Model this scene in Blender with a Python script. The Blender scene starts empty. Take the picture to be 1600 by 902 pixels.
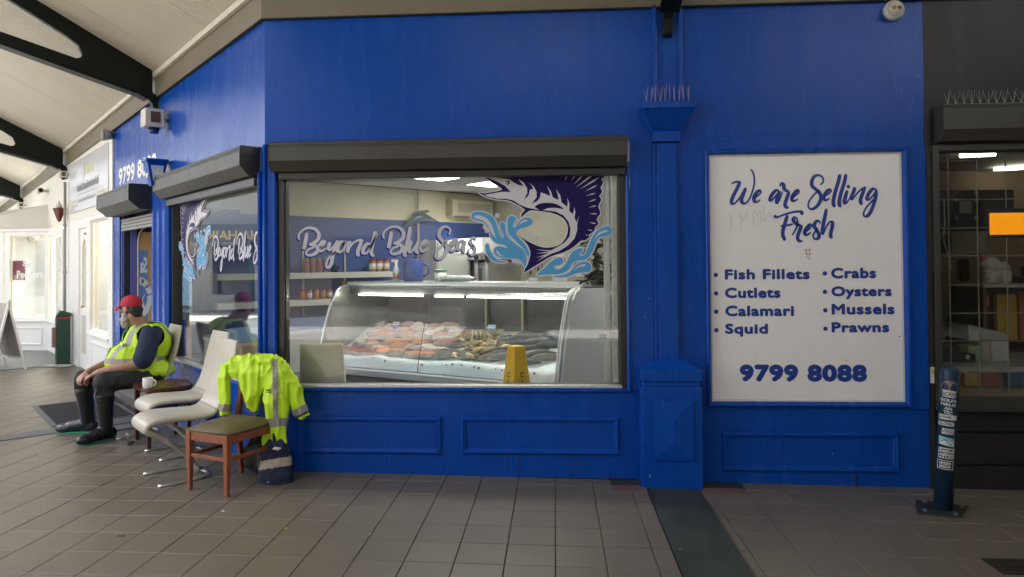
import bpy, bmesh, math, random
import numpy as np
from mathutils import Vector, Matrix, noise as mnoise
from mathutils.geometry import tessellate_polygon
random.seed(7)
S2 = math.sqrt(0.5)
scene = bpy.context.scene
col = scene.collection

# ------------------------------------------------------------------ camera
FPX, PPX, PPY = 1080.0, 800.0, 397.0            # focal length and optical centre in photograph pixels
PITCH, ROLL, YAW = math.radians(.84), math.radians(.45), math.radians(3.5)
CAM = Vector((2.2584, -5.2802, 1.6))
_f = Vector((-math.sin(YAW)*math.cos(PITCH), math.cos(YAW)*math.cos(PITCH), math.sin(PITCH)))
_r = Vector((math.cos(YAW), math.sin(YAW), 0)); _u = _r.cross(_f)
CR = math.cos(ROLL)*_r - math.sin(ROLL)*_u; CU = math.sin(ROLL)*_r + math.cos(ROLL)*_u; CF = _f
cd = bpy.data.cameras.new('camera'); cam = bpy.data.objects.new('camera', cd); col.objects.link(cam)
cd.sensor_width = 36; cd.lens = FPX/1600*36; cd.shift_y = (PPY-451)/1600; cd.clip_end = 800; cd.clip_start = .05
cam.matrix_world = Matrix(((CR.x, CU.x, -CF.x, CAM.x), (CR.y, CU.y, -CF.y, CAM.y), (CR.z, CU.z, -CF.z, CAM.z), (0, 0, 0, 1)))
scene.camera = cam
# ------------------------------------------------------------------ sky, sun, exposure
SUN_EL, SUN_AZ = 64.0, -38.0                      # azimuth clockwise from +Y
world = bpy.data.worlds.new('World'); scene.world = world; world.use_nodes = True
wn = world.node_tree.nodes; wl = world.node_tree.links
sky = wn.new('ShaderNodeTexSky'); sky.sky_type = 'NISHITA'; sky.sun_disc = False
sky.sun_elevation = math.radians(SUN_EL); sky.sun_rotation = math.radians(SUN_AZ)
sky.air_density = 1.0; sky.dust_density = 4.0; sky.ozone_density = 1.0
whs = wn.new('ShaderNodeHueSaturation'); whs.inputs['Saturation'].default_value = .35   # thin cloud: a paler sky all over
bg = wn['Background']; bg.inputs['Strength'].default_value = .15
wl.new(sky.outputs[0], whs.inputs['Color']); wl.new(whs.outputs[0], bg.inputs['Color'])
sd = bpy.data.lights.new('sun', 'SUN'); sd.energy = 4.0; sd.angle = math.radians(.6); sd.color = (1, .96, .9)
sun = bpy.data.objects.new('sun', sd); col.objects.link(sun)
_sd = Vector((math.sin(math.radians(SUN_AZ))*math.cos(math.radians(SUN_EL)), math.cos(math.radians(SUN_AZ))*math.cos(math.radians(SUN_EL)), math.sin(math.radians(SUN_EL))))
sun.rotation_euler = _sd.to_track_quat('Z', 'Y').to_euler(); sun.location = (0, 0, 30)
scene.view_settings.view_transform = 'Standard'; scene.view_settings.look = 'None'
scene.view_settings.exposure = 2.55; scene.view_settings.gamma = 1.0; scene.view_settings.use_curve_mapping = False
cy = scene.cycles
cy.max_bounces = 9; cy.diffuse_bounces = 5; cy.glossy_bounces = 4; cy.transmission_bounces = 6; cy.transparent_max_bounces = 24
cy.caustics_reflective = False; cy.caustics_refractive = False; cy.sample_clamp_indirect = 6.0
cy.use_denoising = True

# ------------------------------------------------------------------ pixel <-> place (to read sizes off the photograph)
def ray(px, py): px, py = float(px), float(py); return (px-PPX)/FPX*CR - (py-PPY)/FPX*CU + CF
def hit(px, py, n, d):
    v = ray(px, py); return CAM + v*((d-CAM.dot(n))/v.dot(n))
def wallp(px, py, y=0.0): return hit(px, py, Vector((0, 1, 0)), y)
NL = Vector((-S2, -S2, 0)); DL = Vector((-S2, S2, 0))
def Q(s, off, z): return DL*s + NL*off + Vector((0, 0, z))     # along the angled side wall, out from it, up
def floorz(x): return -.0155*max(0, x)

FR = Matrix.Identity(4)                                          # front wall: x right, y into the wall
LF = Matrix(((S2, S2, 0, 0), (-S2, S2, 0, 0), (0, 0, 1, 0), (0, 0, 0, 1)))   # side wall: x = -s, y into the wall

# ------------------------------------------------------------------ materials
MATS = {}
def nd(t, ty): return t.nodes.new(ty)
def mat(name, c, rough=.5, metal=0, var=0, vscale=3, bump=0, bscale=60, spec=.5, coat=0, emit=None, es=0, rvar=0, c2=None, stretch=None, trans=0, sss=0, alpha=None):
    """Principled surface; var mottles the colour, bump gives fine relief, rvar varies the gloss."""
    if name in MATS: return MATS[name]
    m = bpy.data.materials.new(name); m.use_nodes = True; t = m.node_tree; b = t.nodes['Principled BSDF']
    b.inputs['Base Color'].default_value = (*c, 1); b.inputs['Roughness'].default_value = rough; b.inputs['Metallic'].default_value = metal
    b.inputs['Specular IOR Level'].default_value = spec; b.inputs['Coat Weight'].default_value = coat; b.inputs['Coat Roughness'].default_value = .12
    b.inputs['Transmission Weight'].default_value = trans
    if sss: b.inputs['Subsurface Weight'].default_value = sss; b.inputs['Subsurface Radius'].default_value = (.02, .01, .006)
    if emit: b.inputs['Emission Color'].default_value = (*emit, 1); b.inputs['Emission Strength'].default_value = es
    if alpha is not None: b.inputs['Alpha'].default_value = alpha
    if var or bump or rvar:
        g = nd(t, 'ShaderNodeNewGeometry'); mp = nd(t, 'ShaderNodeMapping'); t.links.new(g.outputs['Position'], mp.inputs['Vector'])
        if stretch: mp.inputs['Scale'].default_value = stretch
        if var or rvar:
            n = nd(t, 'ShaderNodeTexNoise'); n.inputs['Scale'].default_value = vscale; n.inputs['Detail'].default_value = 6; n.inputs['Roughness'].default_value = .62
            t.links.new(mp.outputs[0], n.inputs['Vector'])
            if var:
                r = nd(t, 'ShaderNodeValToRGB'); r.color_ramp.elements[0].position = .3; r.color_ramp.elements[1].position = .7
                a = c2 if c2 else tuple(max(0, x*(1-var)) for x in c); k = c if c2 else tuple(min(1, x*(1+var)) for x in c)
                r.color_ramp.elements[0].color = (*a, 1); r.color_ramp.elements[1].color = (*k, 1)
                t.links.new(n.outputs['Fac'], r.inputs['Fac']); t.links.new(r.outputs['Color'], b.inputs['Base Color'])
            if rvar:
                mr = nd(t, 'ShaderNodeMapRange'); mr.inputs['To Min'].default_value = max(.02, rough-rvar); mr.inputs['To Max'].default_value = min(1, rough+rvar)
                mr.inputs['From Min'].default_value = .3; mr.inputs['From Max'].default_value = .7
                t.links.new(n.outputs['Fac'], mr.inputs['Value']); t.links.new(mr.outputs[0], b.inputs['Roughness'])
        if bump:
            n2 = nd(t, 'ShaderNodeTexNoise'); n2.inputs['Scale'].default_value = bscale; n2.inputs['Detail'].default_value = 4
            t.links.new(mp.outputs[0], n2.inputs['Vector'])
            bp = nd(t, 'ShaderNodeBump'); bp.inputs['Strength'].default_value = bump; bp.inputs['Distance'].default_value = .01
            t.links.new(n2.outputs['Fac'], bp.inputs['Height']); t.links.new(bp.outputs[0], b.inputs['Normal'])
    MATS[name] = m; return m
def glass(name, tint=(.96, .98, .97), ior=1.5, rough=.0):
    m = bpy.data.materials.new(name); m.use_nodes = True; t = m.node_tree; t.nodes.clear()
    o = nd(t, 'ShaderNodeOutputMaterial'); mx = nd(t, 'ShaderNodeMixShader'); tr = nd(t, 'ShaderNodeBsdfTransparent'); gl = nd(t, 'ShaderNodeBsdfGlossy'); fr = nd(t, 'ShaderNodeFresnel')
    tr.inputs[0].default_value = (*tint, 1); gl.inputs['Roughness'].default_value = rough; fr.inputs['IOR'].default_value = ior
    # always the outer-surface Fresnel, so a ray leaving the pane is not trapped
    ge = nd(t, 'ShaderNodeNewGeometry'); vm = nd(t, 'ShaderNodeVectorMath'); vm.operation = 'SCALE'
    ma = nd(t, 'ShaderNodeMath'); ma.operation = 'MULTIPLY_ADD'; ma.inputs[1].default_value = -2; ma.inputs[2].default_value = 1
    t.links.new(ge.outputs['Backfacing'], ma.inputs[0]); 
    rl = nd(t, 'ShaderNodeMath'); rl.operation = 'MULTIPLY_ADD'; rl.inputs[1].default_value = 1/ior-ior; rl.inputs[2].default_value = ior
    t.links.new(ge.outputs['Backfacing'], rl.inputs[0]); 
    inv = nd(t, 'ShaderNodeMath'); inv.operation = 'MAXIMUM'; inv.inputs[1].default_value = 0
    t.links.new(rl.outputs[0], fr.inputs['IOR'])
    t.links.new(fr.outputs[0], mx.inputs[0]); t.links.new(tr.outputs[0], mx.inputs[1]); t.links.new(gl.outputs[0], mx.inputs[2]); t.links.new(mx.outputs[0], o.inputs['Surface'])
    t.nodes.remove(vm); t.nodes.remove(ma); t.nodes.remove(inv)
    MATS[name] = m; return m
def emis(name, c, s):
    m = bpy.data.materials.new(name); m.use_nodes = True; t = m.node_tree; t.nodes.clear()
    o = nd(t, 'ShaderNodeOutputMaterial'); e = nd(t, 'ShaderNodeEmission'); e.inputs[0].default_value = (*c, 1); e.inputs[1].default_value = s
    t.links.new(e.outputs[0], o.inputs['Surface']); MATS[name] = m; return m

def painted(name, c, rough, wear=.012, dark=None, chips=(.55, .5, .45)):
    """gloss paint: roller texture, streaky gloss, a few chips and grey scuffs with a shape of their own"""
    m = mat(name, c, rough, var=.05, vscale=6, bump=.05, bscale=25, rvar=.05, spec=.27, stretch=(1, 1, .16))
    t = m.node_tree; b = t.nodes['Principled BSDF']; src = b.inputs['Base Color'].links[0].from_socket
    g = nd(t, 'ShaderNodeNewGeometry'); v = nd(t, 'ShaderNodeTexNoise'); v.inputs['Scale'].default_value = 19; v.inputs['Detail'].default_value = 3; v.inputs['Roughness'].default_value = .75
    t.links.new(g.outputs['Position'], v.inputs['Vector'])
    r = nd(t, 'ShaderNodeValToRGB'); r.color_ramp.elements[0].position = .765; r.color_ramp.elements[1].position = .775
    t.links.new(v.outputs['Fac'], r.inputs['Fac'])
    mx = nd(t, 'ShaderNodeMix'); mx.data_type = 'RGBA'; mx.inputs['B'].default_value = (*chips, 1)
    t.links.new(r.outputs['Color'], mx.inputs['Factor']); t.links.new(src, mx.inputs['A']); t.links.new(mx.outputs['Result'], b.inputs['Base Color'])
    # big slow waves in the sheeting
    n = nd(t, 'ShaderNodeTexNoise'); n.inputs['Scale'].default_value = 1.3; n.inputs['Detail'].default_value = 1; t.links.new(g.outputs['Position'], n.inputs['Vector'])
    old = b.inputs['Normal'].links[0].from_socket
    bp = nd(t, 'ShaderNodeBump'); bp.inputs['Strength'].default_value = .12; bp.inputs['Distance'].default_value = .05
    t.links.new(n.outputs['Fac'], bp.inputs['Height']); t.links.new(old, bp.inputs['Normal']); t.links.new(bp.outputs[0], b.inputs['Normal'])
    return m

BLUE = painted('blue_paint', (.002, .062, .36), .26)
DARK = painted('dark_paint', (.03, .029, .027), .42, chips=(.12, .12, .11))
CHAR = mat('shutter_charcoal', (.043, .040, .033), .42, var=.08, vscale=8, bump=.03, bscale=90, rvar=.06)
CHARF = mat('frame_charcoal', (.040, .038, .034), .38, metal=.3, var=.06, vscale=5)
ALU = mat('worn_aluminium', (.62, .61, .58), .38, metal=.55, var=.14, vscale=22, bump=.05, bscale=120)
GLASS = glass('window_glass'); CASEGL = glass('case_glass', (.985, .99, .985), 1.18)
BEIGE = mat('beige_band', (.17, .145, .098), .55, var=.06, vscale=2, bump=.04)
CEIL = mat('ceiling_sheet', (.52, .49, .40), .5, var=.05, vscale=2.2)
MOULD = mat('cream_moulding', (.60, .58, .50), .5, var=.05, vscale=10)
BLACK = mat('black_steel', (.006, .009, .007), .42, var=.2, vscale=9, bump=.05, bscale=40, spec=.25)
WHITE = mat('white_paint', (.86, .85, .81), .4, var=.04, vscale=4, bump=.03)
CREAM = mat('cream_wall', (.76, .73, .63), .55, var=.05, vscale=1.5, bump=.05, bscale=50)
NAVY = mat('navy_vinyl', (.010, .004, .075), .4, spec=.2); SKYB = mat('sky_blue_vinyl', (.09, .34, .60), .4, spec=.25); WVIN = mat('white_vinyl', (.62, .59, .62), .5, spec=.25)
SHADW = mat('shadow_vinyl', (.012, .008, .22), .4, spec=.2); SILV = mat('silver_vinyl', (.52, .52, .56), .45, spec=.3)

# ------------------------------------------------------------------ mesh building
class MB:
    def __init__(s, T=None): s.v = []; s.f = []; s.m = []; s.T = T or Matrix.Identity(4); s.mi = 0; s.smooth = []; s.sm = False
    def add(s, vs, fs):
        o = len(s.v); s.v += [tuple(s.T @ Vector(p)) for p in vs]
        for f in fs: s.f.append(tuple(i+o for i in f)); s.m.append(s.mi); s.smooth.append(s.sm)
        return s
    def box(s, x0, x1, y0, y1, z0, z1):
        return s.add([(x0,y0,z0),(x1,y0,z0),(x1,y1,z0),(x0,y1,z0),(x0,y0,z1),(x1,y0,z1),(x1,y1,z1),(x0,y1,z1)],
              [(0,3,2,1),(4,5,6,7),(0,1,5,4),(1,2,6,5),(2,3,7,6),(3,0,4,7)])
    def hexa(s, lo, hi):                                   # two quads, bottom and top (ccw seen from above)
        return s.add(list(lo)+list(hi), [(3,2,1,0),(4,5,6,7),(0,1,5,4),(1,2,6,5),(2,3,7,6),(3,0,4,7)])
    def prism(s, poly, a, b, axis='x'):                    # poly in the other two axes
        def P(p, t): return (t, p[0], p[1]) if axis == 'x' else (p[0], t, p[1]) if axis == 'y' else (p[0], p[1], t)
        n = len(poly); vs = [P(p, a) for p in poly]+[P(p, b) for p in poly]
        tri = tessellate_polygon([[Vector((p[0], p[1], 0)) for p in poly]])
        fs = [tuple(t) for t in tri]+[tuple(i+n for i in reversed(t)) for t in tri]+[(i, (i+1) % n, (i+1) % n+n, i+n) for i in range(n)]
        return s.add(vs, fs)
    def cyl(s, p0, p1, r0, r1=None, n=12, cap=True):
        r1 = r0 if r1 is None else r1; p0 = Vector(p0); p1 = Vector(p1); d = (p1-p0).normalized()
        a = d.orthogonal().normalized(); b = d.cross(a); vs = []
        for p, r in ((p0, r0), (p1, r1)):
            for i in range(n):
                t = 2*math.pi*i/n; vs.append(p+a*(r*math.cos(t))+b*(r*math.sin(t)))
        fs = [(i, (i+1) % n, (i+1) % n+n, i+n) for i in range(n)]
        if cap: fs += [tuple(range(n-1, -1, -1)), tuple(range(n, 2*n))]
        return s.add(vs, fs)
    def tube(s, pts, rad, n=10, cap=True, flat=None):      # rad: number, list, or list of (rx, ry)
        pts = [Vector(p) for p in pts]; k = len(pts); vs = []
        rad = rad if isinstance(rad, (list, tuple)) else [rad]*k
        prev = None
        for i, p in enumerate(pts):
            d = (pts[min(i+1, k-1)]-pts[max(i-1, 0)]).normalized()
            if prev is None:
                a = Vector(flat) if flat else (Vector((0, 0, 1)) if abs(d.z) < .9 else Vector((1, 0, 0)))
            else: a = prev
            a = (a-d*a.dot(d)).normalized(); b = d.cross(a); prev = a
            rx, ry = rad[i] if isinstance(rad[i], (list, tuple)) else (rad[i], rad[i])
            for j in range(n):
                t = 2*math.pi*j/n; vs.append(p+a*(rx*math.cos(t))+b*(ry*math.sin(t)))
        fs = [(i*n+j, i*n+(j+1) % n, (i+1)*n+(j+1) % n, (i+1)*n+j) for i in range(k-1) for j in range(n)]
        if cap: fs += [tuple(range(n-1, -1, -1)), tuple(range((k-1)*n, k*n))]
        return s.add(vs, fs)
    def lathe(s, prof, c=(0, 0, 0), n=20):                 # prof: (r, z)
        vs = []; k = len(prof)
        for r, z in prof:
            for j in range(n):
                t = 2*math.pi*j/n; vs.append((c[0]+r*math.cos(t), c[1]+r*math.sin(t), c[2]+z))
        fs = [(i*n+j, i*n+(j+1) % n, (i+1)*n+(j+1) % n, (i+1)*n+j) for i in range(k-1) for j in range(n)]
        fs += [tuple(range(n-1, -1, -1)), tuple(range((k-1)*n, k*n))]
        return s.add(vs, fs)
    def ball(s, c, r, n=12, k=8, R=None):
        r = r if isinstance(r, (tuple, list)) else (r, r, r); vs = []; fs = []
        for i in range(k+1):
            ph = math.pi*i/k
            for j in range(n):
                t = 2*math.pi*j/n; p = Vector((r[0]*math.sin(ph)*math.cos(t), r[1]*math.sin(ph)*math.sin(t), -r[2]*math.cos(ph)))
                if R is not None: p = R @ p
                vs.append(p+Vector(c))
        for i in range(k):
            for j in range(n):
                a, b2, c2, d = i*n+j, i*n+(j+1) % n, (i+1)*n+(j+1) % n, (i+1)*n+j
                fs.append((a, b2, c2, d) if 0 < i < k-1 else ((i*n, c2, d) if i == 0 else (a, b2, (i+1)*n)))
        return s.add(vs, fs)
    def grid(s, fn, nu, nv):                                # fn(u, v) -> point
        vs = [fn(i/nu, j/nv) for j in range(nv+1) for i in range(nu+1)]
        return s.add(vs, [(j*(nu+1)+i, j*(nu+1)+i+1, (j+1)*(nu+1)+i+1, (j+1)*(nu+1)+i) for j in range(nv) for i in range(nu)])
    def frame(s, x0, x1, z0, z1, prof):                     # prof: list of (inset from the outer edge, y) swept round a rectangle
        vs = []; k = len(prof)
        for i, y in prof: vs += [(x0+i, y, z0+i), (x1-i, y, z0+i), (x1-i, y, z1-i), (x0+i, y, z1-i)]
        return s.add(vs, [(a*4+j, a*4+(j+1) % 4, ((a+1) % k)*4+(j+1) % 4, ((a+1) % k)*4+j) for a in range(k) for j in range(4)])
    def build(s, name, m, parent=None, smooth=False, bevel=0, origin=None, seg=2, solid=0, sub=0, recalc=True):
        me = bpy.data.meshes.new(name)
        o3 = Vector(origin) if origin is not None else Vector((0, 0, 0))
        base = WPOS.get(parent.name, Vector((0, 0, 0))) if parent else Vector((0, 0, 0))
        if origin is None and parent is not None: o3 = base.copy()
        me.from_pydata([tuple(Vector(p)-o3) for p in s.v], [], s.f)
        for mm in (m if isinstance(m, (list, tuple)) else [m]): me.materials.append(mm)
        if any(s.m): me.polygons.foreach_set('material_index', s.m)
        me.polygons.foreach_set('use_smooth', [bool(smooth or x) for x in s.smooth])
        if recalc:
            bm = bmesh.new(); bm.from_mesh(me); bmesh.ops.recalc_face_normals(bm, faces=bm.faces); bm.to_mesh(me); bm.free()
        me.update()
        o = bpy.data.objects.new(name, me); col.objects.link(o)
        if solid: q = o.modifiers.new('solid', 'SOLIDIFY'); q.thickness = solid; q.offset = 0
        if bevel:
            q = o.modifiers.new('bevel', 'BEVEL'); q.width = bevel; q.segments = seg; q.limit_method = 'ANGLE'; q.angle_limit = math.radians(40)
        if sub: q = o.modifiers.new('sub', 'SUBSURF'); q.levels = sub; q.render_levels = sub
        o.parent = parent; o.location = o3-base if parent else o3; WPOS[o.name] = o3
        return o
WPOS = {}
def tag(o, label=None, cat=None, group=None, kind=None):
    if label: o['label'] = label
    if cat: o['category'] = cat
    if group: o['group'] = group
    if kind: o['kind'] = kind
    return o
def thing(name, label, cat, loc=(0, 0, 0), group=None):
    o = bpy.data.objects.new(name, None); col.objects.link(o); o.location = loc; o.empty_display_size = .1
    WPOS[o.name] = Vector(loc); return tag(o, label, cat, group)
def struct(o): o['kind'] = 'structure'; return o

def text_mesh(body, bold=0.0, spacing=1.0):
    cu = bpy.data.curves.new('t', 'FONT'); cu.body = body; cu.offset = bold; cu.space_character = spacing; cu.resolution_u = 3
    o = bpy.data.objects.new('t', cu); col.objects.link(o); dg = bpy.context.evaluated_depsgraph_get(); dg.update()
    me = bpy.data.meshes.new_from_object(o.evaluated_get(dg)); col.objects.unlink(o); bpy.data.objects.remove(o)
    P = np.zeros(len(me.vertices)*3); me.vertices.foreach_get('co', P); P = P.reshape(-1, 3)
    F = [tuple(p.vertices) for p in me.polygons]; bpy.data.meshes.remove(me); return P, F
def text(name, body, x0, x1, z0, z1, y, T, m, parent, bold=.0, spacing=1.0, shear=0, fat=0):
    """flat lettering fitted into a rectangle of the plane y (frame T), one object for each word"""
    P, F = text_mesh(body, bold, spacing); lo, hi = P.min(0), P.max(0); out = None; pre = ''
    for wd in body.split(' '):
        if wd != body:
            P, F = text_mesh(wd, bold, spacing); q = text_mesh(pre+wd, bold, spacing)[0]; P = P.copy(); P[:, 0] += q[:, 0].max()-P[:, 0].max(); pre += wd+' '
        mb = MB(T); w = (P[:, 0]-lo[0])/(hi[0]-lo[0]); h = (P[:, 1]-lo[1])/(hi[1]-lo[1])
        for k, (dx, dz) in enumerate(((0, 0), (1, 0), (-1, 0), (0, 1), (0, -1), (.7, .7), (-.7, .7), (.7, -.7), (-.7, -.7)) if fat else ((0, 0),)):
            mb.add([(x0+fat+u*(x1-x0-2*fat)+shear*t*(z1-z0)+dx*fat, y-k*.00015, z0+fat+t*(z1-z0-2*fat)+dz*fat) for u, t in zip(w, h)], F)
        out = mb.build(name, m, parent, recalc=False)
    return out
def cr(pts, n=8, closed=False):                             # Catmull-Rom through the points
    out = []; k = len(pts); P = [np.array(p, float) for p in pts]
    for i in range(k if closed else k-1):
        p0, p1, p2, p3 = (P[(i-1) % k], P[i], P[(i+1) % k], P[(i+2) % k]) if closed else (P[max(i-1, 0)], P[i], P[i+1], P[min(i+2, k-1)])
        for j in range(n):
            t = j/n; out.append(.5*((2*p1)+(-p0+p2)*t+(2*p0-5*p1+4*p2-p3)*t*t+(-p0+3*p1-3*p2+p3)*t**3))
    if not closed: out.append(P[-1])
    return out
def brush(pts, thick, thin, n=7):
    """outline of a brush stroke: down strokes thick, up strokes thin (y grows downwards)"""
    p = cr(pts, n); k = len(p); w = []
    for i in range(k):
        d = p[min(i+1, k-1)]-p[max(i-1, 0)]; L = math.hypot(*d) or 1
        dn = d[1]/L; w.append(thin+(thick-thin)*min(1, max(0, .35+.65*dn)))
    for _ in range(4): w = [(w[max(i-1, 0)]+2*w[i]+w[min(i+1, k-1)])/4 for i in range(k)]
    e = 4
    for i in range(k):
        q = min(i, k-1-i)
        if q < e: w[i] *= .35+.65*math.sqrt((q+.3)/e)
    L, R = [], []
    for i in range(k):
        d = p[min(i+1, k-1)]-p[max(i-1, 0)]; d = d/(math.hypot(*d) or 1); nn = np.array((-d[1], d[0]))
        L.append(p[i]+nn*w[i]/2); R.append(p[i]-nn*w[i]/2)
    return L, R
# ================================================================== GROUND
TS, TX0, TY0 = .2755, .598, -.43
def tile_material():
    m = mat('floor_tile', (.152, .129, .098), .42, bump=.06, bscale=35, rvar=.03, vscale=5, var=.05)
    t = m.node_tree; b = t.nodes['Principled BSDF']; src = b.inputs['Base Color'].links[0].from_socket
    g = nd(t, 'ShaderNodeNewGeometry'); ad = nd(t, 'ShaderNodeVectorMath'); ad.operation = 'SUBTRACT'; ad.inputs[1].default_value = (TX0-100*TS, TY0-100*TS, 0)
    t.links.new(g.outputs['Position'], ad.inputs[0])
    sn = nd(t, 'ShaderNodeVectorMath'); sn.operation = 'SNAP'; sn.inputs[1].default_value = (TS, TS, 50); t.links.new(ad.outputs[0], sn.inputs[0])
    wn_ = nd(t, 'ShaderNodeTexWhiteNoise'); wn_.noise_dimensions = '3D'; t.links.new(sn.outputs[0], wn_.inputs['Vector'])
    r = nd(t, 'ShaderNodeValToRGB'); e = r.color_ramp.elements; e[0].color = (.95, .95, .955, 1); e[1].color = (1.05, 1.045, 1.035, 1)
    t.links.new(wn_.outputs['Value'], r.inputs['Fac'])
    mx = nd(t, 'ShaderNodeMix'); mx.data_type = 'RGBA'; mx.blend_type = 'MULTIPLY'; mx.inputs['Factor'].default_value = 1
    t.links.new(src, mx.inputs['A']); t.links.new(r.outputs['Color'], mx.inputs['B'])
    # trodden-in grime: soft blotches and thin smears
    n = nd(t, 'ShaderNodeTexNoise'); n.inputs['Scale'].default_value = 1.1; n.inputs['Detail'].default_value = 7; n.inputs['Roughness'].default_value = .7; t.links.new(g.outputs['Position'], n.inputs['Vector'])
    r2 = nd(t, 'ShaderNodeValToRGB'); r2.color_ramp.elements[0].position = .35; r2.color_ramp.elements[0].color = (.90, .895, .885, 1); r2.color_ramp.elements[1].position = .62; r2.color_ramp.elements[1].color = (1.04, 1.035, 1.02, 1)
    t.links.new(n.outputs['Fac'], r2.inputs['Fac'])
    mx2 = nd(t, 'ShaderNodeMix'); mx2.data_type = 'RGBA'; mx2.blend_type = 'MULTIPLY'; mx2.inputs['Factor'].default_value = 1
    t.links.new(mx.outputs['Result'], mx2.inputs['A']); t.links.new(r2.outputs['Color'], mx2.inputs['B'])
    # spots of old chewing gum and droppings
    v = nd(t, 'ShaderNodeTexVoronoi'); v.inputs['Scale'].default_value = 2.6; t.links.new(g.outputs['Position'], v.inputs['Vector'])
    cm = nd(t, 'ShaderNodeMath'); cm.operation = 'LESS_THAN'; cm.inputs[1].default_value = .035; t.links.new(v.outputs['Distance'], cm.inputs[0])
    mx3 = nd(t, 'ShaderNodeMix'); mx3.data_type = 'RGBA'; mx3.inputs['B'].default_value = (.085, .08, .072, 1)
    mu = nd(t, 'ShaderNodeMath'); mu.operation = 'MULTIPLY'; mu.inputs[1].default_value = .55; t.links.new(cm.outputs[0], mu.inputs[0])
    t.links.new(mu.outputs[0], mx3.inputs['Factor']); t.links.new(mx2.outputs['Result'], mx3.inputs['A']); t.links.new(mx3.outputs['Result'], b.inputs['Base Color'])
    return m
TILE = tile_material()
GROUT = mat('dark_grout', (.035, .032, .028), .9, var=.2, vscale=20)
GREEN = mat('green_stone', (.034, .042, .034), .55, var=.25, vscale=7, bump=.05, rvar=.1)
PINK = mat('pink_tile', (.16, .085, .075), .5, var=.15, vscale=9, bump=.05)
ASPH = mat('asphalt', (.06, .06, .062), .9, var=.15, vscale=4, bump=.3, bscale=90)
CONC = mat('concrete_paving', (.44, .43, .41), .8, var=.10, vscale=3, bump=.1)

g = MB(); g.add([(-150, -150, -.14), (150, -150, -.14), (150, 150, -.14), (-150, 150, -.14)], [(0, 1, 2, 3)])
struct(g.build('ground', CONC))
g = MB()
xs = [-14, -9, 0, 4, 9, 12]
for a, b in zip(xs, xs[1:]):
    za, zb = floorz(a)-.006, floorz(b)-.006
    g.hexa([(a, -9, -.13), (b, -9, -.13), (b, 9, -.13), (a, 9, -.13)], [(a, -9, za), (b, -9, zb), (b, 9, zb), (a, 9, za)])
pav = struct(g.build('pavement', GROUT))
# tiles: each one an object near the camera, the rest in one sheet of separate slabs
def proj(p):
    d = Vector(p)-CAM; z = d.dot(CF)
    return (PPX+FPX*d.dot(CR)/z, PPY-FPX*d.dot(CU)/z, z)
tiles = []
for i in range(-54, 42):
    for j in range(-32, 36):
        x, y = TX0+(i+.5)*TS, TY0+(j+.5)*TS
        if y > .16 and x+y > .25: continue
        if 2.915 < x+TS/2 and x-TS/2 < 3.295 and y < .1:                  # beside the green strip: cut tiles
            if x-TS/2 < 2.915-.03: tiles.append((x-TS/2, 2.912, y-TS/2, y+TS/2))
            if x+TS/2 > 3.295+.03: tiles.append((3.300, x+TS/2, y-TS/2, y+TS/2))
            continue
        tiles.append((x-TS/2, x+TS/2, y-TS/2, y+TS/2))
rank = []
for k, (x0, x1, y0, y1) in enumerate(tiles):
    cs = [proj((x, y, floorz(x))) for x, y in ((x0, y0), (x1, y0), (x1, y1), (x0, y1))]
    a = 0
    if min(c[2] for c in cs) > .5:
        cx, cyy = sum(c[0] for c in cs)/4, sum(c[1] for c in cs)/4
        if -60 < cx < 1660 and cyy < 960 and not (y0 > -.02 and x0+y0 > -.02):
            a = abs(sum(cs[q][0]*cs[(q+1) % 4][1]-cs[(q+1) % 4][0]*cs[q][1] for q in range(4)))/2
    rank.append((a, k))
rank.sort(reverse=True); near = {k for a, k in rank[:298] if a > 100}
def tile_bm(mb, x0, x1, y0, y1, cx=0, cyy=0, cz=0, jit=0):
    G, B = .0020, .003; h = .007
    s0 = floorz(x0)+jit; s1 = floorz(x1)+jit
    lo = [(x0+G, y0+G, s0-.02), (x1-G, y0+G, s1-.02), (x1-G, y1-G, s1-.02), (x0+G, y1-G, s0-.02)]
    mi = [(p[0], p[1], p[2]+.02+h-.003) for p in lo]
    hi = [(x0+G+B, y0+G+B, s0+h), (x1-G-B, y0+G+B, s1+h), (x1-G-B, y1-G-B, s1+h), (x0+G+B, y1-G-B, s0+h)]
    vs = [(p[0]-cx, p[1]-cyy, p[2]-cz) for p in lo+mi+hi]
    mb.add(vs, [(8, 9, 10, 11)]+[(q, (q+1) % 4, (q+1) % 4+4, q+4) for q in range(4)]+[(q+4, (q+1) % 4+4, (q+1) % 4+8, q+8) for q in range(4)])
rest = MB(); shared = {}
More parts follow.
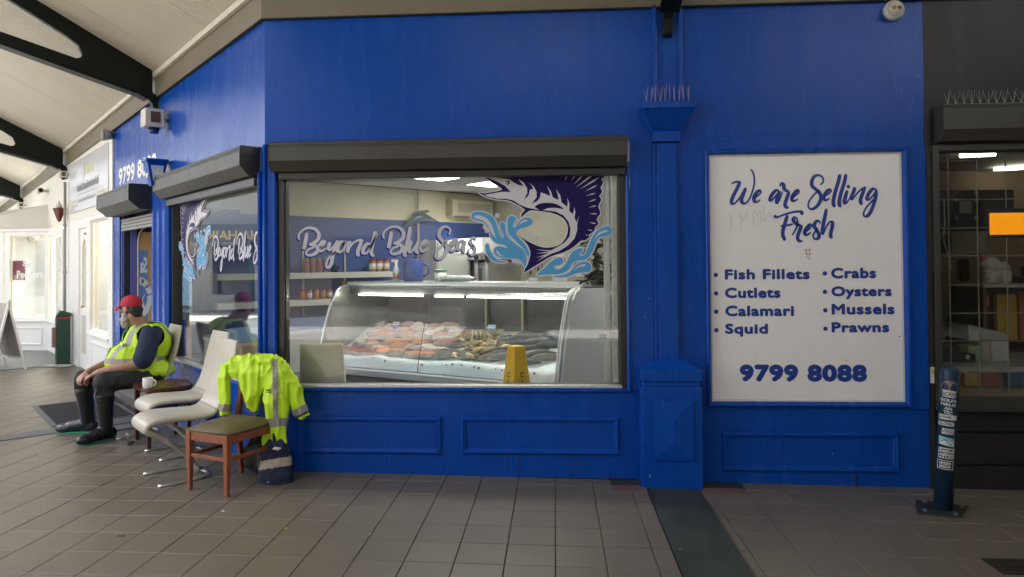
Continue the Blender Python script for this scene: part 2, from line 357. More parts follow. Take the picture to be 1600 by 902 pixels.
for k, (x0, x1, y0, y1) in enumerate(tiles):
    if k not in near: tile_bm(rest, x0, x1, y0, y1, jit=random.uniform(-.0008, .0008)); continue
    key = (round(x1-x0, 3), x0 >= 0)
    cx, cyy = (x0+x1)/2, (y0+y1)/2
    if key not in shared:
        mb = MB(); h = (x1-x0)/2; sl = -.0155 if x0 >= 0 else 0
        t0, t1 = x0, x1
        G, B, hh = .0020, .003, .007
        lo = [(-h+G, -TS/2+G, -sl*h-.02), (h-G, -TS/2+G, sl*h-.02), (h-G, TS/2-G, sl*h-.02), (-h+G, TS/2-G, -sl*h-.02)]
        mi = [(p[0], p[1], p[2]+.02+hh-.003) for p in lo]
        hi = [(p[0]+(B if p[0] < 0 else -B), p[1]+(B if p[1] < 0 else -B), p[2]+.02+hh) for p in lo]
        mb.add([(p[0]+cx, p[1]+cyy, p[2]+floorz(cx)) for p in lo+mi+hi], [(8, 9, 10, 11)]+[(q, (q+1) % 4, (q+1) % 4+4, q+4) for q in range(4)]+[(q+4, (q+1) % 4+4, (q+1) % 4+8, q+8) for q in range(4)])
        o = mb.build('tile', TILE, pav, origin=(cx, cyy, floorz(cx))); shared[key] = o.data
    else:
        o = bpy.data.objects.new('tile', shared[key]); col.objects.link(o); o.parent = pav
        o.location = (cx, cyy, floorz(cx)+random.uniform(-.0008, .0008)); o.rotation_euler = (random.uniform(-.002, .002), random.uniform(-.002, .002), 0)
o = rest.build('floor_tiles', TILE, pav, recalc=False); o['kind'] = 'stuff'
# inlaid strips
g = MB(); g.hexa([(2.918, -8.8, floorz(2.918)-.02), (3.292, -8.8, floorz(3.292)-.02), (3.292, -.02, floorz(3.292)-.02), (2.918, -.02, floorz(2.918)-.02)],
                 [(2.918, -8.8, floorz(2.918)+.008), (3.292, -8.8, floorz(3.292)+.008), (3.292, -.02, floorz(3.292)+.008), (2.918, -.02, floorz(2.918)+.008)])
g.build('inlay_strip', GREEN, pav)
g = MB(); g.box(3.294, 3.299, -8.8, -.02, floorz(3.3)-.02, floorz(3.3)+.0095); g.build('edge_trim', mat('brass_trim', (.35, .27, .16), .4, metal=.7), pav)
P4 = [Q(2.58, -.1, .004), Q(2.58, 5, .004), Q(2.82, 5, .004), Q(2.82, -.1, .004)]
g = MB(); g.hexa([p for p in P4], [p+Vector((0, 0, .009)) for p in P4]); g.build('inlay_strip', mat('slate_strip', (.085, .088, .092), .5, var=.12, vscale=6, bump=.05), pav)
for x0, x1, y0, y1, m in ((2.66, 2.885, -.13, .02, GREEN), (2.655, 2.912, -.26, -.133, PINK), (3.335, 3.62, -.13, .02, GREEN), (3.302, 3.60, -.26, -.133, PINK)):
    z = floorz((x0+x1)/2); g = MB(); g.box(x0, x1, y0, y1, z-.02, z+.0105); g.build('border_tile', m, pav, bevel=.002)
# grey paving further along by the salon, and a pale drain cover there
P4 = [Q(8.0, 0.02, .006), Q(8.0, 9, .006), Q(15, 9, .006), Q(15, 0.02, .006)]
g = MB(); g.hexa([p for p in P4], [p+Vector((0, 0, .009)) for p in P4])
g.build('paving_patch', mat('plank_paving', (.15, .155, .155), .5, var=.25, vscale=7, stretch=(1, 6, 1), bump=.06), pav)
dc = wallp; 
g = MB(); a = Vector((-5.98, 5.33, 0)); 
for k in range(2): g.box(a.x+k*.24, a.x+k*.24+.225, a.y, a.y+.25, .014, .022)
g.build('drain_cover', mat('pale_cover', (.45, .45, .43), .6, var=.15, vscale=30), pav)

# ================================================================== THE BLUE FISH SHOP
shop = thing('fish_shop', 'royal blue corner fish shop with charcoal roller shutters and panelled walls under its windows', 'shop')
ZB, ZT = 2.55, 3.54                                      # fascia bottom and top
WT = .16                                                 # wall thickness
# --- front wall
g = MB(); g.box(0, 5.0, .0, WT, ZB, ZT+.5); g.build('fascia_panel', BLUE, shop)
g = MB()
g.box(.10, 2.835, .004, WT, -.12, .655); g.build('stall_riser', BLUE, shop)
g = MB(); g.box(2.835, 3.40, .004, WT, -.12, ZB); g.build('pier', BLUE, shop)
g = MB(); g.box(4.86, 5.0, .004, WT, -.12, ZB); g.build('pier', BLUE, shop)
g = MB(); g.box(3.40, 4.86, .004, WT, -.12, .53); g.box(3.40, 4.86, .004, WT, 2.44, ZB); g.box(3.40, 4.86, .05, WT, .53, 2.44); g.build('sign_bay', BLUE, shop)
for a, b, c in ((2.838, 3.005, 2.567), (3.205, 3.397, 2.445)):             # thin flat boards beside the pilaster
    g = MB(); g.box(a, b, -.012, .003, .64, c); g.build('cover_board', BLUE, shop, bevel=.003)
g = MB(); g.box(4.872, 4.998, -.012, .003, .51, 2.44); g.build('cover_board', BLUE, shop, bevel=.003)
BEADP = [(0, .004), (0, -.022), (.006, -.032), (.018, -.034), (.028, -.024), (.030, .004)]
def panel(x0, x1, z0, z1, T, y=.004, w=1.0, parent=None):
    pr = [(0, y), (0, y-.012), (.008, y-.022), (.016, y-.024), (.022, y-.016), (.034, y-.014), (.042, y-.006), (.044, y)]
    return MB(T).frame(x0, x1, z0, z1, [(a*w, b) for a, b in pr]).build('panel_moulding', BLUE, parent or shop)
panel(.27, 1.385, .147, .432, FR); panel(1.533, 2.735, .152, .437, FR); panel(3.503, 4.78, .042, .335, FR)
def windowset(T, x0, x1, z0, z1, sill_over=.02):
    """charcoal outer frame with blue bead, aluminium sill and inner frame, one sheet of glass"""
    w = MB(T).frame(x0, x1, z0, z1, [(0, .006), (.048, .006), (.048, .03), (.054, .03), (.054, .11), (0, .11)]).build('window_frame', CHARF, shop, bevel=.002)
    MB(T).frame(x0-.03, x1+.03, z0+.005, z1+.03, [(0, .004), (0, -.022), (.006, -.030), (.018, -.032), (.030, -.020), (.030, .004)]).build('bead', BLUE, w)
    g = MB(T); g.box(x0+.04, x1-.04, -.020, .05, z0+.0355, z0+.056); g.build('sill', ALU, w, bevel=.003)
    g = MB(T); g.box(x0+.056, x1-.056, .055, .063, z0+.046, z1-.056); g.build('pane', GLASS, w)
    return w
win_f = windowset(FR, .10, 2.80, .622, 2.335)
g = MB(); g.box(2.655, 2.685, .066, .105, .69, 2.28); g.box(2.70, 2.742, .066, .105, .69, 2.28); g.box(2.64, 2.655, .09, .12, .69, 2.28); g.build('inner_stile', ALU, win_f, bevel=.003)
g = MB(); g.box(2.60, 2.665, .088, .125, 1.02, 1.055); g.build('catch', mat('grey_metal', (.2, .2, .2), .4, metal=.8), win_f)
# --- side wall
XS_L = -5.12
def lb(name, m, *boxes, parent=None, bevel=0, T=LF):
    g = MB(T)
    for b in boxes: g.box(*b)
    return g.build(name, m, parent or shop, bevel=bevel)
def lkz(s): return -.022*s                                # the eaves line drops slightly along the side street
g = MB(LF)
for a, b in ((-2.98, 0), (-5.12, -2.98)):
    g.hexa([(a+.006, 0, ZB), (b, 0, ZB), (b, WT, ZB), (a+.006, WT, ZB)], [(a+.006, 0, ZT+.4), (b, 0, ZT+.4), (b, WT, ZT+.4), (a+.006, WT, ZT+.4)])
g.build('fascia_panel', BLUE, shop)
lb('fascia_backing', DARK, (-5.12, 0, .012, .015, ZB, ZT+.4))
lb('stall_riser', BLUE, (-2.53, -.10, .004, WT, -.1, .632)); panel(-2.40, -1.30, .12, .42, LF); panel(-1.18, -.14, .12, .42, LF)
win_l = windowset(LF, -2.52, -.085, .600, 2.31)
# corner post: two boards meeting at the corner, with a small quarter bead
lb('corner_post', BLUE, (-.085, -.004, .0, .1, -.1, ZB)); g = MB(); g.box(.004, .10, 0, .1, -.1, ZB); g.build('corner_post', BLUE, shop, bevel=.004)
g = MB(); g.cyl((.0, -.002, -.1), (.0, -.002, ZB), .018, n=10); g.build('corner_bead', BLUE, shop, smooth=True)
# post between window and doorway: fluted board
g = MB(LF)
prof = [(-3.26, WT), (-3.26, 0), (-3.19, -.0), (-3.18, -.02), (-3.12, -.02), (-3.10, 0), (-2.98, 0), (-2.96, -.02), (-2.90, -.02), (-2.88, 0), (-2.76, 0), (-2.74, -.02), (-2.68, -.02), (-2.66, 0), (-2.53, 0), (-2.53, WT)]
g.prism(prof, -.1, ZB, 'z'); g.build('door_post', BLUE, shop)
lb('door_post', BLUE, (-5.12, -4.80, 0, WT, -.1, ZB), bevel=.004)
lb('door_post', BLUE, (-4.80, -4.74, .03, WT, -.1, 2.2), bevel=.004)
# recessed doorway: dark reveal, blue inner panel, door leaf edge with a round sign
lb('door_reveal', mat('navy_reveal', (.008, .013, .045), .5), (-4.76, -4.70, .03, 1.0, 0, 2.3), (-4.69, -3.26, WT, 1.0, 2.25, 2.3))
VIOL = mat('violet_panel', (.12, .13, .42), .4, var=.1, vscale=3)
RV = Matrix.Translation(Q(4.695, 0, 0)) @ Matrix(((S2, -S2, 0, 0), (S2, S2, 0, 0), (0, 0, 1, 0), (0, 0, 0, 1)))      # the reveal: x into the shop, y into its face
g = MB(RV); g.box(.10, .178, -.012, -.001, .03, 2.12); g.build('door_panel', VIOL, shop)
g = MB(RV); g.tube([(.188, -.02, .03), (.188, -.02, 1.92), (.200, -.02, 2.02), (.24, -.02, 2.10), (.30, -.02, 2.14)], .010, n=8); g.build('door_strip', mat('cream_edge', (.62, .60, .52), .5), shop, smooth=True)
g = MB(RV); g.box(.20, .85, -.012, -.001, .03, 2.06); dp = g.build('door_poster', mat('poster_tan', (.62, .36, .15), .5, var=.15, vscale=4), shop)
g = MB(RV); g.box(.20, .305, -.016, -.0125, .60, 1.82); g.build('poster_sheet', mat('poster_blue', (.14, .26, .66), .45, var=.1, vscale=4), dp)
def disc(T, c, r0, r1, y, name, m, parent, n=40):
    g = MB(T); vs = []; fs = []
    for k in range(n):
        t = 2*math.pi*k/n; vs += [(c[0]+r0*math.cos(t), y, c[1]+r0*math.sin(t)), (c[0]+r1*math.cos(t), y, c[1]+r1*math.sin(t))]
    for k in range(n): a = 2*k; b = 2*((k+1) % n); fs.append((a, a+1, b+1, b))
    if r0 == 0: vs = [vs[2*k+1] for k in range(n)]; fs = [tuple(range(n))]
    g.add(vs, fs); return g.build(name, m, parent, recalc=False)
PWH = mat('poster_white', (.78, .80, .86), .5)
PC = (.205, 1.20); vs = []; n = 20
for k in range(n+1): t = -math.pi/2+math.pi*k/n; vs += [(PC[0]+.095*math.cos(t), -.0175, PC[1]+.17*math.sin(t)), (PC[0]+.15*math.cos(t), -.0175, PC[1]+.27*math.sin(t))]
MB(RV).add(vs, [(2*k, 2*k+1, 2*k+3, 2*k+2) for k in range(n)]).build('ring_print', PWH, dp, recalc=False)
MB(RV).add([(PC[0], -.0175, 1.12), (.285, -.0175, 1.28), (.245, -.0175, 1.17), (.275, -.0175, 1.06), (PC[0], -.0175, 1.06)], [(0, 1, 2), (0, 2, 3), (0, 3, 4)]).build('star_print', PWH, dp, recalc=False)
for k, ch in enumerate('WOL'):
    t = math.radians(72-30*k); c = (PC[0]+.122*math.cos(t), PC[1]+.22*math.sin(t))
    MTX = RV @ Matrix.Translation((c[0], -.0195, c[1])) @ Matrix.Rotation((t-math.pi/2)*.8, 4, Vector((0, -1, 0))) @ Matrix.Scale(-1, 4, (1, 0, 0))
    text('letter', ch, -.016, .016, -.030, .030, 0, MTX, mat('poster_navy', (.05, .08, .3), .5), dp, fat=.003)
text('lettering', 'Sa', .21, .30, 1.52, 1.73, -.018, RV @ Matrix.Translation((.51, 0, 0)) @ Matrix.Scale(-1, 4, (1, 0, 0)), PWH, dp, fat=.006)
# roller shutter boxes and the door's part-lowered curtain
def shutterbox(T, x0, x1, z0, z1, d):
    h = z1-z0
    pr = [(0.0, z0), (-d*.55, z0), (-d, z0+h*.34), (-d, z1-.045), (-d+.006, z1-.04), (-d+.006, z1-.03), (-d, z1-.025), (-d*.97, z1-.004), (-d*.9, z1), (0.0, z1)]
    b = MB(T).prism(pr, x0, x1, 'x').build('shutter_box', CHAR, shop, bevel=.004)
    for xx in (x0-.004, x1+.001):
        MB(T).prism([(p[0]-.003 if p[0] < 0 else p[0], p[1]) for p in pr], xx, xx+.003, 'x').build('end_cap', CHARF, b)
    return b
shutterbox(FR, .094, 2.80, 2.325, 2.545, .16); shutterbox(LF, -2.58, -.10, 2.31, 2.545, .16); shutterbox(LF, -4.85, -3.20, 2.25, 2.53, .25)
lb('shutter_guide', CHARF, (-2.575, -2.525, -.02, .06, .62, 2.27)); lb('head_rail', CHARF, (-2.52, -.10, -.05, .02, 2.235, 2.305), bevel=.006)
g = MB(); g.box(.13, 2.80, -.05, .02, 2.268, 2.322); g.build('head_rail', CHARF, shop, bevel=.006)
g = MB(LF)
for k in range(4): g.prism([(.02, 2.06+k*.04), (.005, 2.07+k*.04), (.005, 2.09+k*.04), (.02, 2.10+k*.04), (.035, 2.08+k*.04)], -4.74, -3.26, 'x')
g.build('shutter_curtain', mat('shutter_slat', (.30, .29, .27), .45, metal=.2, var=.08, vscale=12), shop)
g = MB(LF)
for k in range(26): g.tube([(-4.775+.006*math.sin(k), .02, 2.15-k*.045), (-4.775+.006*math.cos(k), .02, 2.15-k*.045-.04)], .006, n=5)
o = g.build('shutter_chain', mat('chain_grey', (.25, .25, .25), .4, metal=.8), shop); o['kind'] = 'stuff'
lb('threshold', mat('threshold_grey', (.2, .2, .2), .5), (-4.74, -3.26, -.02, .95, -.02, .02))
text('lettering', '9799 8088', -4.83, -3.06, 2.66, 2.885, -.002, LF, mat('white_print', (.80, .80, .78), .45), shop, fat=.012)
# --- pilaster on the front wall
pil = MB(); pil.box(3.032, 3.180, -.055, -.013, .83, 2.50); pil = pil.build('pilaster_shaft', BLUE, shop, bevel=.004)
g = MB(); g.box(3.006, 3.032, -.030, -.013, .83, 2.5); g.box(3.180, 3.206, -.030, -.013, .83, 2.5); g.build('shaft_edge', BLUE, pil, bevel=.004)
g = MB(); g.box(3.000, 3.209, -.075, -.013, 2.505, 2.582); g.build('neck', BLUE, pil, bevel=.004)
g = MB(); g.hexa([(3.0, -.06, 2.583), (3.21, -.06, 2.583), (3.21, -.001, 2.583), (3.0, -.001, 2.583)], [(2.912, -.20, 2.728), (3.288, -.20, 2.728), (3.288, -.001, 2.728), (2.912, -.001, 2.728)])
g.box(2.904, 3.292, -.21, -.001, 2.7285, 2.775); cap = g.build('capital', BLUE, pil, bevel=.004)
for a, b in ((3.012, 3.046), (3.203, 3.235)): g = MB(); g.box(a, b, -.03, -.001, 2.776, 3.56); g.build('upper_strip', BLUE, pil, bevel=.006)
SPIKE = mat('spike_steel', (.46, .42, .38), .45, metal=.3)
def spikes(x0, x1, y0, y1, z, n, h, parent):
    g = MB(); g.box(x0, x1, (y0+y1)/2-.012, (y0+y1)/2+.012, z, z+.006)
    for k in range(n):
        x = x0+(k+.5)*(x1-x0)/n
        for dy in (-.05, 0, .05):
            g.cyl((x, (y0+y1)/2, z+.005), (x+random.uniform(-.012, .012), (y0+y1)/2+dy, z+h*random.uniform(.9, 1.05)), .0015, .001, n=4)
    o = g.build('bird_spikes', SPIKE, parent); o['kind'] = 'stuff'; return o
spikes(2.93, 3.275, -.17, -.09, 2.7755, 10, .13, pil)
g = MB(); g.box(2.885, 3.322, -.17, -.013, -.1, .695); pb = g.build('pilaster_base', BLUE, shop, bevel=.005)
g = MB(); g.box(2.896, 3.312, -.16, -.013, .6955, .735); g.box(2.882, 3.325, -.175, -.013, .7355, .815)
g.hexa([(2.882, -.175, .8155), (3.325, -.175, .8155), (3.325, -.013, .8155), (2.882, -.013, .8155)], [(3.0, -.085, .885), (3.212, -.085, .885), (3.212, -.013, .885), (3.0, -.013, .885)])
g.build('base_cap', BLUE, pb, bevel=.004)
x0, x1, z0, z1 = 2.966, 3.257, .167, .598
g = MB(); ys = -.1705
g.add([(x0, ys, z0), (x1, ys, z0), (x1, ys, z1), (x0, ys, z1), (x0, ys-.018, z0), (x1, ys-.018, z0), (x1, ys-.018, z1), (x0, ys-.018, z1), ((x0+x1)/2, ys-.034, z0+.135), ((x0+x1)/2, ys-.034, z1-.135)],
      [(0, 1, 5, 4), (1, 2, 6, 5), (2, 3, 7, 6), (3, 0, 4, 7), (4, 5, 8), (5, 6, 9, 8), (6, 7, 9), (7, 4, 8, 9), (3, 2, 1, 0)])
g.build('diamond_panel', BLUE, pb)
# broken, gappy foot of the riser: dark joints and a lifted splinter
g = MB(); DK = mat('rot_dark', (.012, .011, .01), .9, var=.4, vscale=30)
for a, b, zz in ((2.10, 2.32, .012), (2.34, 2.62, .010), (2.64, 2.86, .016)): g.box(a, b, -.004, .003, floorz(a)-.02, floorz(a)+zz)
g.build('foot_gap', DK, shop)
for x, h in ((2.36, .05), (2.655, .085), (4.47, .13)):
    g = MB(); g.add([(x, .0018, floorz(x)), (x+.014, .0018, floorz(x)), (x+.004, .0018, floorz(x)+h)], [(0, 1, 2)]); g.build('foot_crack', DK, shop, recalc=False)
# mitre left open on the first panel, bare timber showing
g = MB(); g.add([(1.342, -.0215, .395), (1.348, -.0215, .395), (1.387, -.0215, .436), (1.381, -.0215, .436)], [(0, 1, 2, 3)]); g.add([(1.343, -.0215, .185), (1.348, -.0215, .19), (1.387, -.0215, .147), (1.382, -.0215, .144)], [(0, 1, 2, 3)]); g.box(1.340, 1.3425, -.0215, -.014, .195, .39)
g.build('open_mitre', DK, shop, recalc=False)
for px_, p0, p1_ in ((793, 714, 741), (811, 714, 744), (893, 713, 743), (906, 713, 739)):      # rusty drips under the second panel
    a, b = wallp(px_, p0, .0015), wallp(px_, p1_, .0015); g = MB(); g.add([(a.x-.004, .0015, a.z), (a.x+.004, .0015, a.z), (b.x+.002, .0015, b.z), (b.x-.002, .0015, b.z)], [(0, 1, 2, 3)]); g.build('drip_stain', mat('drip_dark', (.010, .030, .085), .6), shop, recalc=False)
for px_, py_, L_ in ((1013, 468, .014), (1006, 496, .012), (1008, 490, .010), (1407, 143, .02), (1015, 747, .03), (1435, 120, .015), (1300, 711, .02), (560, 625, .008), (852, 629, .008)):      # chips of bare undercoat
    a = wallp(px_, py_, -.0145 if px_ in (1013, 1006, 1008) else -.1715 if px_ == 1015 else -.0012); g = MB(); g.add([(a.x, a.y, a.z), (a.x+.006, a.y, a.z+.003), (a.x+.007, a.y, a.z+L_), (a.x+.002, a.y, a.z+L_*.7)], [(0, 1, 2, 3)]); g.build('paint_chip', mat('undercoat', (.42, .42, .44), .7), shop, recalc=False)
# --- body: roof and back of the shop (keeps out the sky)
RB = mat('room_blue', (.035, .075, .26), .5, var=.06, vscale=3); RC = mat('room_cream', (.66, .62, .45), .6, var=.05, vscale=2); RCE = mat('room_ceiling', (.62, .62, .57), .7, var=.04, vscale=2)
FP = [(.0, .02), (-3.60, 3.63), (1.0, 8.23), (4.99, 4.24), (4.99, .02)]       # plan of the room
ZI = 2.96
def poly_slab(pts, z0, z1, name, m, parent=shop): return MB().prism(pts, z0, z1, 'z').build(name, m, parent)
poly_slab(FP, -.05, .015, 'room_floor', mat('room_floor', (.20, .20, .19), .45, var=.15, vscale=4, bump=.05))
poly_slab(FP, ZI, ZI+.05, 'room_ceiling', RCE); poly_slab([(0, 0), (-3.60, 3.60), (-3.6, 12), (8, 12), (8, .0)], 4.3, 4.4, 'roof', mat('roof_metal', (.4, .4, .4), .5))
def wall_seg(p, q, z0, z1, name, m, th=.06, parent=shop):
    p = Vector((*p, 0)); q = Vector((*q, 0)); n = Vector((-(q-p).y, (q-p).x, 0)).normalized()*th
    g = MB(); g.hexa([(p.x, p.y, z0), (q.x, q.y, z0), (q.x+n.x, q.y+n.y, z0), (p.x+n.x, p.y+n.y, z0)], [(p.x, p.y, z1), (q.x, q.y, z1), (q.x+n.x, q.y+n.y, z1), (p.x+n.x, p.y+n.y, z1)])
    return g.build(name, m, parent)
A, B, C_, E_ = FP[1], FP[2], FP[3], FP[4]
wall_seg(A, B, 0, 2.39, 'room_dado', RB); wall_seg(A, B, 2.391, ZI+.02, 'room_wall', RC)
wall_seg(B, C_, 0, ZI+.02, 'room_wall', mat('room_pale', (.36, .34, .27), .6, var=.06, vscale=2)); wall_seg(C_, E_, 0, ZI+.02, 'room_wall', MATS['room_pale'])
g = MB()
UD = Vector((S2, S2, 0)); a = Vector((A[0], A[1], 0)); 
p0 = a+UD*.0+Vector((.02, -.02, 0)); p1 = a+UD*6.45+Vector((.02, -.02, 0))
g.hexa([(p0.x, p0.y, ZI-.012), (p1.x, p1.y, ZI-.012), (p1.x-.02, p1.y+.02, ZI-.012), (p0.x-.02, p0.y+.02, ZI-.012)], [(p0.x, p0.y, ZI-.001), (p1.x, p1.y, ZI-.001), (p1.x-.02, p1.y+.02, ZI-.001), (p0.x-.02, p0.y+.02, ZI-.001)]); g.build('ceiling_trim', mat('brown_trim', (.10, .08, .06), .6), shop)
p = a+UD*4.79+Vector((.04, -.04, 0)); g = MB(); g.cyl((p.x, p.y, 1.2), (p.x, p.y, ZI), .022, n=8); g.build('wall_conduit', mat('grey_conduit', (.42, .40, .36), .5), shop, smooth=True)

# ================================================================== SIGN BOARD AND ITS LETTERING
SIGNW = mat('sign_white', (.88, .85, .83), .45, var=.03, vscale=2.5, bump=.02, rvar=.05)
sb = MB(); sb.box(3.412, 4.850, .012, .048, .545, 2.425); sb = sb.build('sign_board', SIGNW)
tag(sb, 'white sign board listing seafood in blue letters, framed in the blue wall beside the pilaster', 'sign')
MB().frame(3.392, 4.868, .525, 2.445, [(0, .003), (0, -.028), (.008, -.036), (.022, -.034), (.034, -.014), (.034, .011), (.0, .011)]).build('sign_frame', BLUE, sb, bevel=.002)
g = MB(); g.frame(3.427, 4.835, .560, 2.410, [(0, .011), (0, .002), (.012, .004), (.014, .011)]); g.build('sign_bead', mat('bead_white', (.62, .60, .56), .4), sb)
INK = mat('sign_ink', (.014, .05, .28), .4)
def sgn(px, py): p = wallp(px, py, .012); return p.x, p.z
def sline(body, px0, py1, px1, py0, fat=.0052, sp=1.08, name='lettering'):
    """text fitted between photograph corners (left, baseline) and (right, cap height)"""
    x0, z0 = sgn(px0, py1); x1, _ = sgn(px1, py1); _, z1 = sgn((px0+px1)/2, py0)
    return text(name, body, x0, x1, z0, z1, .0095, FR, INK, sb, spacing=sp, fat=fat)
def z4(x, y): return 1105+x/4.51, 405+y/4.51
for body, x0, y0, x1, y1 in (('Fish Fillets', 124, 70, 722, 146), ('Cutlets', 124, 200, 516, 276), ('Calamari', 126, 326, 612, 404), ('Squid', 126, 454, 428, 548),
                             ('Crabs', 872, 60, 1190, 138), ('Oysters', 874, 190, 1300, 284), ('Mussels', 876, 314, 1320, 392), ('Prawns', 876, 444, 1282, 518)):
    a = z4(x0, y0); b = z4(x1, y1); sline(body, a[0], b[1], b[0], a[1])
a = z4(228, 742); b = z4(1126, 864); sline('9799 8088', a[0], b[1], b[0], a[1], fat=.0105, sp=1.08)
for x, y in ((60, 112), (62, 242), (63, 371), (64, 501), (828, 101), (829, 231), (831, 361), (833, 491)):
    p = sgn(*z4(x, y)); disc(FR, p, 0, .0165, .0095, 'bullet', INK, sb, n=18)
for x, y, r in ((1355, 545, .006), (978, 712, .004), (350, 690, .003)):
    p = sgn(*z4(x, y)); disc(FR, p, 0, r, .0096, 'speck', DK, sb, n=7)
def script_strokes(strokes, conv, name, m, parent, y, thick, thin, T=FR, dxy=(0, 0), step=.00035):
    for k, st in enumerate(strokes):
        L, R = brush([(x+dxy[0], yy+dxy[1]) for x, yy in st], thick, thin)
        g = MB(T); n = len(L); vs = []
        for p in L+R: q = conv(p[0], p[1]); vs.append((q[0], y-step*(k % 5), q[1]))
        g.add(vs, [(i, i+1, n+i+1, n+i) for i in range(n-1)]); g.build(name, m, parent, recalc=False)
WE = [[(108,200),(150,182),(195,182)],[(193,178),(165,240),(125,320),(108,372),(122,393),(150,380),(190,330),(225,270),(248,238)],[(246,238),(222,300),(206,352),(215,382),(240,387),(272,360),(305,290),(326,210),(328,140),(315,88),(293,60)],
 [(328,338),(362,314),(390,285),(385,264),(358,276),(332,312),(324,346),(336,372),(360,372),(388,350)],
 [(566,266),(532,266),(495,310),(478,350),(494,360),(530,322),(572,270)],[(574,268),(552,330),(544,368),(550,394)],[(550,394),(578,335),(600,270)],
 [(574,228),(588,195),(610,210),(618,252),(664,280)],[(664,276),(640,340),(624,395),(636,426),(660,426)],
 [(690,338),(735,304),(757,278),(748,260),(720,282),(692,328),(694,358),(716,364),(748,345)],
 [(962,212),(990,182),(986,142),(950,118),(905,130),(880,180),(886,222),(920,252),(955,286),(970,330),(950,390),(910,432),(870,442),(847,415),(855,370),(890,320),(930,280),(960,262)],
 [(1000,322),(1045,292),(1067,266),(1050,255),(1024,275),(999,315),(1000,347),(1022,357),(1055,338)],
 [(1152,106),(1136,180),(1106,280),(1089,360),(1090,400),(1106,422)],[(1210,106),(1192,190),(1161,290),(1145,370),(1148,405),(1165,420)],
 [(1226,212),(1240,242)],[(1222,262),(1203,330),(1194,375),(1210,387),(1245,340)],[(1286,232),(1288,262),(1262,326),(1270,348),(1300,312),(1345,262),(1394,228)],[(1394,226),(1366,300),(1348,362),(1362,402)],
 [(1508,262),(1470,247),(1430,290),(1411,340),(1430,352),(1466,316),(1502,264)],[(1500,262),(1492,340),(1460,440),(1420,506),(1385,510),(1380,475),(1410,420),(1455,372),(1485,342)],
 [(518,503),(545,522),(600,502),(690,474),(765,466),(786,476),(780,498)],[(648,500),(626,570),(604,650),(605,700),(625,746)],[(582,606),(640,600),(700,586)],
 [(690,696),(725,640),(746,585),(735,532),(710,526),(705,555),(740,590),(788,606)],[(786,600),(760,660),(744,715),(760,750),(792,748)],
 [(813,668),(858,632),(882,602),(865,590),(835,620),(813,660),(820,687),(845,688),(874,664)],[(968,582),(945,556),(915,570),(905,606),(925,642),(950,682),(944,722),(910,730),(893,702),(910,665),(944,628)],
 [(1022,440),(1002,540),(984,640),(988,690)],[(988,692),(1015,622),(1050,570),(1082,560)],[(1082,558),(1076,620),(1060,690),(1074,724)]]
def cw(x, y): return sgn(1125+x/6.154, 255+y/6.154)
script_strokes(WE, cw, 'script_stroke', INK, sb, .0092, 36, 17)
g = MB()                                                  # faint scratched graffiti and a small red stamp
for st in ([(88,480),(105,500),(108,600),(95,660)],[(190,480),(205,560),(195,640)],[(205,500),(225,550),(255,460),(262,540)],[(320,440),(322,600)],[(335,450),(360,510),(385,460),(395,600)],[(420,400),(430,560),(470,480),(520,555)],[(240,410),(270,390),(290,420),(330,395)]):
    L, R = brush(st, 4, 3); n = len(L); o_ = len(g.v); g.add([(*[cw(p[0], p[1])[0]], .0098, cw(p[0], p[1])[1]) for p in L+R], [(i, i+1, n+i+1, n+i) for i in range(n-1)])
o = g.build('graffiti', mat('faint_scratch', (.50, .42, .38), .5), sb, recalc=False); o['kind'] = 'stuff'
g = MB()
for st in ([(285,400),(292,410)],[(1258,392),(1266,404)],):
    pass
RED = mat('stamp_red', (.25, .06, .06), .5)
def rp(x, y): return sgn(1256+x, 389+y)
for st in ([(0,2),(12,1)],[(2,6),(6,10),(12,7)],[(3,0),(5,8)],[(9,0),(8,9)],[(4,12),(10,13)],[(6,15),(10,16)]):
    L, R = brush(st, 1.3, 1.0, 3); n = len(L); g.add([(rp(p[0], p[1])[0], .0096, rp(p[0], p[1])[1]) for p in L+R], [(i, i+1, n+i+1, n+i) for i in range(n-1)])
o = g.build('stamp', RED, sb, recalc=False); o['kind'] = 'stuff'

# ================================================================== WINDOW LETTERING AND LEAPING FISH
BB = [[(132,128),(121,190),(108,252),(104,266)],[(70,188),(62,150),(95,108),(145,87),(200,97),(230,135),(224,180),(190,213),(150,228)],[(150,226),(200,234),(222,262),(206,296),(165,314),(130,310),(128,286),(155,262),(194,248)]]
BEY = BB+[[(232,258),(268,228),(284,206),(270,198),(247,220),(233,256),(240,277),(262,277),(292,254)],
 [(326,206),(313,240),(313,262),(330,268),(355,240),(388,192)],[(388,190),(366,260),(345,330),(335,385),(310,418),(291,406),(300,360),(330,320),(370,290),(398,268)],
 [(446,206),(415,205),(392,240),(389,275),(412,288),(441,260),(456,220),(440,203),(478,212)],[(492,196),(478,250),(468,294)],[(472,274),(505,226),(545,196),(592,184)],[(592,182),(571,240),(555,290),(562,324)],
 [(664,228),(635,219),(605,255),(598,290),(624,298),(656,262),(690,190),(714,138),(700,128),(688,170),(674,240),(667,290),(688,326)]]
BLU = [[(x+705, y-10) for x, y in st] for st in BB]+[[(993,76),(981,150),(960,240),(945,300),(956,328)],[(1002,192),(984,250),(985,283),(1006,283),(1040,235),(1062,193)],[(1062,190),(1045,250),(1045,286),(1066,292)],
 [(1083,254),(1118,228),(1137,202),(1120,194),(1094,220),(1081,256),(1090,280),(1112,280),(1144,254)]]
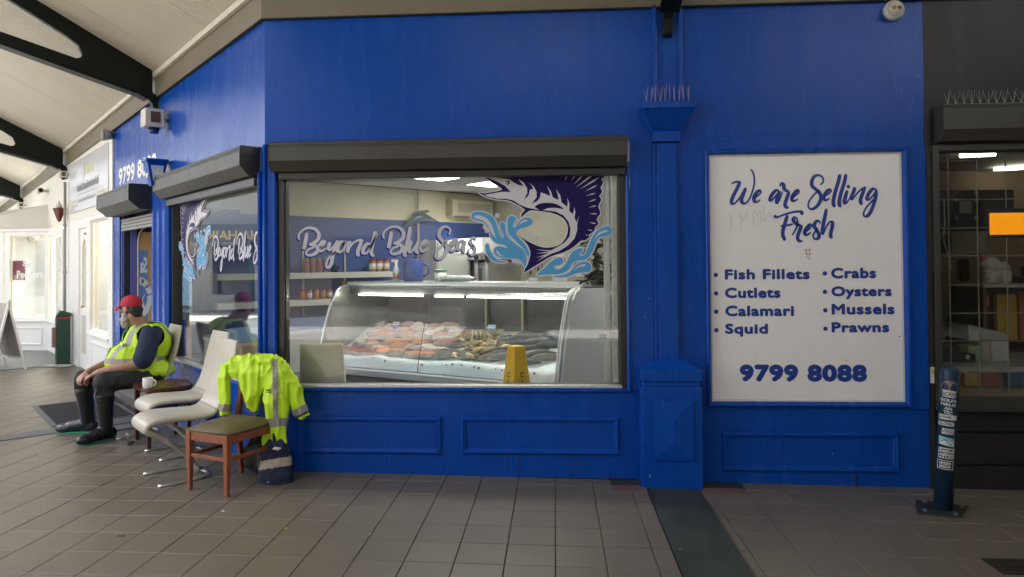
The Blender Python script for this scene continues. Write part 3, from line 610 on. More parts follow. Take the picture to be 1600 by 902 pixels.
SEA = [[(1314,144),(1327,106),(1300,79),(1262,84),(1234,120),(1234,160),(1262,196),(1291,226),(1301,266),(1280,312),(1240,342),(1207,337),(1204,300),(1235,255),(1275,216),(1305,188)],
 [(1328,252),(1363,218),(1387,192),(1370,180),(1344,205),(1328,246),(1335,277),(1360,272),(1390,248)],[(1448,196),(1415,194),(1390,230),(1384,260),(1405,264),(1436,226),(1454,192)],[(1452,192),(1436,250),(1440,294)],
 [(1544,188),(1520,169),(1499,190),(1500,216),(1525,246),(1532,286),(1505,312),(1478,290),(1490,260),(1524,232)]]
WORDS = BEY+BLU+SEA
YD = .052                                                 # just in front of the glass
def cfront(x, y): p = wallp(455+x/5.333, 340+y/5.333, YD); return p.x, p.z
script_strokes(WORDS, cfront, 'shadow_stroke', SHADW, win_f, YD+.0005, 33, 19, dxy=(-9, 11), step=.0002)
script_strokes(WORDS, cfront, 'script_stroke', SILV, win_f, YD-.0015, 31, 17, step=.0003)

def offset_poly(P, d):
    k = len(P); A = sum(P[i][0]*P[(i+1) % k][1]-P[(i+1) % k][0]*P[i][1] for i in range(k)); s = 1 if A > 0 else -1; out = []
    for i in range(k):
        t = P[(i+1) % k]-P[i-1]; L = math.hypot(*t) or 1; out.append(P[i]+np.array((t[1], -t[0]))/L*d*s)
    return out
def band_outline(P, d, conv, name, m, parent, y, T):
    A, B = offset_poly(P, -2), offset_poly(P, d); n = len(P); vs = [(conv(p[0], p[1])[0], y, conv(p[0], p[1])[1]) for p in A+B]
    return MB(T).add(vs, [(i, (i+1) % n, n+(i+1) % n, n+i) for i in range(n)]).build(name, m, parent, recalc=False)
def flat(P, conv, name, m, parent, y, T):
    vs = [(conv(p[0], p[1])[0], y, conv(p[0], p[1])[1]) for p in P]
    tri = tessellate_polygon([[Vector((p[0], p[2], 0)) for p in vs]])
    return MB(T).add(vs, [tuple(t) for t in tri]).build(name, m, parent, recalc=False)
NAVYP = [(150,56),(300,51),(500,47),(700,43),(900,40),(1130,38),(1104,78),(1119,96),(1112,125),(1098,150),(1112,170),(1105,195),(1089,215),(1105,240),(1096,265),(1081,300),(1100,348),(1082,378),(1067,405),(1085,437),(1054,466),(1050,495),(1005,528),(1010,546),(975,570),(940,575),(900,610),(850,645),(780,675),(700,700),(640,735),(560,785),(480,830),(515,760),(534,690),(528,640),(500,590),(470,560),(432,530),(500,570),(570,605),(640,628),(720,625),(780,600),(820,550),(838,490),(830,440),(800,395),(750,365),(680,345),(600,335),(540,330),(500,352),(458,388),(468,350),(490,325),(430,285),(370,255),(310,245),(250,240),(190,225),(150,205),(115,185),(160,192),(230,182),(305,165),(285,140),(230,105),(190,75)]
WHITEP = [(190,62),(300,72),(365,80),(410,110),(440,126),(480,134),(456,102),(436,77),(480,105),(508,150),(510,190),(483,242),(520,210),(532,160),(558,158),(545,130),(519,104),(560,135),(585,180),(585,225),(542,277),(590,255),(612,225),(618,185),(650,195),(692,216),(688,180),(667,134),(700,175),(715,225),(762,246),(755,205),(741,159),(775,210),(785,265),(832,302),(835,265),(832,229),(850,280),(846,332),(876,362),(885,330),(888,304),(896,340),(890,390),(905,427),(926,373),(911,440),(912,490),(890,555),(840,610),(770,655),(700,680),(584,742),(650,697),(580,711),(690,673),(584,676),(690,661),(574,644),(700,652),(760,620),(810,590),(850,540),(857,480),(842,420),(800,370),(740,340),(660,330),(580,322),(510,308),(450,285),(400,250),(340,237),(270,235),(200,222),(165,205),(240,192),(310,180),(376,181),(330,132),(270,100),(215,75)]
SPOT = [(570,300),(610,276),(670,268),(730,275),(775,295),(802,319),(740,310),(680,312),(630,328),(600,320)]
WAVES = [[(60,370),(75,345),(120,338),(180,350),(230,380),(260,430),(280,500),(304,546),(320,542),(310,500),(289,460),(295,430),(315,424),(331,445),(335,490),(345,530),(380,570),(430,610),(480,650),(500,690),(505,740),(488,792),(470,750),(430,722),(380,717),(310,710),(260,696),(240,662),(250,632),(290,621),(335,632),(372,646),(330,610),(280,600),(240,580),(215,540),(205,490),(180,450),(140,420),(90,410),(62,392)],
 [(350,440),(350,395),(375,375),(405,378),(420,400),(400,430),(398,462),(420,456),(450,410),(490,388),(530,390),(550,415),(540,445),(500,465),(450,480),(418,510),(430,540),(480,590),(515,640),(530,692),(515,702),(480,640),(430,590),(390,550),(355,510)],
 [(175,610),(195,600),(205,640),(230,690),(280,730),(352,743),(300,750),(230,736),(190,692),(175,650)],
 [(585,850),(640,800),(690,750),(740,715),(780,708),(800,730),(785,765),(745,775),(730,790),(750,805),(790,790),(830,740),(860,680),(900,645),(945,632),(962,650),(935,675),(940,695),(975,680),(1000,620),(1030,550),(1070,495),(1130,458),(1175,460),(1192,490),(1180,525),(1130,540),(1085,550),(1060,600),(1030,670),(980,725),(910,735),(870,760),(840,810),(770,840),(680,845)],
 [(710,862),(790,850),(850,825),(900,770),(950,745),(1000,748),(1025,780),(1015,820),(970,830),(910,835),(850,860),(780,870)]]
LIGHTS = [[(85,375),(120,370),(175,390),(215,430),(235,480),(256,552),(220,510),(195,455),(150,410),(100,395)],[(445,442),(470,412),(512,407),(500,420),(470,430)],[(1050,562),(1085,510),(1140,490),(1156,500),(1110,515),(1075,535)],[(888,812),(925,775),(978,761),(970,780),(930,785)],[(262,668),(270,652),(300,690),(330,700),(290,694)]]
RAYS = [((1040,40),(900,146)),((1092,62),(932,160)),((1075,125),(972,178)),((1062,190),(978,213)),((1065,240),(995,263)),((1068,290),(1005,307)),((1072,357),(1008,357)),((1065,437),(1005,425)),((1038,493),(990,485)),((998,530),(975,525)),((960,44),(882,122)),((898,46),(862,88)),((830,48),(812,92)),((785,48),(778,65)),((738,50),(733,60))]
BUBS = [(268,370,20),(172,465,22),(182,498,16),(592,407,20),(542,507,18),(592,555,17),(827,683,18),(812,704,11),(402,737,20),(440,747,18),(1088,580,12),(1033,707,16)]
def fish_decal(conv, T, parent, y):
    for k, W_ in enumerate(WAVES):
        P = cr(W_, 4, True); band_outline(P, 9, conv, 'wave_outline', WVIN, parent, y-.0002*k, T); flat(P, conv, 'wave', SKYB, parent, y-.0014-.0002*k, T)
    P = [np.array(p, float) for p in NAVYP]; P = cr(NAVYP, 2, True)
    band_outline(P, 8, conv, 'fish_outline', WVIN, parent, y-.0026, T); flat(P, conv, 'fish_body', NAVY, parent, y-.0030, T)
    flat([np.array(p, float) for p in WHITEP], conv, 'fish_belly', WVIN, parent, y-.0034, T)
    flat(cr(SPOT, 3, True), conv, 'fish_mark', NAVY, parent, y-.0038, T)
    for q in LIGHTS: flat(cr(q, 4, True), conv, 'highlight', WVIN, parent, y-.0030, T)
    for (a, b) in RAYS:
        a = np.array(a, float); b = np.array(b, float); d = (b-a); L = math.hypot(*d); n_ = np.array((-d[1], d[0]))/L; w = 3+L*.028
        flat([a, a*.7+b*.3+n_*w, b, a*.7+b*.3-n_*w], conv, 'fin_ray', WVIN, parent, y-.0034, T)
    def circ(x, y_, r, m, yy, nm): flat([np.array((x+r*math.cos(2*math.pi*k/16), y_+r*math.sin(2*math.pi*k/16))) for k in range(16)], conv, nm, m, parent, yy, T)
    circ(353, 106, 17, NAVY, y-.0038, 'eye'); circ(349, 108, 8, WVIN, y-.0042, 'eye_glint')
    for x, y_, r in BUBS: circ(x, y_, r, WVIN, y-.0010, 'bubble'); circ(x, y_, r*.72, mat('bubble_grey', (.38, .37, .42), .4), y-.0014, 'bubble_core'); circ(x, y_, r*.45, WVIN, y-.0018, 'bubble_dot')
def cfish(x, y): p = wallp(725+x/5.154, 265+y/5.154, YD); return p.x, min(p.z, 2.279)
fish_decal(cfish, FR, win_f, YD)
# the same print on the side window: fish mirrored, wording the right way round
x0f, z0f = cfish(600, 450)
def cfl(x, y): q = cfish(x, y); return -1.90-(q[0]-x0f)*.92, min(2.252, q[1]-.03)
fish_decal(cfl, LF, win_l, YD)
xw, zw = cfront(60, 200)
def cwl(x, y): q = cfront(x, y); return -1.37+(q[0]-xw)*.92, q[1]-.02
WL = [st for st in WORDS if max(p[0] for p in st) < 1480]
script_strokes(WL, cwl, 'shadow_stroke', SHADW, win_l, YD+.0005, 33, 19, T=LF, dxy=(-9, 11), step=.0002)
script_strokes(WL, cwl, 'script_stroke', SILV, win_l, YD-.0015, 31, 17, T=LF, step=.0003)
# ================================================================== CANOPY OVER THE WALKWAY
canopy = thing('canopy', 'sloping cream sheet canopy on black arched trusses above the shop walkway', 'canopy')
def ceil_z(s, off): return 3.785-.022*max(0, s)+.49*off
OUT = 3.4; OUTF = 6.6  # front canopy lengthened out of view to shade the front wall and floor
# ribbed sheet: fine corrugation across the fall
def rib(m, axis):
    t = m.node_tree; b = t.nodes['Principled BSDF']; g = nd(t, 'ShaderNodeNewGeometry'); d = nd(t, 'ShaderNodeVectorMath'); d.operation = 'DOT_PRODUCT'; d.inputs[1].default_value = axis
    t.links.new(g.outputs['Position'], d.inputs[0]); mu = nd(t, 'ShaderNodeMath'); mu.operation = 'MULTIPLY'; mu.inputs[1].default_value = 2*math.pi/.045; t.links.new(d.outputs['Value'], mu.inputs[0])
    sn = nd(t, 'ShaderNodeMath'); sn.operation = 'SINE'; t.links.new(mu.outputs[0], sn.inputs[0]); bp = nd(t, 'ShaderNodeBump'); bp.inputs['Strength'].default_value = .35; bp.inputs['Distance'].default_value = .004
    t.links.new(sn.outputs[0], bp.inputs['Height']); t.links.new(bp.outputs[0], b.inputs['Normal'])
rib(CEIL, tuple(DL)); CEILF = mat('ceiling_sheet_front', (.58, .55, .47), .5, var=.05, vscale=2.2); rib(CEILF, (1, 0, 0))
edges = [0, 1.2, 2.4, 3.6, 4.8, 6.0, 7.2, 8.4, 9.6, 10.8, 12.0, 13.2, 14.4, 16, 18, 20, 22]
for a, b in zip(edges, edges[1:]):
    gp = .003
    if a == 0: lo = [Q(0, 0, ceil_z(0, 0)), Q(b-gp, 0, ceil_z(b, 0)), Q(b-gp, OUT, ceil_z(b, OUT)), Q(-.414*OUT, OUT, ceil_z(0, OUT))]
    else: lo = [Q(a+gp, 0, ceil_z(a, 0)), Q(b-gp, 0, ceil_z(b, 0)), Q(b-gp, OUT, ceil_z(b, OUT)), Q(a+gp, OUT, ceil_z(a, OUT))]
    MB().hexa(lo, [p+Vector((0, 0, .03)) for p in lo]).build('ceiling_sheet', CEIL, canopy)
for a, b in zip([0, 1.2, 2.4, 3.6, 4.8, 6.0, 7.5], [1.2, 2.4, 3.6, 4.8, 6.0, 7.5, 9]):
    pl = [(0, 0), (-.414*OUT, -OUT), (-.414*OUT, -OUTF), (b-.003, -OUTF), (b-.003, 0)] if a == 0 else [(a+.003, 0), (a+.003, -OUTF), (b-.003, -OUTF), (b-.003, 0)]
    n = len(pl); vs = [(x, y, ceil_z(0, -y)) for x, y in pl]+[(x, y, ceil_z(0, -y)+.03) for x, y in pl]
    MB().add(vs, [tuple(range(n)), tuple(range(2*n-1, n-1, -1))]+[(k, (k+1) % n, (k+1) % n+n, k+n) for k in range(n)]).build('ceiling_sheet', CEILF, canopy)
# lid above the sheets so no light leaks through the joints
top = [Q(0, -.2, ceil_z(0, 0)+.06), Q(22, -.2, ceil_z(22, 0)+.06), Q(22, OUT+.05, ceil_z(22, OUT)+.10), Q(-.414*OUT, OUT+.05, ceil_z(0, OUT)+.10)]
MB().hexa(top, [p+Vector((0, 0, .05)) for p in top]).build('roof_deck', MATS['roof_metal'], canopy)
pl = [(0, .2), (-.414*OUT-.05, -OUT), (-.414*OUT-.05, -OUTF-.05), (9, -OUTF-.05), (9, .2)]; n = 5; vs = [(x, y, ceil_z(0, -y)+.06) for x, y in pl]+[(x, y, ceil_z(0, -y)+.11) for x, y in pl]
MB().add(vs, [tuple(range(n)), tuple(range(2*n-1, n-1, -1))]+[(k, (k+1) % n, (k+1) % n+n, k+n) for k in range(n)]).build('roof_deck', MATS['roof_metal'], canopy)
# far slope added behind the camera for shade; openings shaped for fascia highlights
YR, YE, ZR, ZE = -OUTF, -13.5, ceil_z(0, OUTF), 4.3
def rz(y): return ZR+(ZE-ZR)*(y-YR)/(YE-YR)
for x0, x1, y0, y1 in ((-1.41, 9, -8.3, YR), (-1.41, .3, -10.7, -8.303), (3.8, 6.6, -10.7, -8.303), (8.4, 9, -10.7, -8.303), (-1.41, 9, YE, -10.703)):
    lo = [(x0, y0, rz(y0)), (x1, y0, rz(y0)), (x1, y1, rz(y1)), (x0, y1, rz(y1))]; MB().hexa([Vector(p) for p in lo], [Vector(p)+Vector((0, 0, .05)) for p in lo]).build('shade_sheet', mat('shade_sheet', (.26, .25, .23), .6), canopy)
# sheet added out of view at the canopy's left edge to block the sun
gy = [(-OUT, ceil_z(0, OUT)), (YR, ZR), (YE, ZE), (YE, 4.1), (-OUT, 4.6)]
MB().prism(gy, -1.47, -1.42, 'x').build('sun_block_sheet', mat('shade_sheet', (.26, .25, .23), .6), canopy)
# beige band and cream moulding along the wall heads
def band(o0, o1, za, zb, name, m):
    k = .4142
    def pl(s, off, z): return Q(s, off, z-.022*max(0, s))
    for a, b in ((0, 2.96), (2.98, 8.54), (8.56, 22)):
        sa0, sa1 = (-k*o0, -k*o1) if a == 0 else (a, a)
        lo = [pl(sa0, o0, za), pl(b, o0, za), pl(b, o1, za), pl(sa1, o1, za)]; hi = [pl(sa0, o0, zb), pl(b, o0, zb), pl(b, o1, zb), pl(sa1, o1, zb)]
        MB().hexa(lo, hi).build(name, m, canopy, bevel=.003)
    lo = [Vector((-k*o0, -o0, za)), Vector((-k*o1, -o1, za)), Vector((9, -o1, za)), Vector((9, -o0, za))]; hi = [p+Vector((0, 0, zb-za)) for p in lo]
    MB().hexa(lo, hi).build(name, m, canopy, bevel=.003)
band(.002, .03, ZT-.002, 3.79, 'fascia_band', BEIGE); band(.032, .07, 3.745, 3.80, 'cornice', MOULD)
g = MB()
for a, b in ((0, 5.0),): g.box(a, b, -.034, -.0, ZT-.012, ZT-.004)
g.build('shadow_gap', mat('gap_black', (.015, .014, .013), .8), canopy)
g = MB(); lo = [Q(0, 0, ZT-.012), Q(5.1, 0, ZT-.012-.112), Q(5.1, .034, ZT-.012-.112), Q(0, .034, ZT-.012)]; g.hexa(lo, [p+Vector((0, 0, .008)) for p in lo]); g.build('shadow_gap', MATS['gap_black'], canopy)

def prism_hole(mb, outer, hole, a, b, place):
    n, h = len(outer), len(hole); L = [Vector((p[0], p[1], 0)) for p in outer]; H = [Vector((p[0], p[1], 0)) for p in hole]
    tri = tessellate_polygon([L, H]); al = list(outer)+list(hole); k = n+h
    vs = [place(p[0], p[1], a) for p in al]+[place(p[0], p[1], b) for p in al]
    fs = [tuple(t) for t in tri]+[tuple(i+k for i in reversed(t)) for t in tri]
    fs += [(i, (i+1) % n, (i+1) % n+k, i+k) for i in range(n)]+[(n+i, n+(i+1) % h, n+(i+1) % h+k, n+i+k) for i in range(h)]
    mb.add(vs, fs)
def inside(p, P):
    c = False
    for i in range(len(P)):
        a, b = P[i], P[i-1]
        if (a[1] > p[1]) != (b[1] > p[1]) and p[0] < (b[0]-a[0])*(p[1]-a[1])/(b[1]-a[1])+a[0]: c = not c
    return c
HOLE = [(.735, 3.835), (.75, 3.80), (.79, 3.785), (1.42, 3.925), (2.3, 4.14), (2.95, 4.30), (3.0, 4.35), (3.0, 5.06), (2.96, 5.08), (2.3, 4.76), (1.42, 4.29), (.90, 4.015), (.77, 3.93)]
MESHM = mat('mesh_wire', (.55, .55, .48), .5)
def truss(place, dz, fine):
    outer = [(.012, 3.30), (.05, 3.32), (.075, 3.42), (.12, 3.475), (.22, 3.53), (.89, 3.69), (1.42, 3.82), (2.3, 4.03), (3.2, 4.25), (3.35, 4.35), (3.35, ceil_z(0, 3.35)-.012), (1.6, ceil_z(0, 1.6)-.012), (.08, ceil_z(0, .08)-.012), (.072, 3.72), (.072, 3.55), (.012, 3.5)]
    g = MB(); prism_hole(g, [(a, b+dz) for a, b in outer], [(a, b+dz) for a, b in HOLE], -.035, .035, place); t = g.build('truss', BLACK, canopy, bevel=.004)
    bot = [(.13, 3.475), (.22, 3.518), (.89, 3.678), (1.42, 3.808), (2.3, 4.018), (3.2, 4.238)]
    g = MB()
    for (a, za), (b, zb) in zip(bot, bot[1:]):
        g.hexa([place(a, za+dz-.022, -.075), place(b, zb+dz-.022, -.075), place(b, zb+dz-.022, .075), place(a, za+dz-.022, .075)], [place(a, za+dz, -.075), place(b, zb+dz, -.075), place(b, zb+dz, .075), place(a, za+dz, .075)])
    g.build('flange', BLACK, t)
    g = MB()
    for x, z in ((.20, 3.56), (1.05, 3.78), (1.75, 3.93)): g.cyl(place(x, z+dz, -.05), place(x, z+dz, .05), .014, n=6)
    g.build('bolt', BLACK, t)
    if fine:
        g = MB(); st = .030 if fine == 1 else .06
        xs_ = [.7+.0075*k for k in range(330)]
        for sgn_ in (1, -1):
            c = -8.0
            while c < 8:
                seg = [x for x in xs_ if inside((x, sgn_*.75*x+c), HOLE)]
                if len(seg) > 2:
                    a, b = seg[0], seg[-1]; w = .0022
                    p, q = place(a, sgn_*.75*a+c+dz, 0.004*sgn_), place(b, sgn_*.75*b+c+dz, .004*sgn_)
                    g.cyl(p, q, w, n=3, cap=False)
                c += st
        o = g.build('mesh_infill', MESHM, t); o['kind'] = 'stuff'
truss(lambda off, z, t: Q(2.97+t, off, z), -.03, 1); truss(lambda off, z, t: Q(8.55+t, off, z), -.19, 2); truss(lambda off, z, t: Q(14.15+t, off, z), -.31, 0); truss(lambda off, z, t: Q(19.0+t, off, z), -.40, 0)
truss(lambda off, z, t: Vector((3.125+t, -off, z)), .0, 0)
# canopy edge beam and posts beyond the frame
g = MB(); p = [Q(-.414*3.45, 3.38, 0), Q(22, 3.38, 0), Q(22, 3.5, 0), Q(-.414*3.5, 3.5, 0)]
g.hexa([v+Vector((0, 0, ceil_z(0, OUT)-.25-(.45 if i in (1, 2) else 0))) for i, v in enumerate(p)], [v+Vector((0, 0, ceil_z(0, OUT)+.12-(.45 if i in (1, 2) else 0))) for i, v in enumerate(p)]); g.build('edge_beam', BLACK, canopy)
g = MB(); g.box(-1.44, 9, -13.62, -13.5, 4.0, 4.4); g.build('edge_beam', BLACK, canopy)
TEAL = mat('teal_post', (.02, .10, .09), .45)
for s in (8.55, 14.15): g = MB(); q = Q(s, 3.44, 0); g.cyl((q.x, q.y, 0), (q.x, q.y, ceil_z(s, OUT)-.2), .07, n=14); g.build('post', TEAL, canopy, smooth=True)

# ================================================================== WHITE SALON NEXT DOOR (left)
salon = thing('salon', 'white painted beauty salon with bay window beyond the blue shop', 'shop', Q(7, 0, 0))
def sl(name, m, *boxes, parent=None, bevel=0): return lb(name, m, *boxes, parent=parent or salon, bevel=bevel)
sl('upper_wall', CREAM, (-10.5, -5.13, .0, .15, 2.37, 3.9)); 
sl('upper_wall', CREAM, (-22, -10.5, .0, .15, 2.2, 3.9))
sl('corner_trim', WHITE, (-5.31, -5.13, -.02, .0, -.1, 3.42), bevel=.006)
sl('stall_riser', WHITE, (-6.66, -5.32, .004, .12, -.1, .60)); 
pr_ = [(0, .004), (0, -.012), (.02, -.016), (.035, -.004), (.036, .004)]
MB(LF).frame(-6.55, -5.45, .10, .50, pr_).build('panel_moulding', WHITE, salon)
def swin(T, x0, x1, z0, z1, name='window_frame', th=.06):
    w = MB(T).frame(x0, x1, z0, z1, [(0, -.02), (th, -.02), (th, .02), (th+.02, .02), (th+.02, .09), (0, .09)]).build(name, WHITE, salon, bevel=.004)
    g = MB(T); g.box(x0+th, x1-th, .04, .046, z0+th, z1-th); g.build('pane', GLASS, w); 
    g = MB(T); g.box(x0-.01, x1+.01, -.05, -.021, z0+.0, z0+.03); g.build('sill', WHITE, w, bevel=.003)
    return w
swin(LF, -6.66, -5.32, .60, 2.36)
sl('door_jamb', WHITE, (-6.97, -6.66, .0, .12, -.1, 2.37), (-7.60, -6.97, .0, .12, 2.22, 2.37), (-8.42, -7.60, .0, .12, -.1, 2.37), bevel=.004)
# door with arched upper light
def archpts(x0, x1, z0, z1, n=10):
    r = (x1-x0)/2; c = (x0+x1)/2
    return [(x0, z0), (x1, z0)]+[(c+r*math.cos(math.pi*k/n), z1-r*1.6+r*1.6*math.sin(math.pi*k/n)) for k in range(n+1)]
g = MB(LF); prism_hole(g, [(-7.60, 0), (-6.975, 0), (-6.975, 2.215), (-7.60, 2.215)], archpts(-7.45, -7.12, 1.0, 2.05), .03, .075, lambda a, b, t: (a, t, b)); dr = g.build('door', WHITE, salon)
g = MB(LF); g.prism(archpts(-7.449, -7.121, 1.001, 2.049), .048, .054, 'y'); g.build('door_glass', mat('frosted_pane', (.62, .58, .48), .25), dr)
g = MB(LF); g.box(-7.45, -7.12, .022, .0295, .25, .85); g.build('lower_panel', mat('door_inset', (.62, .58, .48), .4), dr, bevel=.004)
g = MB(LF); g.box(-7.02, -6.99, .018, .03, .92, 1.10); g.cyl((-7.01, .02, 1.0), (-7.01, -.03, 1.0), .010, n=8); g.ball((-7.01, -.04, 1.0), .022); g.build('handle', mat('brass', (.55, .42, .18), .25, metal=.9), dr)
g = MB(LF); g.box(-7.16, -7.0, .0, .03, 2.11, 2.14); g.build('door_closer', mat('grey_metal', (.2, .2, .2), .4), dr)
sl('post', WHITE, (-8.95, -8.42, .0, .12, -.1, 2.37), bevel=.004)
sl('stall_riser', WHITE, (-10.5, -8.95, .004, .12, -.1, .57)); MB(LF).frame(-10.3, -9.1, .12, .46, pr_).build('panel_moulding', WHITE, salon)
ws = swin(LF, -10.5, -8.95, .57, 2.30, th=.09)
WARM = emis('warm_strip', (1, .80, .42), 3.0)
g = MB(LF); g.frame(-10.40, -9.05, .68, 2.20, [(0, .047), (.02, .047), (.02, .06), (0, .06)]); g.build('light_strip', WARM, ws)
# bay front, square to the street
BX, BY = -7.42, 7.42
BT = Matrix.Translation((BX, BY, 0))
g = MB(BT); g.box(-1.6, .0, .004, .12, -.1, .57); g.build('stall_riser', WHITE, salon); MB(BT).frame(-1.4, -.14, .12, .46, pr_).build('panel_moulding', WHITE, salon)
wp = swin(BT, -.86, .0, .57, 2.30, th=.08); swin(BT, -1.9, -.90, .57, 2.30, th=.08)
g = MB(BT); g.box(-.90, -.86, -.01, .1, .57, 2.30); g.build('mullion', WHITE, salon)
PW = mat('white_print', (.80, .80, .78), .45)
text('lettering', 'Spa', -.56, -.30, 1.60, 1.74, .037, BT, PW, wp, bold=.03); text('lettering', 'Pedicure', -.68, -.14, 1.40, 1.55, .037, BT, PW, wp, bold=.03)
g = MB(BT); g.box(-.76, -.52, .05, .055, 1.36, 1.74); g.build('window_poster', mat('poster_maroon', (.30, .04, .07), .5), wp)
g = MB(BT); g.box(-2.0, .05, -.06, .10, 2.30, 2.36); g.build('bay_head', WHITE, salon, bevel=.006)
HIP = mat('hip_sheet', (.58, .54, .46), .55, var=.05)
q0 = Vector((BX+.08, BY-.08, 2.361)); q1 = Vector((BX-2.0, BY-.08, 2.361)); q2 = Q(10.2, .0, 2.361); ap = Vector((BX-.10, BY+.12, 2.83)); ap2 = Vector((BX-2.0, BY+1.4, 2.83))
MB().add([q1, q0, ap, ap2, q2, Vector((BX-2, BY+1.4, 2.361))], [(0, 1, 2, 3), (1, 4, 2), (3, 2, 4, 5), (0, 3, 5), (0, 5, 4, 1)]).build('bay_roof', HIP, salon)
# salon inside
SI = mat('salon_inside', (.70, .60, .44), .6, var=.06, vscale=2)
sl('inner_wall', SI, (-10.5, -5.2, 2.6, 2.66, 0, 2.5)); sl('inner_wall', SI, (-5.26, -5.2, .16, 2.6, 0, 2.5)); sl('inner_floor', SI, (-10.5, -5.2, .13, 2.6, -.02, .012)); sl('inner_ceiling', WHITE, (-10.5, -5.2, .13, 2.6, 2.45, 2.5))
sl('inner_wall', SI, (-6.9, -6.84, .3, 2.6, 0, 2.45)); sl('cabinet', mat('tan_cabinet', (.45, .38, .27), .5), (-6.2, -5.3, 1.2, 1.6, 0, 1.25))
g = MB(BT); g.box(-2, .6, 2.2, 2.25, -.1, 2.5); g.box(-2.05, -2, .1, 2.2, -.1, 2.5); g.build('inner_wall', mat('salon_grey', (.55, .57, .58), .6), salon); 
g = MB(BT); g.box(-.8, -.15, .5, 1.0, .35, .66); g.build('bench', mat('tan_bench', (.38, .26, .16), .5), salon, bevel=.03)
LAMPW = emis('lamp_white', (1, .95, .85), 22.0)
for s, y in ((-6.0, 1.0), (-9.0, 1.2)): g = MB(LF); g.box(s-.5, s+.5, y-.06, y+.06, 2.425, 2.449); g.build('ceiling_lamp', LAMPW, salon)
g = MB(BT); g.box(-1.2, -.2, 1.0, 1.12, 2.40, 2.43); g.build('ceiling_lamp', LAMPW, salon)
# salon sign panel
SPN = MB(LF); SPN.box(-8.25, -5.36, -.024, -.001, 2.50, 3.31); spn = SPN.build('salon_sign', mat('sign_pale', (.66, .67, .69), .22, var=.02))
tag(spn, 'pale glossy salon sign panel with grey text above the white salon window', 'sign')
GREYP = mat('grey_print', (.22, .22, .23), .5); GOLDP = mat('gold_print', (.55, .52, .33), .5)
text('lettering', 'Cosmetic Tattoo-Brow-Laser-Facial', -7.55, -5.95, 2.80, 2.93, -.026, LF, GREYP, spn, fat=.006); g = MB(LF); g.box(-7.55, -5.95, -.026, -.0245, 2.745, 2.752); g.build('rule', GREYP, spn)
text('lettering', 'Cheap-Body-All-in-one', -7.5, -6.2, 2.60, 2.70, -.026, LF, GREYP, spn)
for x0, x1 in ((-8.1, -7.55), (-6.1, -5.45)):
    g = MB(LF)
    for k in range(4):
        for j in range(2): g.box(x0+k*(x1-x0)/4+.02, x0+(k+1)*(x1-x0)/4-.02, -.026, -.0245, 2.57+j*.07, 2.62+j*.07)
    o = g.build('gold_mark', GOLDP, spn); o['kind'] = 'stuff'
g = MB(LF)
for k in range(5): g.box(-6.95+k*.14, -6.88+k*.14, -.026, -.0245, 3.02, 3.16)
o = g.build('gold_script', GOLDP, spn); o['kind'] = 'stuff'
g = MB(LF); g.add([(-7.05, -.026, 2.86), (-7.02, -.026, 2.86), (-6.94, -.026, 3.26), (-6.97, -.026, 3.26)], [(0, 1, 2, 3)]); g.build('gold_stroke', mat('grey_gold', (.36, .35, .28), .5), spn, recalc=False)

# ================================================================== DARK SHOP NEXT DOOR (right)
dark = thing('dark_shop', 'dark grey shopfront with barred window and shutter box right of the blue shop', 'shop', (7, 0, 0))
def db(name, m, *boxes, parent=None, bevel=0):
    g = MB()
    for b in boxes: g.box(*b)
    return g.build(name, m, parent or dark, bevel=bevel)
db('fascia', DARK, (5.003, 9, .012, .16, 2.45, 4.05)); db('side_strip', DARK, (5.003, 5.045, -.004, .10, -.2, 2.76), bevel=.005)
FT = Matrix.Translation((0, 0, 0))
pr = [(0, 2.47), (-.07, 2.47), (-.12, 2.55), (-.12, 2.70), (-.10, 2.735), (.011, 2.735), (.011, 2.47)]
dsb = MB().prism(pr, 5.075, 9, 'x').build('shutter_box', mat('shutter_dark', (.045, .04, .032), .45, var=.1, vscale=6), dark, bevel=.004)
spikes(5.11, 6.2, -.09, -.03, 2.736, 19, .10, dark)
w = MB().frame(5.048, 8.9, .51, 2.455, [(0, -.02), (.045, -.02), (.045, .02), (.055, .02), (.055, .09), (0, .09)]).build('window_frame', mat('frame_dark', (.045, .042, .036), .4, var=.1), dark, bevel=.003)
g = MB(); g.box(5.10, 8.85, .03, .036, .56, 2.40); g.build('pane', GLASS, w)
db('sill', MATS['frame_dark'], (5.05, 8.9, -.05, .03, .50, .515), (5.06, 8.9, -.035, .02, .516, .60), bevel=.003)
BARM = mat('bar_bronze', (.24, .20, .13), .45, metal=.3)
for k in range(9): g = MB(); x = 5.195+.206*k; g.cyl((x, .058, .61), (x, .058, 2.40), .0045, n=6); g.build('grille_bar', BARM, dark)
for z in (2.345, 2.262, 2.055, 1.842, 1.634, 1.418, 1.208, 1.002, .80): g = MB(); g.cyl((5.10, .067, z), (7.1, .067, z), .0045, n=6); g.build('grille_bar', BARM, dark)
DBD = painted('dark_board', (.022, .021, .02), .5, chips=(.2, .2, .19))
for z0, z1 in ((-.25, .085), (.105, .325), (.345, .498)): db('board', DBD, (5.06, 9, .006, .1, z0, z1), bevel=.008)
db('backing', DK, (5.05, 9, .03, .09, -.25, .5))
g = MB(); g.box(5.012, 5.040, -.0065, -.0045, .70, .82); g.build('alarm_sticker', mat('sticker_pale', (.6, .58, .5), .5), dark)
g = MB(); g.box(5.014, 5.038, -.0075, -.0066, .765, .80); g.build('sticker_print', mat('sticker_gold', (.6, .42, .08), .5), dark)
DI = mat('dark_inside', (.24, .18, .11), .7, var=.15, vscale=2); DIC = mat('dark_inside_ceiling', (.36, .34, .29), .7)
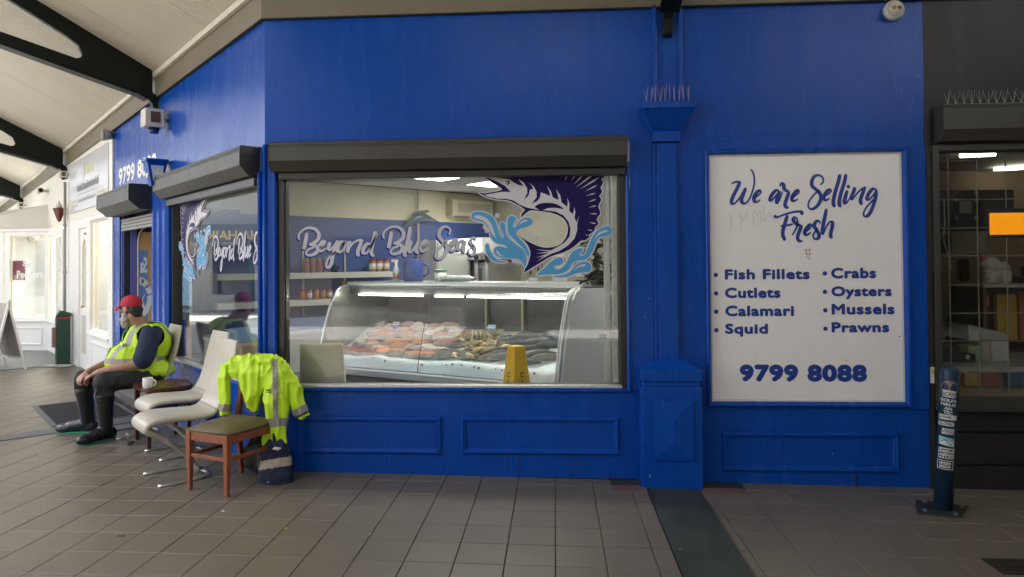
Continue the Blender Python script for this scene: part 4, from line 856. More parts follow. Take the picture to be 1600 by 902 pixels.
db('inner_wall', DI, (5.04, 5.10, .17, 5, -.2, 2.9)); db('inner_wall', DI, (5.1, 9, 4.9, 5, -.2, 2.9)); db('inner_wall', DI, (8.9, 9, .17, 4.9, -.2, 2.9)); db('inner_floor', DI, (5.04, 9, .12, 5, -.2, -.1)); db('inner_ceiling', DIC, (5.04, 9, .12, 5, 2.86, 2.95)); db('roof', MATS['roof_metal'], (5.0, 12, .2, 12, 4.1, 4.2))
TUBE2 = emis('tube_dim', (1, .93, .78), 2.5)
def zpt(px, py, z): return hit(px, py, Vector((0, 0, 1)), z)
for (a, b) in (((1500, 243), (1555, 240.5)), ((1553, 265.5), (1640, 258))):
    p, q = zpt(*a, 2.83), zpt(*b, 2.83); g = MB(); g.cyl(p, q, .028, n=8); g.build('tube_lamp', TUBE2, dark, smooth=True)
    g = MB(); u = (q-p).normalized(); nrm = Vector((-u.y, u.x, 0))*.05; g.hexa([p-nrm+Vector((0, 0, .03)), q-nrm+Vector((0, 0, .03)), q+nrm+Vector((0, 0, .03)), p+nrm+Vector((0, 0, .03))], [v+Vector((0, 0, .06)) for v in (p-nrm, q-nrm, q+nrm, p+nrm)]); g.build('lamp_batten', WHITE, dark)

# ================================================================== ACROSS THE STREET (seen only in reflections)
def brickmat():
    m = mat('red_brick', (.30, .10, .06), .8, bump=.2); t = m.node_tree; b = t.nodes['Principled BSDF']; g = nd(t, 'ShaderNodeNewGeometry'); sp = nd(t, 'ShaderNodeSeparateXYZ'); cb = nd(t, 'ShaderNodeCombineXYZ'); ad = nd(t, 'ShaderNodeMath')
    t.links.new(g.outputs['Position'], sp.inputs[0]); t.links.new(sp.outputs[0], ad.inputs[0]); t.links.new(sp.outputs[1], ad.inputs[1]); t.links.new(ad.outputs[0], cb.inputs[0]); t.links.new(sp.outputs[2], cb.inputs[1])
    k = nd(t, 'ShaderNodeTexBrick'); k.inputs['Scale'].default_value = 4; k.inputs['Color1'].default_value = (.33, .11, .06, 1); k.inputs['Color2'].default_value = (.24, .08, .05, 1); k.inputs['Mortar'].default_value = (.4, .37, .33, 1); k.inputs['Mortar Size'].default_value = .012
    t.links.new(cb.outputs[0], k.inputs['Vector']); t.links.new(k.outputs['Color'], b.inputs['Base Color']); return m
BRICK = brickmat()
def block(name, label, x0, x1, y0, y1, h, m, face, sign=None):
    r = thing(name, label, 'building', ((x0+x1)/2, (y0+y1)/2, 0))
    MB().box(x0, x1, y0, y1, -.14, h).build('wall', m, r); MB().box(x0-.2, x1+.2, y0-.2, y1+.2, h, h+.3).build('parapet', WHITE, r)
    dg_ = mat('far_glass', (.05, .06, .07), .08)
    n = int(((y1-y0) if face[0] else (x1-x0))//2.6)
    for fl in range(int(h//3.4)):
        for k in range(n):
            z0, z1 = (.5, 2.4) if fl == 0 else (3.4*fl+.9, 3.4*fl+2.4)
            if face[0]:
                a = y0+(k+.5)*(y1-y0)/n; xf = x1 if face[0] > 0 else x0; g = MB(); g.box(min(xf, xf+.03*face[0]), max(xf, xf+.03*face[0]), a-.8, a+.8, z0, z1)
            else:
                a = x0+(k+.5)*(x1-x0)/n; yf = y1 if face[1] > 0 else y0; g = MB(); g.box(a-.8, a+.8, min(yf, yf+.03*face[1]), max(yf, yf+.03*face[1]), z0, z1)
            g.build('window', dg_, r)
    return r
bs = block('pale_shop', 'pale shop across the street with gold letters on its awning', -27, -21, 6.3, 20, 4.6, mat('pale_render', (.55, .55, .54), .7, var=.06, vscale=.8), (1, 0))
block('brick_shop', 'red brick shop next to the pale shop across the street', -27, -20.9, -2, 6.25, 5.4, BRICK, (1, 0))
g = MB(); g.box(-21, -19.4, 6.3, 20, 3.0, 3.15); g.box(-19.5, -19.4, 6.3, 20, 2.5, 3.0); aw = g.build('awning', mat('awning_grey', (.16, .20, .26), .6), bs)
GT = Matrix.Translation((-19.39, 7.4, 0)) @ Matrix.Rotation(math.radians(90), 4, 'Z')
text('lettering', 'VARSHA HAIR', .0, 3.2, 2.58, 2.92, -.01, GT, mat('gold_letters', (.75, .60, .28), .4), aw, bold=.02)
for y in (6.5, 9.0, 11.6): g = MB(); g.cyl((-19.6, y, -.1), (-19.6, y, 3.0), .09, n=12); g.build('post', TEAL, bs, smooth=True)
block('corner_block', 'rendered two storey building across the plaza to the left', -30, -16, -34, -20, 7.5, mat('render_grey', (.30, .29, .28), .8, var=.1, vscale=.7), (0, 1))
block('facing_block', 'unseen dark two storey building set close across the plaza to cut light', -7.5, 18, -24, -13.9, 7.0, mat('render_dark', (.16, .15, .145), .8, var=.1, vscale=.7), (0, 1))  # unseen block, moved close and widened to cut light and window glare
block('shade_wing', 'unseen dark wing added to darken the right side of the walkway', 8.0, 16, -13, -.4, 3.75, MATS['render_dark'], (-1, 0))  # unseen wing, added so the right side falls darker
struct(MB().box(-17.5, -14.2, 4.4, 7.2, -.12, -.02).build('lawn', mat('lawn_green', (.06, .13, .03), .9, var=.3, vscale=12, bump=.3)))
struct(MB().box(-15, -11.5, -30, 1.0, -.135, -.10).build('road', ASPH))
pt = thing('picnic_table', 'blue legged picnic table on the lawn across the walkway', 'table', (-15.6, 5.8, 0))
PTM = Matrix.Translation((-15.6, 5.8, -.02)) @ Matrix.Rotation(math.radians(70), 4, 'Z')
g = MB(PTM); g.box(-.9, .9, -.38, .38, .72, .77); g.build('table_top', mat('table_timber', (.35, .3, .25), .6), pt)
for y in (-.75, .5): g = MB(PTM); g.box(-.9, .9, y, y+.25, .42, .46); g.build('seat', MATS['table_timber'], pt)
for x in (-.7, .7):
    for y in (-.55, .55): g = MB(PTM); g.cyl((x, y, 0), (x, y*.3, .72), .035, n=8); g.build('leg', mat('leg_blue', (.03, .06, .2), .4), pt)
def tree(name, label, x, y, h, r, seed):
    rnd = random.Random(seed); t = thing(name, label, 'tree', (x, y, -.1)); LEAF = mat('leaf_green', (.055, .085, .025), .6, var=.4, vscale=2)
    g = MB(); g.tube([(x, y, -.14), (x+.1, y, h*.3), (x+.05, y+.1, h*.55), (x, y, h*.8)], [.22, .17, .12, .05]); limbs = []
    for k in range(9):
        a = rnd.uniform(0, 6.28); q = Vector((x+r*.7*math.cos(a), y+r*.7*math.sin(a), h*rnd.uniform(.6, .95))); g.tube([(x+.05, y+.05, h*rnd.uniform(.35, .6)), q], [.07, .02], n=6); limbs.append(q)
    g.build('trunk', mat('bark', (.10, .08, .06), .9, var=.3, vscale=8), t)
    g = MB()
    for k in range(2600):
        c = rnd.choice(limbs); p = c+Vector((rnd.gauss(0, r*.28), rnd.gauss(0, r*.28), rnd.gauss(0, r*.22))); u = Vector((rnd.gauss(0, 1), rnd.gauss(0, 1), rnd.gauss(0, 1))).normalized(); v = u.orthogonal().normalized(); s = rnd.uniform(.06, .13)
        g.add([p-u*s, p+v*s*.6, p+u*s, p-v*s*.6], [(0, 1, 2, 3)])
    g.build('crown', LEAF, t, recalc=False)
tree('street_tree', 'leafy street tree standing out on the plaza', -9.5, -9.5, 6.5, 2.2, 3)
# ================================================================== INSIDE THE FISH SHOP
STEEL = mat('stainless', (.55, .55, .53), .28, metal=.9, var=.08, vscale=6, stretch=(1, 1, 8))
PLAST = mat('white_plastic', (.72, .72, .68), .4, var=.04, vscale=6)
PANEL = emis('panel_light', (1, .97, .90), 4.6); TUBE = emis('case_tube', (1, .96, .86), 7.0)
def ceiling_light(px, py, label, w=.6):
    p = zpt(px, py, ZI-.012); t = thing('ceiling_light', label, 'light', p, group='lit ceiling panels in the fish shop')
    R45 = Matrix.Translation(p) @ Matrix.Rotation(math.radians(45), 4, 'Z')
    MB(R45).frame(-w/2-.03, w/2+.03, -w/2-.03, w/2+.03, [(0, 0), (.03, 0), (.03, .01), (0, .01)])
    g = MB(R45); g.box(-w/2, w/2, -w/2, w/2, -.004, .004); g.build('diffuser', PANEL, t)
    g = MB(R45)
    for a, b, c, d in ((-w/2-.03, w/2+.03, -w/2-.03, -w/2), (-w/2-.03, w/2+.03, w/2, w/2+.03), (-w/2-.03, -w/2, -w/2, w/2), (w/2, w/2+.03, -w/2, w/2)): g.box(a, b, c, d, -.006, .011)
    g.build('trim', WHITE, t)
ceiling_light(682, 277.5, 'lit square ceiling panel above the window lettering in the fish shop')
ceiling_light(768, 288, 'lit square ceiling panel behind the printed fish head')
p = Vector((-.9, 2.9, ZI-.012))
ceiling_light(300, 200, 'lit square ceiling panel deep inside behind the side window') if False else None
t = thing('ceiling_light', 'lit square ceiling panel near the shop front, hidden above the shutter', 'light', (1.6, 1.6, ZI-.012), group='lit ceiling panels in the fish shop')
g = MB(); g.box(1.1, 2.1, 1.3, 1.9, ZI-.016, ZI-.006); g.build('diffuser', PANEL, t); g = MB(); g.box(1.06, 2.14, 1.26, 1.94, ZI-.0055, ZI-.001); g.build('trim', WHITE, t)
t = thing('ceiling_light', 'added lit ceiling panel, out of view, brightening the right end of the display case', 'light', (3.6, 1.2, ZI-.012), group='lit ceiling panels in the fish shop')  # panel added out of view to brighten the case's end panel
g = MB(); g.box(3.2, 4.0, .9, 1.5, ZI-.016, ZI-.006); g.build('diffuser', PANEL, t); g = MB(); g.box(3.16, 4.04, .86, 1.54, ZI-.0055, ZI-.001); g.build('trim', WHITE, t)
# ---- shelving on the far wall
def PP(t, d, z): v = Vector((FP[1][0], FP[1][1], 0))+UD*t+Vector((S2, -S2, 0))*d; return Vector((v.x, v.y, z))      # along the far wall, out from it, up
PF = Matrix(((S2, -S2, 0, FP[1][0]), (S2, S2, 0, FP[1][1]), (0, 0, 1, 0), (0, 0, 0, 1)))                                # x along, y into the wall
sh = thing('wall_shelf', 'white wall shelving with strip brackets along the blue wall inside the shop', 'shelf', PP(2.6, .2, 0))
SHW = mat('shelf_white', (.66, .65, .58), .45, var=.05)
for z, t0, t1 in ((1.40, 1.2, 4.10), (.98, 1.2, 4.10)):
    g = MB(PF); g.box(t0, t1, -.36, -.004, z, z+.09); g.build('shelf_board', SHW, sh, bevel=.004)
for tt in (2.62, 3.35): g = MB(PF); g.box(tt, tt+.03, -.02, -.003, .5, 1.9); g.build('upright', ALU, sh)
ct = thing('wall_counter', 'low white counter under the wall shelves', 'counter', PP(2.6, .4, 0))
g = MB(PF); g.box(1.0, 4.3, -.62, -.004, .02, .58); g.build('cabinet', PLAST, ct); g = MB(PF); g.box(.98, 4.32, -.66, -.004, .581, .62); g.build('counter_top', mat('counter_white', (.75, .76, .76), .25), ct, bevel=.004)
g = MB(PF); g.box(2.2, 3.5, -.40, -.05, .622, .80); g.build('tray_stack', mat('tray_bluegrey', (.25, .30, .48), .5), ct)
JARG = mat('jar_orange', (.42, .16, .05), .3, var=.35, vscale=40); LIDR = mat('lid_red', (.42, .03, .03), .4); LIDG = mat('lid_gold', (.5, .36, .1), .35, metal=.5); LBL = mat('label_white', (.7, .68, .6), .5); JARD = mat('jar_maroon', (.26, .10, .09), .35, var=.3, vscale=50)
ORD = ('first', 'second', 'third', 'fourth', 'fifth', 'sixth', 'seventh', 'eighth')
def jar(tt, d, z, r, h, m, lid, label, group, lb_=None):
    p = PP(tt, d, z); o = thing('jar', label, 'jar', p, group)
    g = MB(); g.lathe([(r*.92, 0), (r, .012), (r, h*.78), (r*.85, h*.84), (r*.8, h*.86)], p, 10); g.build('body', m, o, smooth=True)
    g = MB(); g.lathe([(r*.88, h*.861), (r*.9, h*.87), (r*.9, h), (r*.6, h)], p, 10); g.build('lid', lid, o, smooth=False)
    if lb_: g = MB(); g.lathe([(r*1.02, h*.2), (r*1.02, h*.65)], p, 10); g.build('label_band', lb_, o, smooth=True)
for k in range(8): jar(2.50+k*.115, .27, 1.071, .045, .155, JARG, LIDR, ORD[k]+' orange sauce jar from the left on the lower shelf', 'sauce jars on the lower shelf', LBL if k % 3 == 1 else None)
for k in range(2): jar(3.47+k*.115, .27, 1.071, .045, .155, JARG, LIDR, ('left', 'right')[k]+' one of two white labelled sauce jars ending the lower shelf row', 'sauce jars at the end of the lower shelf', LBL)
for k in range(4): jar(3.30+k*.10, .10, 1.071, .04, .27, JARD, LIDG, ORD[k]+' tall gold topped jar from the left behind the sauce jars', 'gold topped jars')
for k in range(4): jar(2.60+k*.105, .20, 1.491, .047, .235, JARD, mat('lid_green', (.10, .25, .12), .4), ORD[k]+' dark red bottle from the left on the upper shelf', 'dark red bottles on the upper shelf')
for k in range(3): jar(3.78+k*.135, .18, 1.491, .058, .21, mat('jar_brown', (.34, .17, .08), .4, var=.3, vscale=30), LIDR, ORD[k]+' red lidded spice jar from the left, right end of upper shelf', 'spice jars on the upper shelf', LBL)
o = thing('kettle', 'small black pot on the upper shelf', 'pot', PP(3.08, .2, 1.491)); p = PP(3.08, .2, 1.491)
g = MB(); g.lathe([(.05, 0), (.06, .03), (.055, .09), (.03, .12)], p, 12); g.build('pot', BLACK, o, smooth=True); g = MB(); g.tube([p+Vector((.05, 0, .05)), p+Vector((.09, 0, .08)), p+Vector((.06, 0, .1))], .008, n=6); g.build('handle', BLACK, o)
# ---- mounted fish on the wall
mf = thing('mounted_fish', 'mounted sailfish trophy on the cream wall above the blue dado', 'trophy', PP(4.75, .12, 2.45))
def mfp(px, py): v = hit(px, py, DL, 5.0); return v
pts = [mfp(x, y) for x, y in ((615, 362), (632, 356), (641, 347), (652, 341), (664, 340), (674, 343), (686, 347))]
g = MB(); g.tube(pts, [(.006, .006), (.02, .02), (.06, .04), (.085, .055), (.075, .05), (.035, .03), (.004, .004)], n=12); g.build('body', mat('trophy_slate', (.05, .10, .13), .25, var=.3, vscale=12), mf, smooth=True)
v = [mfp(x, y) for x, y in ((641, 344), (646, 331), (668, 328), (672, 331), (655, 336), (650, 341))]
MB().add(v, [tuple(range(6))]).build('dorsal_fin', mat('trophy_fin', (.08, .075, .05), .5), mf, solid=.006)
v = [mfp(x, y) for x, y in ((617, 361), (606, 356), (612, 362), (608, 372))]; MB().add(v, [(0, 1, 2), (0, 2, 3)]).build('tail_fin', MATS['trophy_fin'], mf, solid=.006)
# ---- air conditioner
a0 = PP(5.46, .0, 2.47); ac = thing('air_conditioner', 'beige split air conditioner on the far wall behind the printed fish', 'air conditioner', PP(5.9, .1, 2.5))
g = MB(PF); g.prism([(-.004, 2.48), (-.20, 2.50), (-.22, 2.56), (-.22, 2.80), (-.004, 2.82)], 5.44, 6.40, 'x'); g.build('casing', mat('ac_beige', (.55, .48, .34), .45), ac, bevel=.01)
g = MB(PF); g.box(5.56, 6.34, -.224, -.2205, 2.57, 2.74); g.build('grille', mat('ac_grille', (.36, .33, .25), .5), ac); g = MB(PF); g.box(5.52, 6.36, -.215, -.16, 2.485, 2.50); g.build('vent_flap', mat('ac_dark', (.12, .10, .07), .5), ac)
# ---- kitchen line
fz = thing('cold_room_door', 'tall pale grey cabinet beside the lit kitchen hood', 'cabinet', PP(5.3, .4, 0))
g = MB(PF); g.box(4.86, 5.62, -.50, -.004, .02, 2.03); g.build('carcass', mat('cabinet_grey', (.52, .53, .50), .4, var=.03), fz, bevel=.006); g = MB(PF); g.box(4.88, 5.60, -.53, -.501, .9, 2.0); g.build('door', MATS['cabinet_grey'], fz, bevel=.008); g = MB(PF); g.cyl((5.54, -.56, 1.2), (5.54, -.56, 1.5), .012, n=8); g.build('handle', STEEL, fz)
B2 = Vector((FP[2][0], FP[2][1], 0)); VD = Vector((S2, -S2, 0))
KF = Matrix(((S2, S2, 0, B2.x), (-S2, S2, 0, B2.y), (0, 0, 1, 0), (0, 0, 0, 1)))        # far right wall: x along, y into the wall
hd = thing('range_hood', 'bright lit white hood panel over the ovens at the back of the shop', 'hood', KF @ Vector((.6, -.5, 0)))
g = MB(KF); g.box(-.55, .75, -.95, -.90, 1.78, 2.06); g.build('lit_panel', emis('lit_panel', (1, .99, .96), 1.2), hd); g = MB(KF); g.box(-.56, .9, -.895, -.004, 1.70, 2.08); g.build('housing', PLAST, hd); g = MB(KF); g.box(-.55, .9, -.97, -.90, 1.68, 1.775); g.build('lower_edge', STEEL, hd)
ov = thing('oven', 'stainless double oven with glass doors under the hood', 'oven', KF @ Vector((.4, -.5, 0)))
g = MB(KF); g.box(-.5, .9, -.80, -.004, .02, 1.64); g.build('body', STEEL, ov, bevel=.008)
for k in range(2):
    g = MB(KF); g.box(-.45+k*.68, .17+k*.68, -.835, -.802, 1.24, 1.60); d = g.build('door', STEEL, ov, bevel=.006); g = MB(KF); g.box(-.38+k*.68, .10+k*.68, -.842, -.836, 1.29, 1.54); g.build('door_glass', mat('oven_glass', (.10, .11, .11), .1), d); g = MB(KF); g.cyl((-.38+k*.68, -.87, 1.575), (.10+k*.68, -.87, 1.575), .01, n=8); g.build('handle', STEEL, d)
bn = thing('prep_bench', 'long stainless preparation bench behind the display case', 'bench', (1.6, 3.6, 0))
def KB(x, y, z): return Vector((x, y, z))
bu = Vector((.86, -.51, 0)); bv = Vector((.51, .86, 0)); bo = Vector((.35, 4.3, 0))
BNF = Matrix(((bu.x, bv.x, 0, bo.x), (bu.y, bv.y, 0, bo.y), (0, 0, 1, 0), (0, 0, 0, 1)))
g = MB(BNF); g.box(0, 3.6, 0, .65, 1.20, 1.25); g.build('bench_top', STEEL, bn, bevel=.006); g = MB(BNF); g.box(0, 3.6, .02, .06, .95, 1.17); g.build('upstand', STEEL, bn)
for k in range(3): g = MB(BNF); g.box(.1+k*1.5, .16+k*1.5, .1, .16, .02, 1.199); g.build('leg', STEEL, bn)
for k, xx in enumerate((.95, 1.12)): g = MB(BNF); g.cyl((xx, .1, 1.251), (xx, .1, 1.72), .03, n=10); g.build('post', mat('post_white', (.7, .7, .67), .35), bn, smooth=True)
g = MB(BNF); g.box(.6, 2.0, -.05, .2, 1.721, 1.75); g.build('over_shelf', STEEL, bn)
def bottle(px, py0, py1, y, r, m, capm, label, name='bottle', cat='bottle', group=None, waist=.6):
    b0 = wallp(px, py1, y); h = wallp(px, py0, y).z-b0.z; o = thing(name, label, cat, b0, group)
    g = MB(); g.lathe([(r*.9, 0), (r, h*.04), (r, h*.62), (r*waist, h*.74), (r*.4, h*.80), (r*.4, h*.86)], b0, 14); g.build('body', m, o, smooth=True); g = MB(); g.lathe([(r*.46, h*.861), (r*.46, h), (r*.3, h)], b0, 12); g.build('cap', capm, o)
    return o, b0, h
# ---- display case
L0 = Vector((-.19, 1.76, 0)); R0 = Vector((2.30, .545, 0)); cu = (R0-L0).normalized(); cv = Vector((-cu.y, cu.x, 0)); LEN = (R0-L0).length
CFm = Matrix(((cu.x, cv.x, 0, L0.x), (cu.y, cv.y, 0, L0.y), (0, 0, 1, 0), (0, 0, 0, 1)))        # x along the case, y to the back
case = thing('display_case', 'refrigerated seafood display case with slanted curved glass and lit canopy', 'display case', L0+cu*LEN/2)
g = MB(CFm); g.box(0, LEN, .12, 1.12, .02, .50); g.build('plinth', mat('plinth_grey', (.42, .42, .40), .45, var=.06), case); g = MB(CFm); g.box(-.02, LEN+.02, .02, .11, .36, .50); g.build('kick_rail', mat('kick_dark', (.07, .07, .065), .4), case, bevel=.01)
g = MB(CFm); g.box(-.02, LEN+.02, -.02, .11, .501, .575); g.build('bumper', mat('bumper_grey', (.50, .50, .47), .35, metal=.3), case, bevel=.012)
PRF = [(.0, .59), (.05, .80), (.11, 1.0), (.18, 1.18), (.235, 1.285), (.30, 1.345), (.39, 1.375), (.50, 1.38)]
def case_glass(x0, x1):
    P = cr(PRF, 3); g = MB(CFm); n = len(P); vs = []
    for x in (x0, x1):
        for th in (0, .006):
            vs += [(x, p[0]+th, p[1]-th*.3) for p in P]
    fs = []
    for i in range(n-1): fs += [(i, i+1, 2*n+i+1, 2*n+i), (n+i, 3*n+i, 3*n+i+1, n+i+1)]
    g.add(vs, fs); return g.build('front_glass', CASEGL, case, smooth=True)
case_glass(.03, LEN*.46); case_glass(LEN*.46+.006, LEN-.05)
g = MB(CFm); P = cr(PRF, 3); g.tube([(LEN*.46+.003, p[0]-.002, p[1]) for p in P], .004, n=6); g.build('glass_joint', mat('seal_black', (.02, .02, .02), .5), case)
END = mat('end_panel', (.55, .55, .50), .4, var=.04, vscale=3)
def endp(x0, x1): return MB(CFm).prism([(1.10, .45)]+[(1.10, 1.36)]+[(p[0], p[1]) for p in reversed(PRF)]+[(0, .45)], x0, x1, 'x').build('end_panel', END, case)
# left end: glass with chrome edge; right end: solid panel
g = MB(CFm); g.tube([(.012, p[0]-.012, p[1]+.004) for p in P], .016, n=8); g.build('edge_trim', STEEL, case, smooth=True)
MB(CFm).prism([(1.10, .50), (1.10, 1.36)]+[(p[0], p[1]) for p in reversed(PRF)]+[(0, .50)], .0, .012, 'x').build('end_panel', mat('end_steel', (.36, .36, .32), .3, metal=.5, var=.2, vscale=3), case)
endp(LEN-.03, LEN+.02)
g = MB(CFm); g.tube([(LEN-.045, p[0]-.006, p[1]) for p in P], .010, n=8); g.tube([(LEN-.02, p[0]-.008, p[1]) for p in P], .012, n=8); g.build('edge_trim', mat('trim_pale', (.72, .72, .68), .35), case, smooth=True)
g = MB(CFm); g.box(-.01, LEN+.02, .45, 1.12, 1.381, 1.42); g.build('case_top', mat('top_steel', (.50, .51, .49), .3, metal=.6), case, bevel=.008)
g = MB(CFm); g.box(.02, LEN-.03, .46, 1.08, 1.30, 1.378); g.build('lamp_housing', mat('housing_grey', (.14, .145, .135), .4, metal=.2), case, bevel=.006)
for x0, x1, yy, zz in ((.16, 1.02, .44, 1.285), (1.16, 1.50, .45, 1.283), (1.55, LEN-.09, .45, 1.283)):
    g = MB(CFm); g.cyl((x0, yy, zz), (x1, yy, zz), .007, n=8); g.build('tube_lamp', TUBE, case, smooth=True)
g = MB(CFm); g.box(.02, LEN-.03, 1.085, 1.11, .5, 1.30); g.build('back_panel', mat('case_back', (.055, .057, .048), .22, var=.3, vscale=3), case)
for xx in (LEN*.5, LEN*.66): g = MB(CFm); g.box(xx, xx+.025, 1.04, 1.08, .6, 1.3); g.build('divider', mat('divider_tan', (.32, .27, .20), .4), case)
# ice: lumpy sloping bed and rounded front berm
def icez(x, y):
    n = mnoise.noise(Vector((x*3.1, y*4, .3)))*.022+mnoise.noise(Vector((x*9, y*11, 1.7)))*.008
    b = .105*math.exp(-((y-.10)/.085)**2)
    return .585+.50*min(.62, max(0, (y-.12)))+b+n
g = MB(CFm); g.grid(lambda u, v: (.02+u*(LEN-.05), .02+v*1.05, icez(u*LEN, .02+v*1.05) if v > 0 else .58), 90, 46)
ICE = mat('crushed_ice', (.78, .84, .84), .35, var=.06, vscale=18, bump=.6, bscale=70, sss=.3); g.build('ice_bed', ICE, case, smooth=True)['kind'] = 'stuff'
def onice(x, y, dz=0): p = CFm @ Vector((x, y, icez(x, y)+dz)); return p
SAL = mat('salmon', (.66, .24, .10), .35, var=.22, vscale=18); PNK = mat('pink_fish', (.60, .33, .28), .35, var=.2, vscale=16); REDF = mat('tuna_red', (.38, .06, .07), .35, var=.2, vscale=20); PALE = mat('pale_fillet', (.70, .60, .53), .4, var=.12, vscale=15); GRYF = mat('grey_fish', (.20, .19, .17), .3, var=.35, vscale=14); SKINF = mat('fish_skin', (.13, .13, .13), .3, var=.3, vscale=20); PRW = mat('prawn_straw', (.62, .50, .28), .4, var=.3, vscale=30); CRB = mat('crab_olive', (.24, .20, .11), .45, var=.4, vscale=26); DKS = mat('shell_slate', (.13, .13, .14), .35, var=.35, vscale=30)
rf = random.Random(11); ORD = ('first', 'second', 'third', 'fourth', 'fifth', 'sixth', 'seventh', 'eighth', 'ninth', 'tenth')
def fillet(x, y, L, W, H, ang, m, label, group, tilt=.15, name='fish_fillet'):
    L, W, H = L*1.22, W*1.22, H*1.25
    p = onice(x, y, .012); o = thing(name, label, 'fish', p, group); R = CFm.to_3x3() @ Matrix.Rotation(ang, 3, 'Z') @ Matrix.Rotation(tilt, 3, 'X'); g = MB(); vs = []; n = 16
    for lay, (sc, z) in enumerate(((.86, -.2), (1.0, .15), (.97, .62), (.80, 1.0))):
        for k in range(n):
            t = 2*math.pi*k/n; c, s_ = math.cos(t), math.sin(t); r = (abs(c)**2.6+abs(s_)**2.6)**(-1/2.6); xx = r*c*L/2*sc; yy = r*s_*W/2*sc*(1-.22*c)
            vs.append(p+R @ Vector((xx, yy, z*H+rf.uniform(-.05, .05)*H)))
    g.add(vs, [(i*n+k, i*n+(k+1) % n, (i+1)*n+(k+1) % n, (i+1)*n+k) for i in range(3) for k in range(n)]+[tuple(range(n-1, -1, -1))]); g.build('skin', mat('fillet_side', (.40, .32, .29), .4, var=.25, vscale=22), o, smooth=True)
    c0 = sum((v for v in vs[-n:]), Vector())/n; g = MB(); g.add([v+Vector((0, 0, .002)) for v in vs[-n:]]+[c0+Vector((0, 0, H*.22))], [(k, (k+1) % n, n) for k in range(n)]); g.build('flesh', m, o, smooth=True)
spots = []
for k in range(7): fillet(.10+k*.075, .25+.02*(k % 2), .15, .11, .035, .3, REDF, ORD[k]+' red tuna piece from the left end of the case', 'red tuna pieces', .1)
for k, (x, y) in enumerate(((.55, .34), (.66, .28), (.80, .30), (.74, .42), (.90, .40), (.62, .46), (.78, .52), (.95, .50), (.88, .60), (.70, .60), (1.0, .30))): fillet(x, y, .19, .11, .034, rf.uniform(-.4, .5), SAL if k % 4 else PNK, 'salmon cutlet piled on ice left of the glass joint', 'salmon cutlets piled on the ice', rf.uniform(.1, .45))
for k, (x, y) in enumerate(((.85, .70), (.97, .72), (1.08, .66), (1.15, .58), (1.02, .60), (1.2, .74), (1.28, .66), (1.10, .78), (.75, .72), (.62, .62))): fillet(x, y, .17, .12, .05, rf.uniform(-1, 1), PNK if k % 2 else PALE, 'pale pink fish piece heaped at the back of the ice', 'pale fish pieces at the back', rf.uniform(.1, .5))
for k, (x, y, a) in enumerate(((1.22, .32, .3), (1.30, .40, .25), (1.40, .50, .3), (1.16, .42, .35), (1.45, .64, .2), (1.32, .60, .3))): fillet(x, y, .42, .13, .03, a, SAL if k % 2 == 0 else PALE, 'long salmon side laid on ice right of the glass joint', 'long salmon sides', .12)
for k, (x, y) in enumerate(((.22, .40), (.32, .46), (.42, .38), (.28, .58), (.40, .56), (.52, .54), (.36, .68), (.48, .70), (.60, .74), (.24, .72))): fillet(x, y, .17, .12, .045, rf.uniform(-.8, .8), (PALE, SAL, PNK)[k % 3], 'mixed fish piece spread on the ice at the left end of the case', 'mixed fish pieces at the left end', rf.uniform(.1, .4))
def whole(x, y, L, ang, m, label, group, r=.035):
    p = onice(x, y, r*.8); o = thing('whole_fish', label, 'fish', p, group); R = CFm.to_3x3() @ Matrix.Rotation(ang, 3, 'Z'); pts = [p+R @ Vector((L*(u-.5), .012*math.sin(6*u), .012*math.sin(3*u))) for u in (0, .08, .2, .4, .6, .8, .92)]
    g = MB(); g.tube(pts, [(.006, .004), (r*.6, r*.45), (r, r*.65), (r*1.1, r*.7), (r*.85, r*.55), (r*.4, r*.3), (r*.2, r*.15)], n=10); g.build('body', m, o, smooth=True)
    t = pts[-1]; g = MB(); g.add([t, t+R @ Vector((.07, .045, .0)), t+R @ Vector((.05, 0, 0)), t+R @ Vector((.07, -.045, .0))], [(0, 1, 2), (0, 2, 3)]); g.build('tail', m, o, solid=.004)
    g = MB(); q = pts[3]; g.add([q+Vector((0, 0, r*.9))+R @ Vector((-.08, 0, 0)), q+Vector((0, 0, r*1.6)), q+Vector((0, 0, r*.8))+R @ Vector((.09, 0, 0))], [(0, 1, 2)]); g.build('fin', m, o, solid=.004)
for k, (x, y) in enumerate(((1.95, .34), (2.02, .40), (2.09, .36), (2.16, .44), (2.22, .40), (2.30, .48), (2.05, .52), (2.18, .56), (2.32, .60), (1.98, .60), (2.40, .42), (2.45, .55), (2.50, .36), (2.28, .30), (2.12, .68), (2.42, .70))): whole(x, y, .36, .55+rf.uniform(-.15, .15), DKS if k % 2 else GRYF, 'small slate grey whole fish heaped at the right end of the case', 'slate grey whole fish')
for k, (x, y) in enumerate(((1.42, .30), (1.52, .34), (1.62, .38), (1.50, .44), (1.68, .32), (1.05, .36))): whole(x, y, .34, .5+rf.uniform(-.2, .2), GRYF, 'olive grey whole fish in the middle of the ice', 'olive grey whole fish', .042)
